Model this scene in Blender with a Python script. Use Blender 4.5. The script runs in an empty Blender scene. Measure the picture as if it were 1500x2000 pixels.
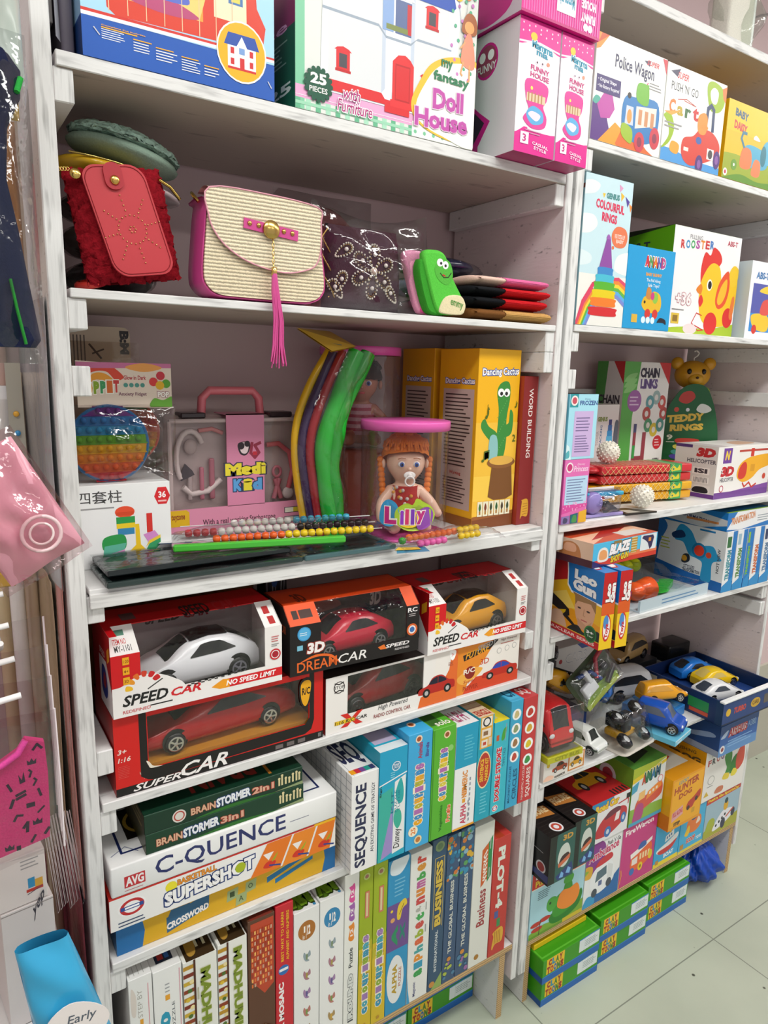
import bpy, bmesh, math, random
from mathutils import Vector, Matrix
random.seed(7)
SC = bpy.context.scene
COL = SC.collection
PI = math.pi

# ---------------------------------------------------------------- camera
cam_d = bpy.data.cameras.new('camera')
cam = bpy.data.objects.new('camera', cam_d)
COL.objects.link(cam)
cam_d.sensor_fit = 'HORIZONTAL'
cam_d.sensor_width = 36.0
cam_d.lens = 1364.15 / 1500 * 36.0
cam_d.clip_start = 0.02
CAM_F = Vector((0.53953, 0.81821, -0.19858))
CAM_R = Vector((0.83724, -0.54631, 0.02375))
CAM_U = Vector((0.08905, 0.17907, 0.97980))
cam.matrix_world = Matrix((
    (CAM_R.x, CAM_U.x, -CAM_F.x, -0.1693),
    (CAM_R.y, CAM_U.y, -CAM_F.y, -1.0140),
    (CAM_R.z, CAM_U.z, -CAM_F.z, 1.5369),
    (0, 0, 0, 1)))
SC.camera = cam

# ---------------------------------------------------------------- world, lamps, exposure
world = bpy.data.worlds.new('shop_ambient')
SC.world = world
world.use_nodes = True
world.node_tree.nodes['Background'].inputs[0].default_value = (1.0, 0.975, 0.97, 1)
world.node_tree.nodes['Background'].inputs[1].default_value = 0.62
SC.view_settings.view_transform = 'Standard'
SC.view_settings.look = 'None'
SC.view_settings.gamma = 1.0
SC.view_settings.use_curve_mapping = False
SC.view_settings.exposure = -0.06
SC.cycles.use_denoising = True
SC.cycles.max_bounces = 10
SC.cycles.transparent_max_bounces = 24
CEIL = 2.8
PANELS = [(-0.55, -0.98, 14), (0.85, -0.98, 14), (2.25, -0.98, 15), (3.5, -0.7, 14), (0.2, -2.7, 9), (1.8, -2.7, 9)]  # fourth entry is an added lamp, brightening the floor past the second unit
for i, (lx, ly, lp) in enumerate(PANELS):
    ld = bpy.data.lights.new('panel_lamp', 'AREA')
    ld.shape = 'RECTANGLE'; ld.size = 1.1; ld.size_y = 0.24; ld.energy = lp; ld.color = (0.985, 1.0, 0.985)
    lo = bpy.data.objects.new('panel_lamp', ld); COL.objects.link(lo)
    lo.location = (lx, ly, CEIL - 0.035)

# ---------------------------------------------------------------- materials
def lin(h):
    if len(h) == 3: h = ''.join(c * 2 for c in h)
    v = [int(h[i:i + 2], 16) / 255 for i in (0, 2, 4)]
    return tuple(c / 12.92 if c <= .04045 else ((c + .055) / 1.055) ** 2.4 for c in v) + (1,)
_M = {}
def mat(spec):
    """'d22' printed card, 'p:' smooth plastic, 'f:' cloth, 'm:' metal, 'g:' clear film, 'w:' brushed white paint, 'u:' fluffy pile, 'y:' plywood edge"""
    if spec in _M: return _M[spec]
    k, h = spec.split(':') if ':' in spec else ('c', spec)
    m = bpy.data.materials.new({'c': 'print', 'p': 'plastic', 'f': 'cloth', 'm': 'metal', 'g': 'film', 'w': 'paint', 'x': 'worn_edge', 'v': 'worn_post', 'u': 'pile', 'y': 'ply', 's': 'straw', 'l': 'floor_tile', 'a': 'wall_paint', 'e': 'lamp', 't': 'tint'}[k] + '_' + h)
    _M[spec] = m
    m.use_nodes = True
    nt = m.node_tree; N = nt.nodes; LK = nt.links
    b = N['Principled BSDF']; out = N['Material Output']
    c = lin(h)
    b.inputs['Base Color'].default_value = c
    def noise(scale, detail=2, vec=None, sc=None):
        n = N.new('ShaderNodeTexNoise'); n.inputs['Scale'].default_value = scale; n.inputs['Detail'].default_value = detail
        tc = N.new('ShaderNodeTexCoord')
        if sc:
            mp = N.new('ShaderNodeMapping'); mp.inputs['Scale'].default_value = sc
            LK.new(tc.outputs['Object'], mp.inputs[0]); LK.new(mp.outputs[0], n.inputs['Vector'])
        else: LK.new(tc.outputs['Object'], n.inputs['Vector'])
        return n
    def bump(src, s, d=.002):
        bp = N.new('ShaderNodeBump'); bp.inputs['Strength'].default_value = s; bp.inputs['Distance'].default_value = d
        LK.new(src, bp.inputs['Height']); LK.new(bp.outputs[0], b.inputs['Normal'])
    def mix(fac, a_, b_):
        r = N.new('ShaderNodeValToRGB'); r.color_ramp.elements[0].color = a_; r.color_ramp.elements[1].color = b_
        LK.new(fac, r.inputs[0]); LK.new(r.outputs[0], b.inputs['Base Color']); return r
    dk = lambda f: tuple(x * f for x in c[:3]) + (1,)
    if k == 'c':
        b.inputs['Roughness'].default_value = .36
        b.inputs['Specular IOR Level'].default_value = .4
        n = noise(24, 1); bump(n.outputs['Fac'], .06, .004)
    elif k == 'p':
        b.inputs['Roughness'].default_value = .22
    elif k == 't':
        b.inputs['Roughness'].default_value = .12; b.inputs['Transmission Weight'].default_value = .55; b.inputs['IOR'].default_value = 1.15
    elif k == 'f':
        b.inputs['Roughness'].default_value = .9; b.inputs['Specular IOR Level'].default_value = .15
        n = noise(450, 2); bump(n.outputs['Fac'], .5, .001)
        mix(n.outputs['Fac'], dk(.75), dk(1.1))
    elif k == 'u':
        b.inputs['Roughness'].default_value = .95; b.inputs['Specular IOR Level'].default_value = .1
        n = noise(160, 4); bump(n.outputs['Fac'], 1, .004)
        mix(n.outputs['Fac'], dk(.45), dk(1.25))
    elif k == 's':
        w = N.new('ShaderNodeTexWave'); w.wave_type = 'BANDS'; w.bands_direction = 'Z'
        w.inputs['Scale'].default_value = 62; w.inputs['Distortion'].default_value = 1.2; w.inputs['Detail'].default_value = 2; w.inputs['Detail Scale'].default_value = 6
        tc = N.new('ShaderNodeTexCoord'); LK.new(tc.outputs['Object'], w.inputs['Vector'])
        n = noise(90, 3, sc=(3, 3, 1))
        mm = N.new('ShaderNodeMath'); mm.operation = 'MULTIPLY'; LK.new(w.outputs['Fac'], mm.inputs[0]); LK.new(n.outputs['Fac'], mm.inputs[1])
        r = mix(mm.outputs[0], dk(.5), dk(1.08)); r.color_ramp.elements[0].position = .04; r.color_ramp.elements[1].position = .3
        bump(mm.outputs[0], .8, .002); b.inputs['Roughness'].default_value = .7
    elif k == 'm':
        b.inputs['Metallic'].default_value = 1; b.inputs['Roughness'].default_value = .22
    elif k in 'wxv':
        b.inputs['Roughness'].default_value = .55
        n = noise(9, 4, sc=(1, 1, 1)); sv = (lambda q: q[::-1]) if k == 'v' else (lambda q: q); n2 = noise(30, 3, sc=sv((.35, 1, 6))); n3 = noise(70, 2, sc=sv((.2, 1, 1.4)))
        r = N.new('ShaderNodeValToRGB'); r.color_ramp.elements[0].position = .63 if k == 'w' else .535; r.color_ramp.elements[1].position = .75 if k == 'w' else .72
        r.color_ramp.elements[0].color = c; r.color_ramp.elements[1].color = dk(.42)
        mm = N.new('ShaderNodeMath'); mm.operation = 'ADD'; mm.use_clamp = True
        m2 = N.new('ShaderNodeMath'); m2.operation = 'MULTIPLY'; m2.inputs[1].default_value = .42
        m3 = N.new('ShaderNodeMath'); m3.operation = 'MULTIPLY'; m3.inputs[1].default_value = .62
        LK.new(n2.outputs['Fac'], m2.inputs[0]); LK.new(n3.outputs['Fac'], m3.inputs[0])
        LK.new(m2.outputs[0], mm.inputs[0]); LK.new(m3.outputs[0], mm.inputs[1]); LK.new(mm.outputs[0], r.inputs[0])
        LK.new(r.outputs[0], b.inputs['Base Color'])
        bump(n2.outputs['Fac'], .25, .002)
    elif k == 'y':
        b.inputs['Roughness'].default_value = .6
        w = N.new('ShaderNodeTexWave'); w.bands_direction = 'Z'; w.inputs['Scale'].default_value = 55; w.inputs['Distortion'].default_value = 2
        tc = N.new('ShaderNodeTexCoord'); LK.new(tc.outputs['Object'], w.inputs['Vector'])
        mix(w.outputs['Fac'], dk(.5), dk(1.1))
    elif k == 'l':
        b.inputs['Roughness'].default_value = .28; b.inputs['Specular IOR Level'].default_value = .35
        br = N.new('ShaderNodeTexBrick'); br.offset = 0; br.squash = 1
        br.inputs['Scale'].default_value = 1; br.inputs['Mortar Size'].default_value = .0016; br.inputs['Brick Width'].default_value = .6; br.inputs['Row Height'].default_value = .6
        br.inputs['Color1'].default_value = c; br.inputs['Color2'].default_value = dk(.97); br.inputs['Mortar'].default_value = dk(.45)
        tc = N.new('ShaderNodeTexCoord'); mp = N.new('ShaderNodeMapping'); mp.inputs['Location'].default_value = (.25, .133, 0)
        LK.new(tc.outputs['Object'], mp.inputs[0]); LK.new(mp.outputs[0], br.inputs['Vector'])
        v = N.new('ShaderNodeTexVoronoi'); v.inputs['Scale'].default_value = 13; LK.new(tc.outputs['Object'], v.inputs['Vector'])
        r = N.new('ShaderNodeValToRGB'); r.color_ramp.elements[0].color = (.12, .12, .1, 1); r.color_ramp.elements[1].color = (1, 1, 1, 1)
        r.color_ramp.elements[0].position = .04; r.color_ramp.elements[1].position = .07
        LK.new(v.outputs['Distance'], r.inputs[0])
        mx = N.new('ShaderNodeMix'); mx.data_type = 'RGBA'; mx.blend_type = 'MULTIPLY'; mx.inputs[0].default_value = 1
        LK.new(br.outputs['Color'], mx.inputs[6]); LK.new(r.outputs[0], mx.inputs[7])
        n = noise(3, 4); r2 = N.new('ShaderNodeValToRGB'); r2.color_ramp.elements[0].color = (.86, .86, .86, 1); r2.color_ramp.elements[0].position = .3; r2.color_ramp.elements[1].position = .7
        LK.new(n.outputs['Fac'], r2.inputs[0])
        my = N.new('ShaderNodeMix'); my.data_type = 'RGBA'; my.blend_type = 'MULTIPLY'; my.inputs[0].default_value = 1
        LK.new(mx.outputs[2], my.inputs[6]); LK.new(r2.outputs[0], my.inputs[7])
        LK.new(my.outputs[2], b.inputs['Base Color'])
    elif k == 'a':
        b.inputs['Roughness'].default_value = .7
        n = noise(4, 3); mix(n.outputs['Fac'], dk(.94), dk(1.04))
    elif k == 'e':
        b.inputs['Emission Color'].default_value = c; b.inputs['Emission Strength'].default_value = 6
    elif k == 'g':
        # thin clear film: mostly see-through, mirror-like towards grazing and on its wrinkles
        N.remove(b)
        tr = N.new('ShaderNodeBsdfTransparent'); tr.inputs[0].default_value = c
        gl = N.new('ShaderNodeBsdfGlossy'); gl.inputs['Roughness'].default_value = .09
        lw = N.new('ShaderNodeLayerWeight'); lw.inputs['Blend'].default_value = .3
        n = noise(34, 3); bp = N.new('ShaderNodeBump'); bp.inputs['Strength'].default_value = .55; bp.inputs['Distance'].default_value = .006
        LK.new(n.outputs['Fac'], bp.inputs['Height']); LK.new(bp.outputs[0], gl.inputs['Normal']); LK.new(bp.outputs[0], lw.inputs['Normal'])
        ma = N.new('ShaderNodeMath'); ma.operation = 'MULTIPLY_ADD'; ma.inputs[1].default_value = .4; ma.inputs[2].default_value = .03; ma.use_clamp = True
        LK.new(lw.outputs['Facing'], ma.inputs[0])
        mx = N.new('ShaderNodeMixShader'); LK.new(ma.outputs[0], mx.inputs[0]); LK.new(tr.outputs[0], mx.inputs[1]); LK.new(gl.outputs[0], mx.inputs[2])
        LK.new(mx.outputs[0], out.inputs[0])
    return m

# ---------------------------------------------------------------- 2D print
def R(u0, v0, u1, v1, c): return ('p', [(u0, v0), (u1, v0), (u1, v1), (u0, v1)], c)
def P(pts, c): return ('p', pts, c)
def C(pts, c): return ('c', pts, c)
def E(u, v, ru, rv, c): return ('p', [(u + ru * math.cos(i * PI / 12), v + rv * math.sin(i * PI / 12)) for i in range(24)], c)
def O(u, v, r, c): return ('o', (u, v), r, c)                    # true circle, r = share of the shorter side
def L(pts, w, c): return ('l', pts, w, c)                         # line, w = share of the shorter side
def T(s, u0, v0, u1, v1, c, rot=0, b=.012, sh=0, ol=None, ow=.05): return ('t', s, (u0, v0, u1, v1), c, rot, b, sh, ol, ow)
def G(u0, v0, u1, v1, n, c, h=.35):
    """n lines of small illegible body text"""
    rr = random.Random(int(u0 * 1000 + v0 * 77 + n))
    d = (v1 - v0) / n
    return [R(u0, v1 - (i + 1) * d + d * .3, u0 + (u1 - u0) * rr.uniform(.7, 1), v1 - (i + 1) * d + d * (.3 + h), c) for i in range(n)]
def S(items, u0, v0, u1, v1):
    """items redrawn inside a smaller rectangle"""
    f = lambda q: (u0 + q[0] * (u1 - u0), v0 + q[1] * (v1 - v0))
    o = []
    for t in items:
        if isinstance(t, list): o += S(t, u0, v0, u1, v1); continue
        if t[0] in 'pc': o.append((t[0], [f(q) for q in t[1]], t[2]))
        elif t[0] == 'o': o.append(('o', f(t[1]), t[2] * min(u1 - u0, v1 - v0), t[3]))
        elif t[0] == 'l': o.append(('l', [f(q) for q in t[1]], t[2] * min(u1 - u0, v1 - v0), t[3]))
        else:
            a = f(t[2][:2]); z = f(t[2][2:]); o.append(t[:2] + ((*a, *z),) + t[3:])
    return o
def flat(items):
    for t in items:
        if isinstance(t, list): yield from flat(t)
        else: yield t
def crom(pts, n=5):
    o = []; k = len(pts)
    for i in range(k):
        a, b_, c_, d = (Vector((*pts[(i + j) % k], 0)[:3]) for j in (-1, 0, 1, 2))
        for s in range(n):
            t = s / n
            q = .5 * ((2 * b_) + (c_ - a) * t + (2 * a - 5 * b_ + 4 * c_ - d) * t * t + (3 * b_ - a - 3 * c_ + d) * t ** 3)
            o.append((q.x, q.y))
    return o
_TX = {}
def textgeo(s, bold, sh):
    k = (s, bold, sh)
    if k not in _TX:
        c = bpy.data.curves.new('lettering', 'FONT'); c.body = s; c.offset = bold; c.shear = sh; c.resolution_u = 2; c.fill_mode = 'FRONT'
        o = bpy.data.objects.new('lettering', c); m = o.to_mesh()
        _TX[k] = ([(v.co.x, v.co.y) for v in m.vertices], [tuple(p.vertices) for p in m.polygons])
        o.to_mesh_clear(); bpy.data.objects.remove(o); bpy.data.curves.remove(c)
    return _TX[k]

def clip(q, w, h):
    for ax, lim, sg in ((0, 0, 1), (0, w, -1), (1, 0, 1), (1, h, -1)):
        o = []
        for i in range(len(q)):
            a, b = q[i - 1], q[i]; da, db = (a[ax] - lim) * sg, (b[ax] - lim) * sg
            if (da < 0) != (db < 0):
                t = da / (da - db); o.append((a[0] + (b[0] - a[0]) * t, a[1] + (b[1] - a[1]) * t))
            if db >= 0: o.append(b)
        q = o
        if len(q) < 3: return []
    return q

class MB:
    def __init__(s): s.v = []; s.f = []; s.m = []; s.sm = []; s.mats = []; s.mx = None
    def mi(s, spec):
        if spec not in s.mats: s.mats.append(spec)
        return s.mats.index(spec)
    def add(s, vs, fs, spec, smooth=False):
        o = len(s.v)
        for q in vs:
            q = Vector(q)
            s.v.append(tuple(s.mx @ q) if s.mx else tuple(q))
        for i, f in enumerate(fs):
            s.f.append(tuple(o + j for j in f)); s.m.append(s.mi(spec[i] if isinstance(spec, (list, tuple)) else spec)); s.sm.append(smooth)
        return s
    def box(s, x0, y0, z0, x1, y1, z1, spec, bev=0, faces=None):
        """faces: dict of F B L R T D -> spec"""
        vs = [(x0, y0, z0), (x1, y0, z0), (x1, y1, z0), (x0, y1, z0), (x0, y0, z1), (x1, y0, z1), (x1, y1, z1), (x0, y1, z1)]
        fs = [(0, 1, 5, 4), (2, 3, 7, 6), (3, 0, 4, 7), (1, 2, 6, 5), (4, 5, 6, 7), (3, 2, 1, 0)]
        sp = [(faces or {}).get(k, spec) for k in 'FBLRTD']
        if not bev: return s.add(vs, fs, sp)
        bm = bmesh.new(); bv = [bm.verts.new(q) for q in vs]
        for i, f in enumerate(fs): bm.faces.new([bv[j] for j in f]).material_index = i
        bmesh.ops.bevel(bm, geom=bm.edges[:], offset=bev, segments=1 if bev < .003 else 3, profile=.5, affect='EDGES')
        bm.verts.index_update()
        s.add([v.co[:] for v in bm.verts], [[v.index for v in f.verts] for f in bm.faces], [sp[f.material_index] for f in bm.faces], bev >= .003)
        bm.free(); return s
    def grid(s, fn, nu, nv, spec, smooth=True, cu=False, cv=False):
        """surface fn(i/nu, j/nv); cu / cv close it round"""
        vs = [fn(i / nu, j / nv) for i in range(nu + (not cu)) for j in range(nv + (not cv))]
        w = nv + (not cv); h = nu + (not cu)
        fs = [(i * w + j, ((i + 1) % h) * w + j, ((i + 1) % h) * w + (j + 1) % w, i * w + (j + 1) % w) for i in range(nu) for j in range(nv)]
        return s.add(vs, fs, spec, smooth)
    def ell(s, c, r, spec, nu=18, nv=10, rot=None):
        if not isinstance(r, (tuple, list)): r = (r, r, r)
        def fn(a, b):
            q = Vector((r[0] * math.cos(2 * PI * a) * math.sin(PI * b), r[1] * math.sin(2 * PI * a) * math.sin(PI * b), -r[2] * math.cos(PI * b)))
            if rot: q = rot @ q
            return Vector(c) + q
        return s.grid(fn, nu, nv, spec, True, cu=True)
    def lathe(s, prof, spec, c=(0, 0, 0), n=28, axis='z', smooth=True):
        def fn(a, b):
            i = min(round(b * (len(prof) - 1)), len(prof) - 1); r, z = prof[i]
            x, y = r * math.cos(2 * PI * a), r * math.sin(2 * PI * a)
            return Vector(c) + Vector({'z': (x, y, z), 'y': (x, z, y), 'x': (z, x, y)}[axis])
        return s.grid(fn, n, len(prof) - 1, spec, smooth, cu=True)
    def tube(s, pts, r, spec, n=8, closed=False, flat=1.0):
        pts = [Vector(q) for q in pts]; k = len(pts)
        rings = []; up = None
        for i, q in enumerate(pts):
            a = pts[(i - 1) % k] if closed or i else q; b_ = pts[(i + 1) % k] if closed or i < k - 1 else q
            d = (b_ - a).normalized() if (b_ - a).length > 1e-9 else Vector((0, 0, 1))
            if up is None: up = Vector((0, 0, 1)) if abs(d.z) < .9 else Vector((1, 0, 0))
            x = d.cross(up).normalized(); up = x.cross(d).normalized()
            rr = r[i] if isinstance(r, (list, tuple)) else r
            rings.append([q + (x * math.cos(2 * PI * j / n) + up * flat * math.sin(2 * PI * j / n)) * rr for j in range(n)])
        vs = [q for g in rings for q in g]
        fs = [(i * n + j, i * n + (j + 1) % n, ((i + 1) % k) * n + (j + 1) % n, ((i + 1) % k) * n + j) for i in range(k if closed else k - 1) for j in range(n)]
        s.add(vs, fs, spec, True)
        if not closed: s.add(rings[0], [tuple(range(n))[::-1]], spec); s.add(rings[-1], [tuple(range(n))], spec)
        return s
    def prism(s, poly, a, b_, spec, axis='x', side=None, smooth=False):
        """closed 2D outline extruded along an axis; poly in the other two coordinates"""
        f = {'x': lambda p, t: (t, p[0], p[1]), 'y': lambda p, t: (p[0], t, p[1]), 'z': lambda p, t: (p[0], p[1], t)}[axis]
        k = len(poly)
        vs = [f(p, a) for p in poly] + [f(p, b_) for p in poly]
        s.add(vs, [tuple(range(k)), tuple(range(2 * k - 1, k - 1, -1))], spec)
        s.add(vs, [(i, (i + 1) % k, k + (i + 1) % k, k + i) for i in range(k)], side or spec, smooth)
        return s
    def art(s, fr, items, lift=.0001):
        O_, U, V = (Vector(q) for q in fr); w, h = U.length, V.length; U = U / w; V = V / h; Nn = U.cross(V)
        k = 0; mn = min(w, h)
        put = lambda ps, z: [O_ + U * a + V * b_ + Nn * z for a, b_ in ps]
        for t in flat(items):
            k += 1; z = lift + k * .000018
            if t[0] in 'pc':
                q = [(a * w, b_ * h) for a, b_ in t[1]]
                if t[0] == 'c': q = crom(q)
                if any(a < 0 or a > w or b < 0 or b > h for a, b in q): q = clip(q, w, h)
                if not q: continue
                ar = sum(q[i - 1][0] * q[i][1] - q[i][0] * q[i - 1][1] for i in range(len(q)))
                if ar < 0: q = q[::-1]
                s.add(put(q, z), [tuple(range(len(q)))], t[2])
            elif t[0] == 'o':
                a, b_ = t[1]; r = t[2] * mn
                q = clip([(a * w + r * math.cos(i * PI / 12), b_ * h + r * math.sin(i * PI / 12)) for i in range(24)], w, h)
                if q: s.add(put(q, z), [tuple(range(len(q)))], t[3])
            elif t[0] == 'l':
                q = [Vector((a * w, b_ * h)) for a, b_ in t[1]]; hw = t[2] * mn / 2
                for i in range(len(q) - 1):
                    d = (q[i + 1] - q[i]);
                    if d.length < 1e-9: continue
                    d.normalize(); n_ = Vector((-d.y, d.x)) * hw; e = d * hw * .6
                    g = clip([tuple(x) for x in (q[i] - n_ - e, q[i + 1] - n_ + e, q[i + 1] + n_ + e, q[i] + n_ - e)], w, h)
                    if g: s.add(put(g, z + i * 2e-7), [tuple(range(len(g)))], t[3])
            else:
                _, txt, (u0, v0, u1, v1), c_, rot, b_, sh, ol, ow = t
                base, _f = textgeo(txt, b_, sh)
                bx = [min(q[0] for q in base), max(q[0] for q in base)]; by = [min(q[1] for q in base), max(q[1] for q in base)]
                W, H = (u1 - u0) * w, (v1 - v0) * h
                def place(q):
                    a = (q[0] - bx[0]) / (bx[1] - bx[0]); e = (q[1] - by[0]) / (by[1] - by[0])
                    if rot == 90: a, e = 1 - e, a
                    elif rot == -90: a, e = e, 1 - a
                    elif rot == 180: a, e = 1 - a, 1 - e
                    elif rot: # slanted baseline
                        return (u0 * w + a * W, v0 * h + e * H + a * W * math.tan(math.radians(rot)))
                    return (u0 * w + a * W, v0 * h + e * H)
                if ol:
                    g, f_ = textgeo(txt, b_ + ow, sh); s.add(put([place(q) for q in g], z), f_, ol); k += 1; z += .000018
                g, f_ = textgeo(txt, b_, sh); s.add(put([place(q) for q in g], z), f_, c_)
        return s
    def mesh(s, name):
        me = bpy.data.meshes.new(name)
        me.from_pydata(s.v, [], s.f)
        for spec in s.mats: me.materials.append(mat(spec))
        me.polygons.foreach_set('material_index', s.m); me.polygons.foreach_set('use_smooth', s.sm)
        me.update(); return me
    def build(s, name, parent=None, label=None, cat=None, group=None, loc=None, rot=None, kind=None):
        o = bpy.data.objects.new(name, s.mesh(name)); COL.objects.link(o)
        if parent: o.parent = parent
        return tag(o, label, cat, group, kind, loc, rot)
def tag(o, label=None, cat=None, group=None, kind=None, loc=None, rot=None):
    if label: o['label'] = label
    if cat: o['category'] = cat
    if group: o['group'] = group
    if kind: o['kind'] = kind
    if loc: o.location = loc
    if rot is not None: o.rotation_euler = rot if isinstance(rot, (tuple, list, Vector)) else (0, 0, math.radians(rot))
    return o
def empty(name, label, cat, loc, rot=0, group=None):
    o = bpy.data.objects.new(name, None); COL.objects.link(o); o.empty_display_size = .02
    return tag(o, label, cat, group, None, loc, rot)
def copy_tree(o, label=None, loc=None, rot=None, parent=None):
    c = o.copy(); COL.objects.link(c)
    if parent: c.parent = parent
    for ch in list(o.children): copy_tree(ch, parent=c)
    return tag(c, label, None, None, None, loc, rot)
def frames(w, d, h):
    return {'F': ((0, 0, 0), (w, 0, 0), (0, 0, h)), 'L': ((0, d, 0), (0, -d, 0), (0, 0, h)), 'R': ((w, 0, 0), (0, d, 0), (0, 0, h)),
            'T': ((0, 0, h), (w, 0, 0), (0, d, 0)), 'D': ((0, d, 0), (w, 0, 0), (0, -d, 0))}
def carton(name, label, cat, xyz, wdh, base, art=None, faces=None, rot=0, tilt=0, group=None, bev=.0007):
    """printed cardboard box, origin at its front bottom corner; tilt leans it back in degrees"""
    w, d, h = wdh
    m = MB(); m.box(0, 0, 0, w, d, h, base, bev, faces)
    fr = frames(w, d, h)
    for k, it in (art or {}).items(): m.art(fr[k], it)
    return m.build(name, None, label, cat, group, (xyz[0], xyz[1], xyz[2] + .0004), (0, 0, math.radians(rot)))
# ================================================================ room
S1, S2, S3, S4, S5, S6 = 1.9115, 1.6325, 1.223, .8857, .6018, .2
T0, T1, T2, T3, T4, T5, TT = 1.985, 1.638, 1.2216, .9655, .6043, .18, 2.266
WALLY = .352
m = MB().box(-1.6, -3.6, -.06, 4.2, WALLY, 0, 'l:b9c2b0'); m.build('floor', kind='structure')
m = MB().box(-1.6, WALLY, 0, 4.2, WALLY + .08, CEIL, 'a:d6bfc0'); m.build('wall_back', kind='structure')
m = MB().box(4.2, -3.6, 0, 4.28, WALLY + .08, CEIL, 'a:d8cdd0'); m.build('wall_right', kind='structure')
m = MB().box(-1.68, -3.6, 0, -1.6, WALLY + .08, CEIL, 'a:d8cdd0'); m.build('wall_left', kind='structure')
m = MB()
m.box(-1.6, -3.6, CEIL, 4.2, WALLY + .08, CEIL + .06, 'a:dcd2d4')
m.build('ceiling', kind='structure')
m = MB()
for k in range(10): m.box(-1.2 + .61 * k - .002, -3.6, CEIL - .0015, -1.2 + .61 * k + .002, WALLY, CEIL - .0002, 'a:9a8c90')
for k in range(6): m.box(-1.6, .32 - .61 * k - .002, CEIL - .0014, 4.2, .32 - .61 * k + .002, CEIL - .0001, 'a:9a8c90')
m.build('trim_1', kind='structure')
m = MB().tube([(1.87, WALLY - .001, 2.527), (2.04, WALLY - .001, 2.607), (2.6, WALLY - .001, 2.8)], .003, 'a:9a8c90', 6); m.build('trim_2', kind='structure')
m = MB().box(1.9, WALLY - .012, 0, 4.2, WALLY, .41, 'a:b9b6a8'); m.build('baseboard_back', kind='structure')
for i, (lx, ly, lp) in enumerate(PANELS):
    t = empty('ceiling_light', 'long white ceiling panel lamp over the shop aisle', 'ceiling light', (lx, ly, CEIL - .001), 0, 'ceiling panels over the aisle')  # the fourth fitting is added too, housing the extra floor-brightening lamp
    m = MB()
    for a, b, c_, d in ((-.6, -.15, .6, -.125), (-.6, .125, .6, .15), (-.6, -.125, -.56, .125), (.56, -.125, .6, .125)): m.box(a, b, -.03, c_, d, 0, 'p:eeeeee')
    m.build('frame', t)
    MB().box(-.56, -.125, -.014, .56, .125, -.004, 'e:fff6ea').build('diffuser', t)

# ================================================================ shelving
WP = 'w:dedfde'
def shelf_part(t, x0, x1, z, th=.018, spec=WP, edge=None, y0=0, strip=0):
    m = MB().box(x0, y0, z - th, x1, .338, z, spec, .0012, {'F': edge or 'x:dedfde', 'D': 'w:b3a69c'}); m.build('shelf_board', t)  # underside gets a darker brown-grey: shade below the board put into its colour
    if strip:
        MB().box(x0, -.004, z - th - strip, x1, .014, z - .006, 'x:dedfde', .001).build('front_strip', t)
def cleat(t, x, z, sgn, w=.024, h=.04):
    a, b = (x, x + w) if sgn > 0 else (x - w, x)
    MB().box(a, .004, z - h, b, .33, z, WP, .0015, {'F': 'v:dedfde'}).build('cleat', t)
def rack(name, label, xl, xr, pl, pr, boards, mids, zleg, top):
    t = empty(name, label, 'shelving unit', (0, 0, 0), 0, 'white timber shelving units')
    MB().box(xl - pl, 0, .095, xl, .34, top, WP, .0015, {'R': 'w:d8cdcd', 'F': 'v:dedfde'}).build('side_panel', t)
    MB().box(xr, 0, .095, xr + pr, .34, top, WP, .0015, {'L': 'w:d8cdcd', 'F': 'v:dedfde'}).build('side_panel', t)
    for z, th, nat, strip in boards:
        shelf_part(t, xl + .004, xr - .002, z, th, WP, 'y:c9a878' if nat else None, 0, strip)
        if not nat:
            cleat(t, xl, z - th, 1)
            if z != S4: cleat(t, xr, z - th, -1)
    for zl, zr in mids: cleat(t, xl, zl, 1); cleat(t, xr, zr, -1)
    # the plinth: a leg board at each end under the bottom shelf, natural plywood on its front edge
    zb = boards[-1][0] - boards[-1][1]
    MB().box(xl + .002, .004, 0, xl + .018, .33, zb, WP, .001, {'F': 'y:c9a878'}).build('leg_board', t)
    MB().box(xr - .018 - zleg, .004, 0, xr - zleg, .33, zb, WP, .001, {'F': 'y:c9a878'}).build('leg_board', t)
    # wall batten at the back
    for z in ([1.5] if xl > .5 else ()): MB().box(xl, .325, z - .04, xr, .345, z, WP, .001).build('batten', t)
    return t
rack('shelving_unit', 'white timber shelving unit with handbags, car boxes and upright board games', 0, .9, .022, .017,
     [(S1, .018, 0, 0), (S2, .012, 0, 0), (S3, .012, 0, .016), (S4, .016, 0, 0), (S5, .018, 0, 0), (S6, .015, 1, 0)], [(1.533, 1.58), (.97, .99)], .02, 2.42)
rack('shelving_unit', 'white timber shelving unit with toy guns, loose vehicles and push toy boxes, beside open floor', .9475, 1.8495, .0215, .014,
     [(TT, .02, 0, 0), (T0, .016, 0, 0), (T1, .014, 0, 0), (T2, .018, 0, 0), (T3, .014, 0, 0), (T4, .012, 0, 0), (T5, .014, 1, 0)], [(1.548, 1.5), (.9, .9)], .004, 2.28)
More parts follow.
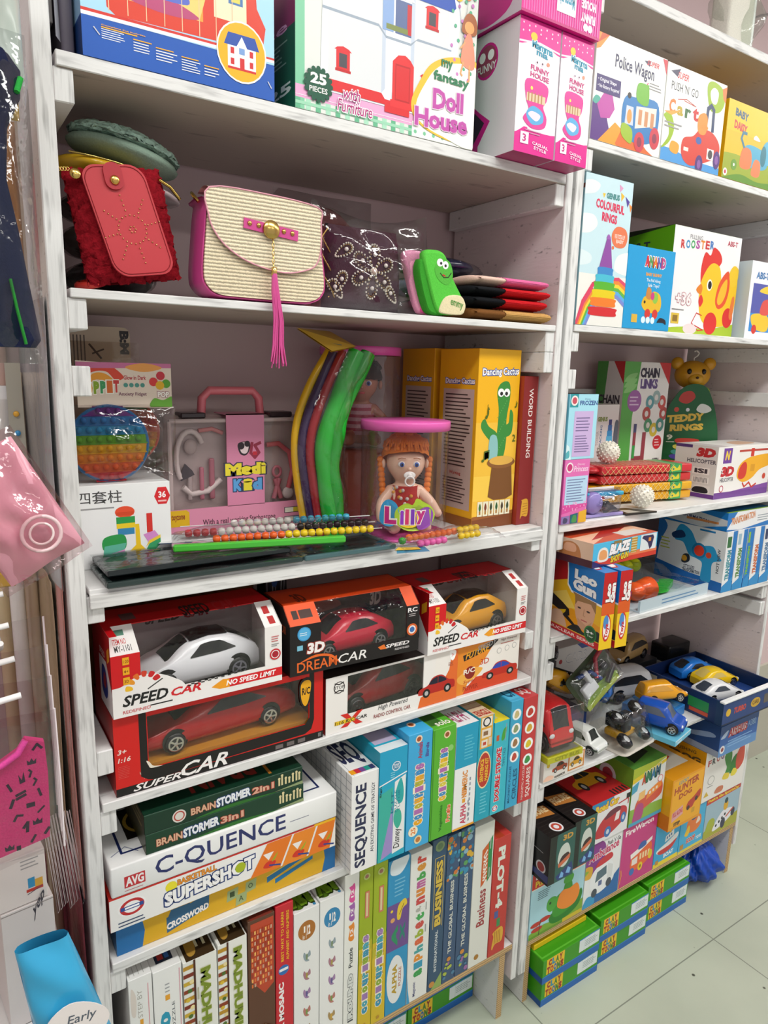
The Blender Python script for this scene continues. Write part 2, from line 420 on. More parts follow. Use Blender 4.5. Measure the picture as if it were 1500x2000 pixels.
# ================================================================ small pictures reused on the printed cartons
def pic_car(col, roof='333', wheel='222'):
    return [C([(.0, .32), (.04, .46), (.25, .55), (.38, .8), (.62, .84), (.82, .6), (.98, .52), (1, .3), (.9, .22), (.1, .22)], col),
            C([(.3, .56), (.4, .76), (.6, .79), (.76, .58)], roof), L([(.53, .56), (.53, .79)], .03, col),
            E(.22, .26, .1, .17, wheel), E(.8, .26, .1, .17, wheel), E(.22, .26, .05, .09, 'bbb'), E(.8, .26, .05, .09, 'bbb')]
def pic_house(wall, roof, door):
    return [R(.1, .1, .9, .6, wall), P([(0, .58), (.12, .86), (.88, .86), (1, .58)], roof), P([(.35, .58), (.5, .82), (.65, .58)], wall),
            R(.44, .06, .57, .34, door), R(.18, .4, .28, .54, door), R(.72, .4, .82, .54, door), R(.18, .16, .28, .3, door), R(.72, .16, .82, .3, door), R(.42, .42, .58, .56, '7aa0d8'), R(.1, .06, .9, .11, door)]
def pic_toy(col, c2, c3):
    """a rounded push-along toy on wheels"""
    return [C([(.05, .3), (.1, .62), (.3, .66), (.42, .92), (.66, .95), (.74, .64), (.95, .6), (.97, .28), (.5, .2)], col), E(.55, .74, .12, .13, c2), E(.2, .46, .07, .09, c2),
            E(.25, .2, .14, .17, c3), E(.76, .2, .14, .17, c3), E(.25, .2, .06, .07, c2), E(.76, .2, .06, .07, c2)]
def logo(c='c33', c2='2a4d9a'): return [E(.5, .5, .5, .5, 'f4f4f4'), E(.5, .5, .43, .43, c), E(.5, .5, .3, .3, 'f4f4f4'), R(.1, .4, .9, .6, c2), R(.25, .45, .75, .55, 'fff')]

# ================================================================ first unit, top board
carton('doll_house_carton', 'blue and red corrugated carton with a house in a yellow circle, top board', 'toy carton', (.036, .0, S1), (.2575, .3, .18), '1c4c9c',
       {'F': [R(0, .26, 1, 1, 'a8d8f0'), P([(0, .275), (1, .29), (1, .31), (0, .3)], 'd4372e'), P([(0, .255), (1, .275), (1, .295), (0, .28)], 'f4f6fa'), R(0, 0, 1, .255, '1c58b4'),
              P([(.12, .34), (.16, .3), (.93, .33), (.95, .5), (.9, .62), (.88, 1), (.1, 1)], 'd8402c'), R(.17, .42, .6, 1, 'f0a040'), P([(.2, .42), (.58, .42), (.62, .6), (.5, 1), (.2, 1)], 'f8cf78'),
              R(.66, .48, .84, 1, 'f2e2c0'), R(.74, .6, .82, .74, '4a78b0'), R(.755, .615, .805, .725, 'd8d060'), C([(.2, .44), (.3, .52), (.45, .5), (.58, .43), (.4, .4)], 'b84a78'),
              C([(.33, .5), (.38, .6), (.5, .58), (.52, .5)], '5a6cc8'), C([(.45, .6), (.5, .72), (.58, .66), (.56, .58)], 'c85030'), [L([(.13 + i * .09, .32), (.13 + i * .09, 1)], .006, 'e8c8a0') for i in range(8)],
              G(.09, .13, .2, .2, 5, 'e8eef8'), R(.09, .2, .26, .208, 'f0b030'), G(.24, .1, .33, .17, 4, 'e8eef8'), R(.24, .175, .33, .182, 'f0b030'), G(.35, .08, .46, .155, 4, 'e8eef8'), R(.35, .16, .44, .167, 'f0b030'),
              G(.48, .055, .58, .14, 5, 'e8eef8'), R(.48, .145, .57, .152, 'f0b030'), G(.6, .06, .68, .12, 3, 'e8eef8'), R(.6, .125, .68, .132, 'f0b030'),
              T('Complete Set includes', .09, .21, .3, .222, 'f0b030', 0, .02),
              E(.81, .285, .142, .215, 'f4f4f0'), E(.81, .285, .134, .203, 'f0b21c'), S(pic_house('f2f2f6', '2a50a8', 'd02c30'), .71, .14, .91, .45), L([(.055, .19), (.08, .15)], .008, 'c8ccd4'), L([(.96, .13), (.98, .09)], .008, 'c8ccd4')],
        'L': [R(0, .26, 1, 1, '8ab0d0'), R(0, 0, 1, .25, '18386e')]})
t = empty('grey_binder', 'grey sheets bowed between the unit post and the blue corrugated carton', 'binder', (.003, .03, S1 + .0006))
MB().box(.014, 0, 0, .03, .24, .2, '5c5662', .004).build('dark_cover', t)
m = MB(); m.grid(lambda a, b: Vector((.006 + .016 * math.sin(PI * a * .5) * (1 - .4 * b), -.012 + .05 * a, .02 + .18 * b)), 12, 6, 'c4c4ca'); m.build('bowed_sheet', t)
MB().box(.001, .03, .05, .011, .2, .2, 'dcdad8', .001).build('paper_block', t)
carton('doll_house_carton', 'large white carton showing a white doll house with red windows and door', 'toy carton', (.3265, .0, S1), (.3365, .26, .25), 'dfe3de',
       {'F': [R(0, 0, .045, 1, '7fc8a2'), R(.0, .06, 1, .13, 'e6a8d0'), [R(.0 + i * .05, .0, .025 + i * .05, .06, ['64b48c', 'a8dcc0'][i % 2]) for i in range(14)], R(0, .025, .68, .042, '9ad4b4'),
              L([(0, .075), (1, .075)], .004, 'f8e4f2'), R(.62, 0, 1, .09, 'f0f4ec'), [O(.64 + .055 * (i % 7), .01 + .05 * ((i * 3) % 2) + .02, .012, ['7cc49c', 'd890c4'][i % 2]) for i in range(12)],
              P([(.08, .13), (.12, .2), (.14, 1), (.9, 1), (.86, .15), (.78, .13)], 'e4eaf2'), R(.16, .2, .44, 1, 'dde1e4'), R(.62, .2, .82, 1, 'dde1e4'), P([(.44, .2), (.46, .23), (.46, 1), (.44, 1)], 'c4d0e0'), P([(.6, .23), (.62, .2), (.62, 1), (.6, 1)], 'c4d0e0'), R(.46, .22, .6, 1, 'eef3fa'),
              P([(.13, .58), (.42, .58), (.46, .53), (.6, .53), (.64, .57), (.84, .57), (.84, .56), (.63, .555), (.6, .515), (.46, .515), (.42, .565), (.13, .565)], '9aa8b8'),
              [[P([(u - .045, v + .1), (u - .03, v + .115), (u, v + .125), (u + .03, v + .115), (u + .045, v + .1)], 'd8262c'), R(u - .035, v - .005, u + .035, v + .1, 'd8262c'), R(u - .02, v + .01, u + .02, v + .085, '46464e'), R(u - .04, v - .015, u + .04, v, 'c01e24')] for u, v in ((.235, .27), (.25, .72), (.7, .26), (.72, .66))],
              R(.44, .56, .5, .76, '88a8d8'), R(.51, .56, .6, .75, '586a98'), P([(.45, .76), (.5, .83), (.56, .84), (.62, .76)], 'f2f6fa'), R(.575, .57, .6, .74, 'c4262c'), R(.46, .57, .58, .6, '7a8848'),
              P([(.43, 1), (.47, .86), (.55, .9), (.62, .79), (.84, .79), (.86, .82), (.82, 1)], '2450b0'), P([(.47, .86), (.55, .9), (.62, .79), (.6, .8), (.55, .88)], '183c88'),
              P([(.14, .2), (.44, .2), (.46, .17), (.6, .17), (.64, .2), (.76, .2), (.76, .14), (.6, .14), (.6, .1), (.46, .1), (.46, .14), (.14, .14)], 'd8262c'),
              P([(.5, .17), (.5, .4), (.53, .44), (.57, .45), (.6, .43), (.62, .4), (.62, .17)], 'dc2a2e'), R(.515, .18, .6, .39, 'b81c22'), R(.52, .19, .595, .38, 'd4282c'), R(.49, .14, .62, .18, 'e03034'),
              C([(.64, .1), (.61, .2), (.66, .34), (.72, .45), (.82, .52), (.93, .54), (1.02, .5), (1.02, .05), (.9, .02), (.75, .04)], 'f0c038'), C([(.66, .1), (.64, .2), (.69, .33), (.75, .43), (.84, .49), (1.02, .48), (1.02, .03), (.8, .04)], 'f6f7f0'),
              [O(.84 + .02 * ((i * 7) % 5), .4 + .04 * i, .011, ['58b088', 'c87cc0'][i % 2]) for i in range(15)], [O(.95 + .012 * (i % 3), .42 + .045 * i, .012, ['c87cc0', '58b088'][i % 2]) for i in range(13)],
              E(.875, .92, .03, .055, 'f0c020'), E(.93, .95, .032, .06, 'e88848'), L([(.875, .87), (.91, .62)], .003, '999'), L([(.93, .89), (.91, .62)], .003, '999'),
              C([(.9, .7), (.92, .8), (.96, .82), (.99, .78), (.985, .7)], 'a8643c'), E(.945, .735, .03, .036, 'f0a868'), C([(.9, .52), (.925, .68), (.965, .68), (.985, .5)], 'ec9478'), L([(.915, .52), (.9, .45), (.91, .44)], .012, 'e8a870'), L([(.955, .51), (.955, .42), (.945, .41)], .012, 'e8a870'), L([(.92, .64), (.895, .6)], .01, 'e8a870'),
              O(.11, .15, .085, '12543c'), [O(.11 + .063 * math.cos(i * PI / 8), .15 + .085 * math.sin(i * PI / 8), .014, '12543c') for i in range(16)], T('25', .07, .15, .15, .21, 'f4f4ee', 0, .04), T('PIECES', .065, .105, .155, .135, 'f4f4ee', 0, .02),
              T('with', .235, .11, .325, .175, 'b02878', 0, .01, .2, 'fff', .05), T('Furniture', .205, .035, .39, .105, 'b02878', 0, .01, .2, 'fff', .05),
              T('my', .78, .435, .85, .5, '2c7c54', 0, .03), T('fantasy', .735, .35, .955, .425, '2c7c54', 0, .03), T('Doll', .735, .19, .925, .315, 'c050a8', 3, .04, 0, 'e8d0e4', .03), T('House', .63, .065, .955, .18, 'c050a8', 2, .04, 0, 'e8d0e4', .03)],
        'L': [R(0, 0, 1, .45, '1c6048'), R(0, .45, 1, 1, '8c3060'), T('house', .1, .44, .9, .5, 'f0b8d8'), R(0, .7, 1, 1, '8a2c20'), T('25', .62, .1, .95, .16, 'd8e8dc', 0, .03), G(.5, .26, .9, .4, 6, '8cb49c')],
        'R': [R(0, 0, 1, 1, '58b488')]}, None)
def funny(flip=False):
    return [R(0, 0, 1, .26, 'd8208c'), C([(-.1, .16), (.3, .22), (.7, .3), (1.1, .36), (1.1, .6), (-.1, .6)], 'f2eef2'), R(0, .2, 1, .8, 'f2eef2'), C([(.3, .19), (.65, .24), (1, .29), (1, .19)], 'f2eef2'), R(0, .84, 1, 1, 'd8208c'), C([(0, .8), (.5, .86), (1, .8), (1, .9), (0, .9)], 'd8208c'), L([(0, .82), (.5, .845), (1, .82)], .03, 'f4d8ea'),
            [O(.08 + .14 * (i % 7), .9 + .045 * (i // 7) + .012 * (i % 2), .016, 'f6d0e6') for i in range(14)], T('Mamma', .3, .8, .82, .86, '1a8aa8', -6, .04, 0, 'fff', .06), T('mia', .42, .755, .7, .8, '1a8aa8', -6, .04), E(.34, .88, .08, .03, 'f4c030'), 
            O(.45, .7, .04, 'f8d8e8'), O(.58, .7, .04, 'f8d8e8'), O(.45, .7, .018, '333'), O(.58, .7, .018, '333'), E(.72, .71, .04, .015, 'e88c70'), T('FUNNY', .3, .635, .76, .675, 'c02878', -4, .03), T('HOUSE', .3, .585, .76, .625, 'c02878', -4, .03),
            C([(.22, .56), (.22, .42), (.3, .34), (.18, .26), (.4, .2), (.7, .22), (.76, .3), (.66, .38), (.74, .44), (.72, .55)], 'd83c94'), R(.24, .4, .7, .46, 'd8c0a0'), [R(.27 + .08 * i, .4, .3 + .08 * i, .47, 'b08050') for i in range(5)], C([(.25, .3), (.4, .37), (.64, .34), (.66, .26), (.4, .23)], '5aa8d8'), C([(.3, .3), (.4, .33), (.6, .31), (.5, .26)], 'f0d8e8'), O(.35, .5, .03, 'f4e060'),
            G(.24, .15, .7, .19, 2, 'c890b0'), R(.14, .07, .34, .16, 'f6f2f6'), T('3', .19, .085, .28, .145, 'c0207c', 0, .03), T('CASUAL', .44, .08, .84, .105, 'fbe8f4', -6, .02), T('STYLE', .48, .045, .8, .07, 'fbe8f4', -6, .02)]
fside = [R(0, 0, 1, 1, 'e4dde4'), P([(0, 0), (0, 1), (.42, 1), (.5, .9), (.56, .7), (.46, .55), (.62, .4), (.74, .3), (.6, .1), (.3, 0)], 'd0208a'), P([(0, 0), (0, 1), (.37, 1), (.46, .88), (.5, .7), (.42, .55), (.58, .4), (.68, .3), (.54, .12), (.2, .06)], '3c2c40'),
         P([(0, .42), (.28, .56), (.52, .4), (.5, .34), (.28, .46), (0, .33)], '3cae2c'), R(.05, .15, .45, .38, 'a89450'), R(.12, .18, .2, .3, '80582c'), R(.25, .18, .33, .3, '80582c'), R(.0, .05, .36, .13, '2c78c0'), R(.4, .03, .62, .14, 'c83088'), R(.44, .05, .58, .1, 'b07048'), O(.68, .78, .14, 'd0208a'), O(.68, .78, .12, '9c4460'), O(.63, .82, .04, 'fff'), O(.72, .82, .04, 'fff'), T('FUNNY', .58, .7, .78, .76, 'f0f0f0', 0, .02), R(.1, .86, .42, .97, 'd8b8cc')]
fbot = [R(0, 0, 1, 1, 'a81c64'), R(.12, .1, .6, .5, 'c8b8c0'), R(.3, .55, .8, .7, 'd8a0c0')]
for i, (x, lb) in enumerate([(.716, 'upright pink and white play house carton with its side window showing a green roof'), (.8155, 'upright pink and white play house carton at the very end of the top board')]):
    carton('play_house_carton', lb, 'toy carton', (x, -.046, S1), (.096 if i == 0 else .0815, .25, .207), 'eee6ee', {'F': funny(), 'L': fside, 'D': fbot}, {'L': 'd0208a'}, group='upright play house cartons')
carton('play_house_carton', 'magenta play house carton lying upside down across the two upright ones', 'toy carton', (.708, -.055, S1 + .2085), (.19, .25, .1), 'd8208c',
       {'F': [R(0, .0, 1, .04, 'b81870'), [L([(.03 + i * .03, .05), (.03 + i * .03, .6)], .02, 'e46cb4') for i in range(32)], R(.42, .2, .66, .6, 'f0e8f0'), T('Mamma mia', .44, .3, .64, .5, '1a8aa8', 180, .04), T('FUNNY', .73, .2, .92, .34, 'f8e0f0', 180, .05), T('HOUSE', .73, .4, .92, .54, 'f8e0f0', 180, .05), O(.8, .12, .06, 'f8e0f0'), O(.86, .12, .06, 'f8e0f0'), C([(.4, 1), (.5, .7), (.8, .66), (.9, 1)], 'ecc0dc')],
        'L': [R(0, 0, 1, 1, 'cfc4d0'), C([(.55, .1), (.85, .1), (.95, .5), (.8, .9), (.5, .8)], 'c83088'), T('HOUSE', .3, .2, .5, .4, '904060', 180), R(0, .5, .3, 1, '4a3048')]})

# ================================================================ first unit, third board: upright cartons
carton('stacking_block_carton', 'white carton of coloured stacking blocks under the rainbow popper pack', 'toy carton', (.004, .105, S3), (.149, .14, .131), 'f0f2f2',
       {'F': [T('四套柱', .06, .78, .5, .93, '444', 0, .005), G(.06, .7, .52, .75, 1, '999'), P([(.83, .82), (.87, .93), (.96, .93), (1, .82), (.96, .72), (.87, .72)], 'd8262c'), T('36', .875, .8, .955, .88, 'fff', 0, .03), R(.87, .75, .96, .77, 'f4c0c0'),
              E(.52, .66, .1, .07, 'e8502c'), R(.43, .62, .61, .66, 'd84820'), R(.43, .52, .62, .6, '2c9c4c'), R(.43, .46, .62, .52, 'f0d028'), R(.44, .38, .61, .46, '3888b8'), C([(.3, .2), (.3, .36), (.5, .38), (.5, .2)], '2c9c4c'), P([(.28, .14), (.5, .2), (.52, .28), (.3, .26)], '60b8a0'), P([(.28, .1), (.5, .14), (.5, .2), (.28, .14)], 'd890c8'),
              P([(.52, .14), (.62, .24), (.62, .5), (.66, .5), (.67, .24), (.74, .15)], 'f0c820'), R(.74, .38, .8, .62, 'd8342c'), P([(.7, .36), (.82, .4), (.88, .3), (.76, .24)], 'd890d0'), P([(.72, .16), (.76, .24), (.88, .3), (.88, .22), (.78, .12)], '38a068'), P([(.72, .2), (.76, .28), (.88, .34), (.88, .3), (.76, .24)], 'f0d040')]}, tilt=2)
# dancing cactus boxes
ctop = [R(0, 0, 1, 1, 'e8b020'), L([(0, 1), (.5, .5), (1, 1)], .02, 'b88414')]
cart_l = [R(.12, .1, .92, .78, 'c8b4a8'), T('Dancing Cactus', .16, .8, .92, .84, 'fff', 0, .03, 0, '2858b0', .09), G(.18, .34, .86, .76, 20, '4c3c38'), T('Warning', .36, .29, .66, .315, 'b83020'), G(.18, .13, .86, .28, 9, '4c3c38'), R(0, 0, 1, .06, '9a5c20')]
carton('singing_plant_carton', 'yellow carton picturing a green cactus with eyes in a brown pot', 'toy carton', (.7425, .046, S3), (.111, .122, .36), 'f0b41c',
       {'F': [R(0, 0, 1, .6, 'f2c040'), R(0, .16, 1, .3, 'f6cc50'), R(0, 0, 1, .07, '7c4420'), P([(0, .07), (1, .09), (1, .07), (0, .05)], '9a5c2c'), T('Dancing Cactus', .1, .845, .96, .895, 'fff', 2, .02, 0, '2858b0', .09),
              C([(.56, .4), (.5, .5), (.52, .66), (.46, .77), (.56, .82), (.74, .82), (.78, .74), (.72, .62), (.74, .5), (.68, .4)], '3c8c3c'), C([(.54, .47), (.34, .5), (.14, .56), (.12, .6), (.2, .62), (.3, .58), (.5, .54)], '3c8c3c'), C([(.7, .52), (.86, .54), (.88, .64), (.8, .67), (.78, .6), (.7, .58)], '3c8c3c'),
              [O(.5 + .028 * (i % 8), .42 + .013 * i, .009, '6cb060') for i in range(26)], O(.55, .765, .075, 'fafafa'), O(.69, .765, .075, 'fafafa'), O(.56, .76, .035, '222'), O(.68, .76, .035, '222'), C([(.32, .4), (.34, .52), (.5, .52), (.54, .42), (.42, .38)], '8cc0c0'),
              P([(.36, .18), (.42, .36), (.9, .36), (.96, .18), (.8, .16), (.5, .16)], '7c5028'), E(.64, .375, .34, .035, '8c5c30'), E(.64, .385, .29, .026, 'e0b050'),
              [[R(.12 + .135 * i, .07, .24 + .135 * i, .155, 'e8e4c8'), C([(.15 + .135 * i, .12), (.18 + .135 * i, .145), (.21 + .135 * i, .12), (.19 + .135 * i, .1), (.17 + .135 * i, .1)], ['3c6c3c', '7c3c28', '304028', '2c5c34', '4c3c2c', '2c442c'][i]), R(.16 + .135 * i, .08, .2 + .135 * i, .1, 'a87838')] for i in range(6)],
              T('♪', .2, .62, .3, .7, '4c6820'), T('♫', .16, .38, .34, .45, '4c6820'), T('♪', .9, .68, .97, .72, '4c6820'), T('2', .88, .49, .96, .53, '4c6820')],
        'L': cart_l, 'T': ctop}, tilt=4.5)
carton('singing_plant_carton', 'yellow carton with a pale printed text panel, standing behind the cactus picture carton', 'toy carton', (.7425, .188, S3), (.111, .118, .362), 'e8ac1c', {'L': cart_l, 'T': ctop}, tilt=3)
carton('word_game_box', 'maroon spine of a boxed word game in cling film beside the unit wall', 'board game', (.8565, .036, S3), (.0405, .24, .309), '8c2a2a',
       {'F': [T('WORD BUILDING', .4, .46, .68, .92, 'f4ece8', -90, .012), C([(.3, .1), (.34, .16), (.3, .17), (.75, .17), (.78, .06), (.4, .06), (.28, .04)], 'e0a838'), [L([(.42, .07 + .018 * i), (.74, .075 + .018 * i)], .02, '8c4420') for i in range(5)], L([(.95, 0), (.95, 1)], .02, 'c87c78')],
        'L': [R(0, 0, 1, 1, 'a03c28')], 'T': [R(0, 0, 1, 1, 'a8483c'), C([(.2, .1), (.4, .5), (.7, .3)], 'd89c90')]}, tilt=4)

# ================================================================ first unit, fourth board: car cartons with windows
def window_carton(name, label, xyz, rot, w, d, h, h1, yc, cols, win, art, film=True, group='boxed remote control cars'):
    """carton with a film window: h1/yc give the sloped front edge; win = left, right, bottom, top margins of the front opening"""
    t = empty(name, label, 'boxed toy car', (xyz[0], xyz[1], xyz[2] + .0005), (0, 0, math.radians(rot)), group)
    wl, wr, wb, wt = win; k = .0016
    ins = cols.get('in', cols['b'])
    m = MB()
    prof = [(0, 0), (d, 0), (d, h), (yc, h), (0, h1)] if yc else [(0, 0), (d, 0), (d, h), (0, h)]
    m.prism(prof, 0, k, cols['l']); m.prism(prof, w - k, w, cols['r'])
    m.box(k, d - k, 0, w - k, d, h, cols['b'], 0, {'F': ins}); m.box(k, 0, 0, w - k, d, k, cols['b'], 0, {'T': cols.get('fl', ins)})
    # front frame
    m.box(0, -.0008, 0, w, k, wb, cols['f']); m.box(0, -.0008, wb, wl, k, h1, cols.get('fl2', cols['f'])); m.box(w - wr, -.0008, wb, w, k, h1, cols['f'])
    if yc:
        for a, b_ in ((0, wl), (w - wr, w)): m.add([(a, 0, h1), (b_, 0, h1), (b_, yc, h), (a, yc, h)], [(0, 1, 2, 3)], cols['s'])
        m.box(0, yc, h - k, w, d, h, cols['t'])
    else:
        if wt: m.box(wl, -.0008, h - wt, w - wr, k, h, cols['f'])
        m.box(0, 0, h - k, w, d, h, cols['t'])
    fr = frames(w, d, h); fr['F'] = ((0, -.0008, 0), (w, 0, 0), (0, 0, h1)); fr['S'] = ((0, 0, h1), (w, 0, 0), (0, yc or .01, h - h1)); fr['B'] = ((0, d - k, 0), (w, 0, 0), (0, 0, h))
    for q, it in art.items(): m.art(fr[q], it)
    m.build('printed_shell', t)
    f = MB()
    if yc: f.add([(wl, .0004, wb), (w - wr, .0004, wb), (w - wr, .0004, h1), (wl, .0004, h1), (w - wr, yc, h - .0006), (wl, yc, h - .0006)], [(0, 1, 2, 3), (3, 2, 4, 5)], 'g:f8f8f8')
    else: f.add([(wl, .0008, wb), (w - wr, .0008, wb), (w - wr, .0008, h - wt), (wl, .0008, h - wt)], [(0, 1, 2, 3)], 'g:f4f4f4')
    f.build('window_film', t)
    return t
def speed_art(h, h1):
    return {'F': [C([(-.03, -.15), (-.03, .42), (.05, .5), (.14, .62), (.24, .6), (.34, .46), (.4, .3), (.45, -.15)], 'f0eeec'), R(0, 0, 1, .2, 'f0eeec'),
                  [C([(.17 + .07 * math.cos(a) * .9 + .0, .4 + .2 * math.sin(a)), (.17 + .1 * math.cos(a), .4 + .28 * math.sin(a)), (.17 + .1 * math.cos(a - .28), .4 + .28 * math.sin(a - .28)), (.17 + .07 * math.cos(a - .28), .4 + .2 * math.sin(a - .28))], ['f0c030', 'e89828', 'e07028', 'd04028', 'c82028', 'c82028'][i]) for i, a in enumerate((3.1, 2.65, 2.2, 1.7, 1.2, .75))],
                  L([(.19, .38), (.27, .5)], .02, '444'), T('SPEED', .05, .16, .3, .34, '1c1c1c', 0, .03, .25), T('CAR', .315, .16, .49, .3, 'd02028', 0, .03, .25), T('REDEFINED', .05, .05, .2, .1, 'c83038', 0, .01), L([(.2, .1), (.32, .1)], .02, '1c1c1c'),
                  R(.62, .1, 1, .25, 'd41c24'), P([(.55, .16), (.62, .26), (.66, .24), (.66, .1), (.6, .1)], 'f0a020'), T('NO SPEED LIMIT', .64, .13, .96, .22, 'fff', 0, .03, .2),
                  [R(.41 + .02 * i, .27 + .02 * (i % 2) + .003 * i, .43 + .02 * i, .29 + .02 * (i % 2) + .003 * i, '222') for i in range(18)],
                  R(.06, .52, .095, .64, 'f0b020'), R(.06, .68, .095, .8, 'f0b020'), R(.06, .84, .095, .96, 'f0b020'), T('4+', .066, .71, .09, .76, '803010'), T('1:20', .064, .87, .092, .92, '803010'), T('3D', .066, .55, .09, .6, '803010'),
                  O(.955, .5, .1, 'c8202c'), O(.955, .5, .075, 'f0eeec'), O(.955, .5, .06, 'a82030'), G(.93, .72, .98, .84, 3, 'c86060'), G(.93, .64, .98, .7, 2, '777')],
            'S': [R(0, 0, .13, 1, 'f0eeec'), T('ITEM NO', .03, .35, .1, .55, 'c84040'), T('MY-1101', .03, .1, .12, .32, '444'), R(.04, .65, .1, .85, '5c8c78'), R(.93, .1, .97, .4, 'b83838'), R(.92, .5, .96, .8, 'b83838')],
            'T': [T('SPEED', .45, .3, .62, .7, '282828', 0, .03, .2), T('CAR', .65, .3, .78, .7, 'c83038', 0, .03, .2), R(0, 0, .04, 1, 'c41018'), R(.12, .5, .2, .75, '6c4c4c')],
            'L': [R(0, 0, 1, 1, 'b4141a'), P([(.35, 0), (1, 0), (1, .3), (.75, .62), (.35, .6)], 'ece8e8'), C([(.45, .2), (.5, .5), (.7, .5), (.78, .25), (.65, .12)], '24388c'), C([(.55, .28), (.6, .44), (.7, .4), (.68, .26)], 'a02430'), P([(.82, .62), (.95, .7), (.95, .86), (.82, .78)], 'e8a020'), T('SPEED', .4, .64, .7, .72, 'f0d0d0', 0, .02)],
            'B': [T('SPEED', .3, .72, .52, .86, '2c2424', 0, .03, .25), T('CAR', .54, .72, .7, .84, '8c2028', 0, .03, .25), P([(.5, .86), (.98, .86), (.96, .97), (.48, .97)], '8c1c24')]}
SPC = dict(l='c41018', r='eeebe8', b='c41018', f='efedea', fl2='d2141c', s='efedea', t='c8141c')
SPC['in'] = 'a49c9c'; SPC['fl'] = '888080'
super_t = window_carton('car_carton', 'largest red and black car carton with an amber floor and rounded window', (.026, .006, S4), 0, .356, .13, .134, .134, 0,
    {'l': 'a81414', 'r': 'cc1a18', 'b': '8c1410', 'f': 'cf1d1a', 't': '7c1414', 'in': '3c2420', 'fl': 'd8962c'}, (.05, .028, .034, .012),
    {'F': [R(0, 0, 1, .1, '161314'), [P([(a, b_), (a2, b2), (a2, b2 + .012), (a, b_ + .03)], 'c8a090') for a, b_, a2, b2 in ((.1, .22, .12, .14), (.18, .2, .2, .13))],
           P([(.105, .18), (.135, .12), (.16, .1), (.9, .12), (.935, .17), (.95, .3), (.95, 1), (.924, 1), (.924, .34), (.9, .255), (.16, .255), (.137, .33), (.137, 1), (.105, 1)], '191515'),
           C([(.13, .36), (.138, .3), (.15, .255), (.2, .25), (.16, .275), (.142, .34)], 'e8e0d0'),
           T('SUPER', .07, .015, .28, .1, 'f0ecea', 0, .02, .35), T('CAR', .28, .02, .5, .2, 'f2f0ee', 0, .02, .35), T('3+', .012, .52, .05, .58, 'f0dcd4', 0, .02, .2), T('1:16', .012, .42, .065, .48, 'f0dcd4', 0, .02, .2), G(.012, .22, .06, .38, 8, 'd87870', .12), R(.74, .02, .78, .075, '6c6464'), R(.8, .02, .84, .075, '6c6464'), R(.86, .02, .9, .075, '6c6464'), [L([(.975 + .006 * i, .03), (.975 + .006 * i, .08)], .01, '888') for i in range(3)],
           C([(.87, .84), (.872, .6), (.9, .48), (.925, .58), (.94, .85), (.905, .92)], '201818'), C([(.877, .82), (.88, .62), (.9, .52), (.92, .6), (.932, .83), (.905, .88)], 'e8a81c'), T('R/C', .883, .68, .927, .78, '1c1414', 0, .03)],
     'L': [G(.4, .5, .6, .52, 1, '7c2020')]})
MB().box(.012, .012, .0025, .344, .12, .034, 'd8962c').build('floor_insert', super_t)
speed_w = window_carton('car_carton', 'red and white car carton with a white coupe, topmost on the amber floored carton', (.026, -.004, S4 + .1345), 0, .272, .125, .128, .098, .045, SPC, (.042, .03, .03, 0), speed_art(.128, .098))
rc_t = window_carton('car_carton', 'white and orange car carton with a red coupe, below the black and orange one', (.388, .006, S4), 0, .302, .15, .11, .11, 0,
    {'l': '9a1c1a', 'r': 'e08830', 'b': '28201c', 'f': 'efece8', 't': '302824', 'in': '3c2c28', 'fl': '30302c'}, (.045, .085, .03, .004),
    {'F': [P([(.68, 0), (1, 0), (1, .98), (.95, .98), (.93, .6), (.86, .3), (.7, .2)], 'e46c2c'), P([(.8, .4), (.93, .62), (.93, 1), (.82, 1)], 'f0ece6'), P([(.68, .2), (.72, .3), (.85, .42), (.85, .27), (.68, .2)], 'efece8'),
           S(pic_car('b8241c', '1c1c30', '181818'), .68, .12, .98, .62), C([(.93, .95), (.935, .82), (.955, .76), (.975, .82), (.98, .94)], 'fff'), T('5+', .945, .84, .967, .9, 'c03020'), G(.92, .66, .97, .74, 3, '904030'), O(.09, .8, .105, '2c2424'), O(.09, .8, .09, 'efece8'), T('STOP', .055, .775, .125, .83, '2c2424', 0, .02), L([(.06, .88), (.09, .85), (.12, .88)], .02, '2c2424'), L([(.06, .72), (.09, .75), (.12, .72)], .02, '2c2424'),
           P([(.1, .06), (.15, .06), (.18, .14), (.21, .06), (.26, .06), (.205, .17), (.26, .3), (.22, .3), (.18, .2), (.15, .3), (.1, .3), (.155, .17)], 'd42820'), R(.06, .13, .2, .2, 'e8c020'), T('1:16 R/C CAR', .062, .135, .29, .195, '1c1818', 0, .02, .15), T('High Powered', .37, .17, .6, .28, '3c3c40', 0, 0, .3), T('RADIO CONTROL CAR', .34, .06, .62, .13, '8c2420', 0, .01)]})
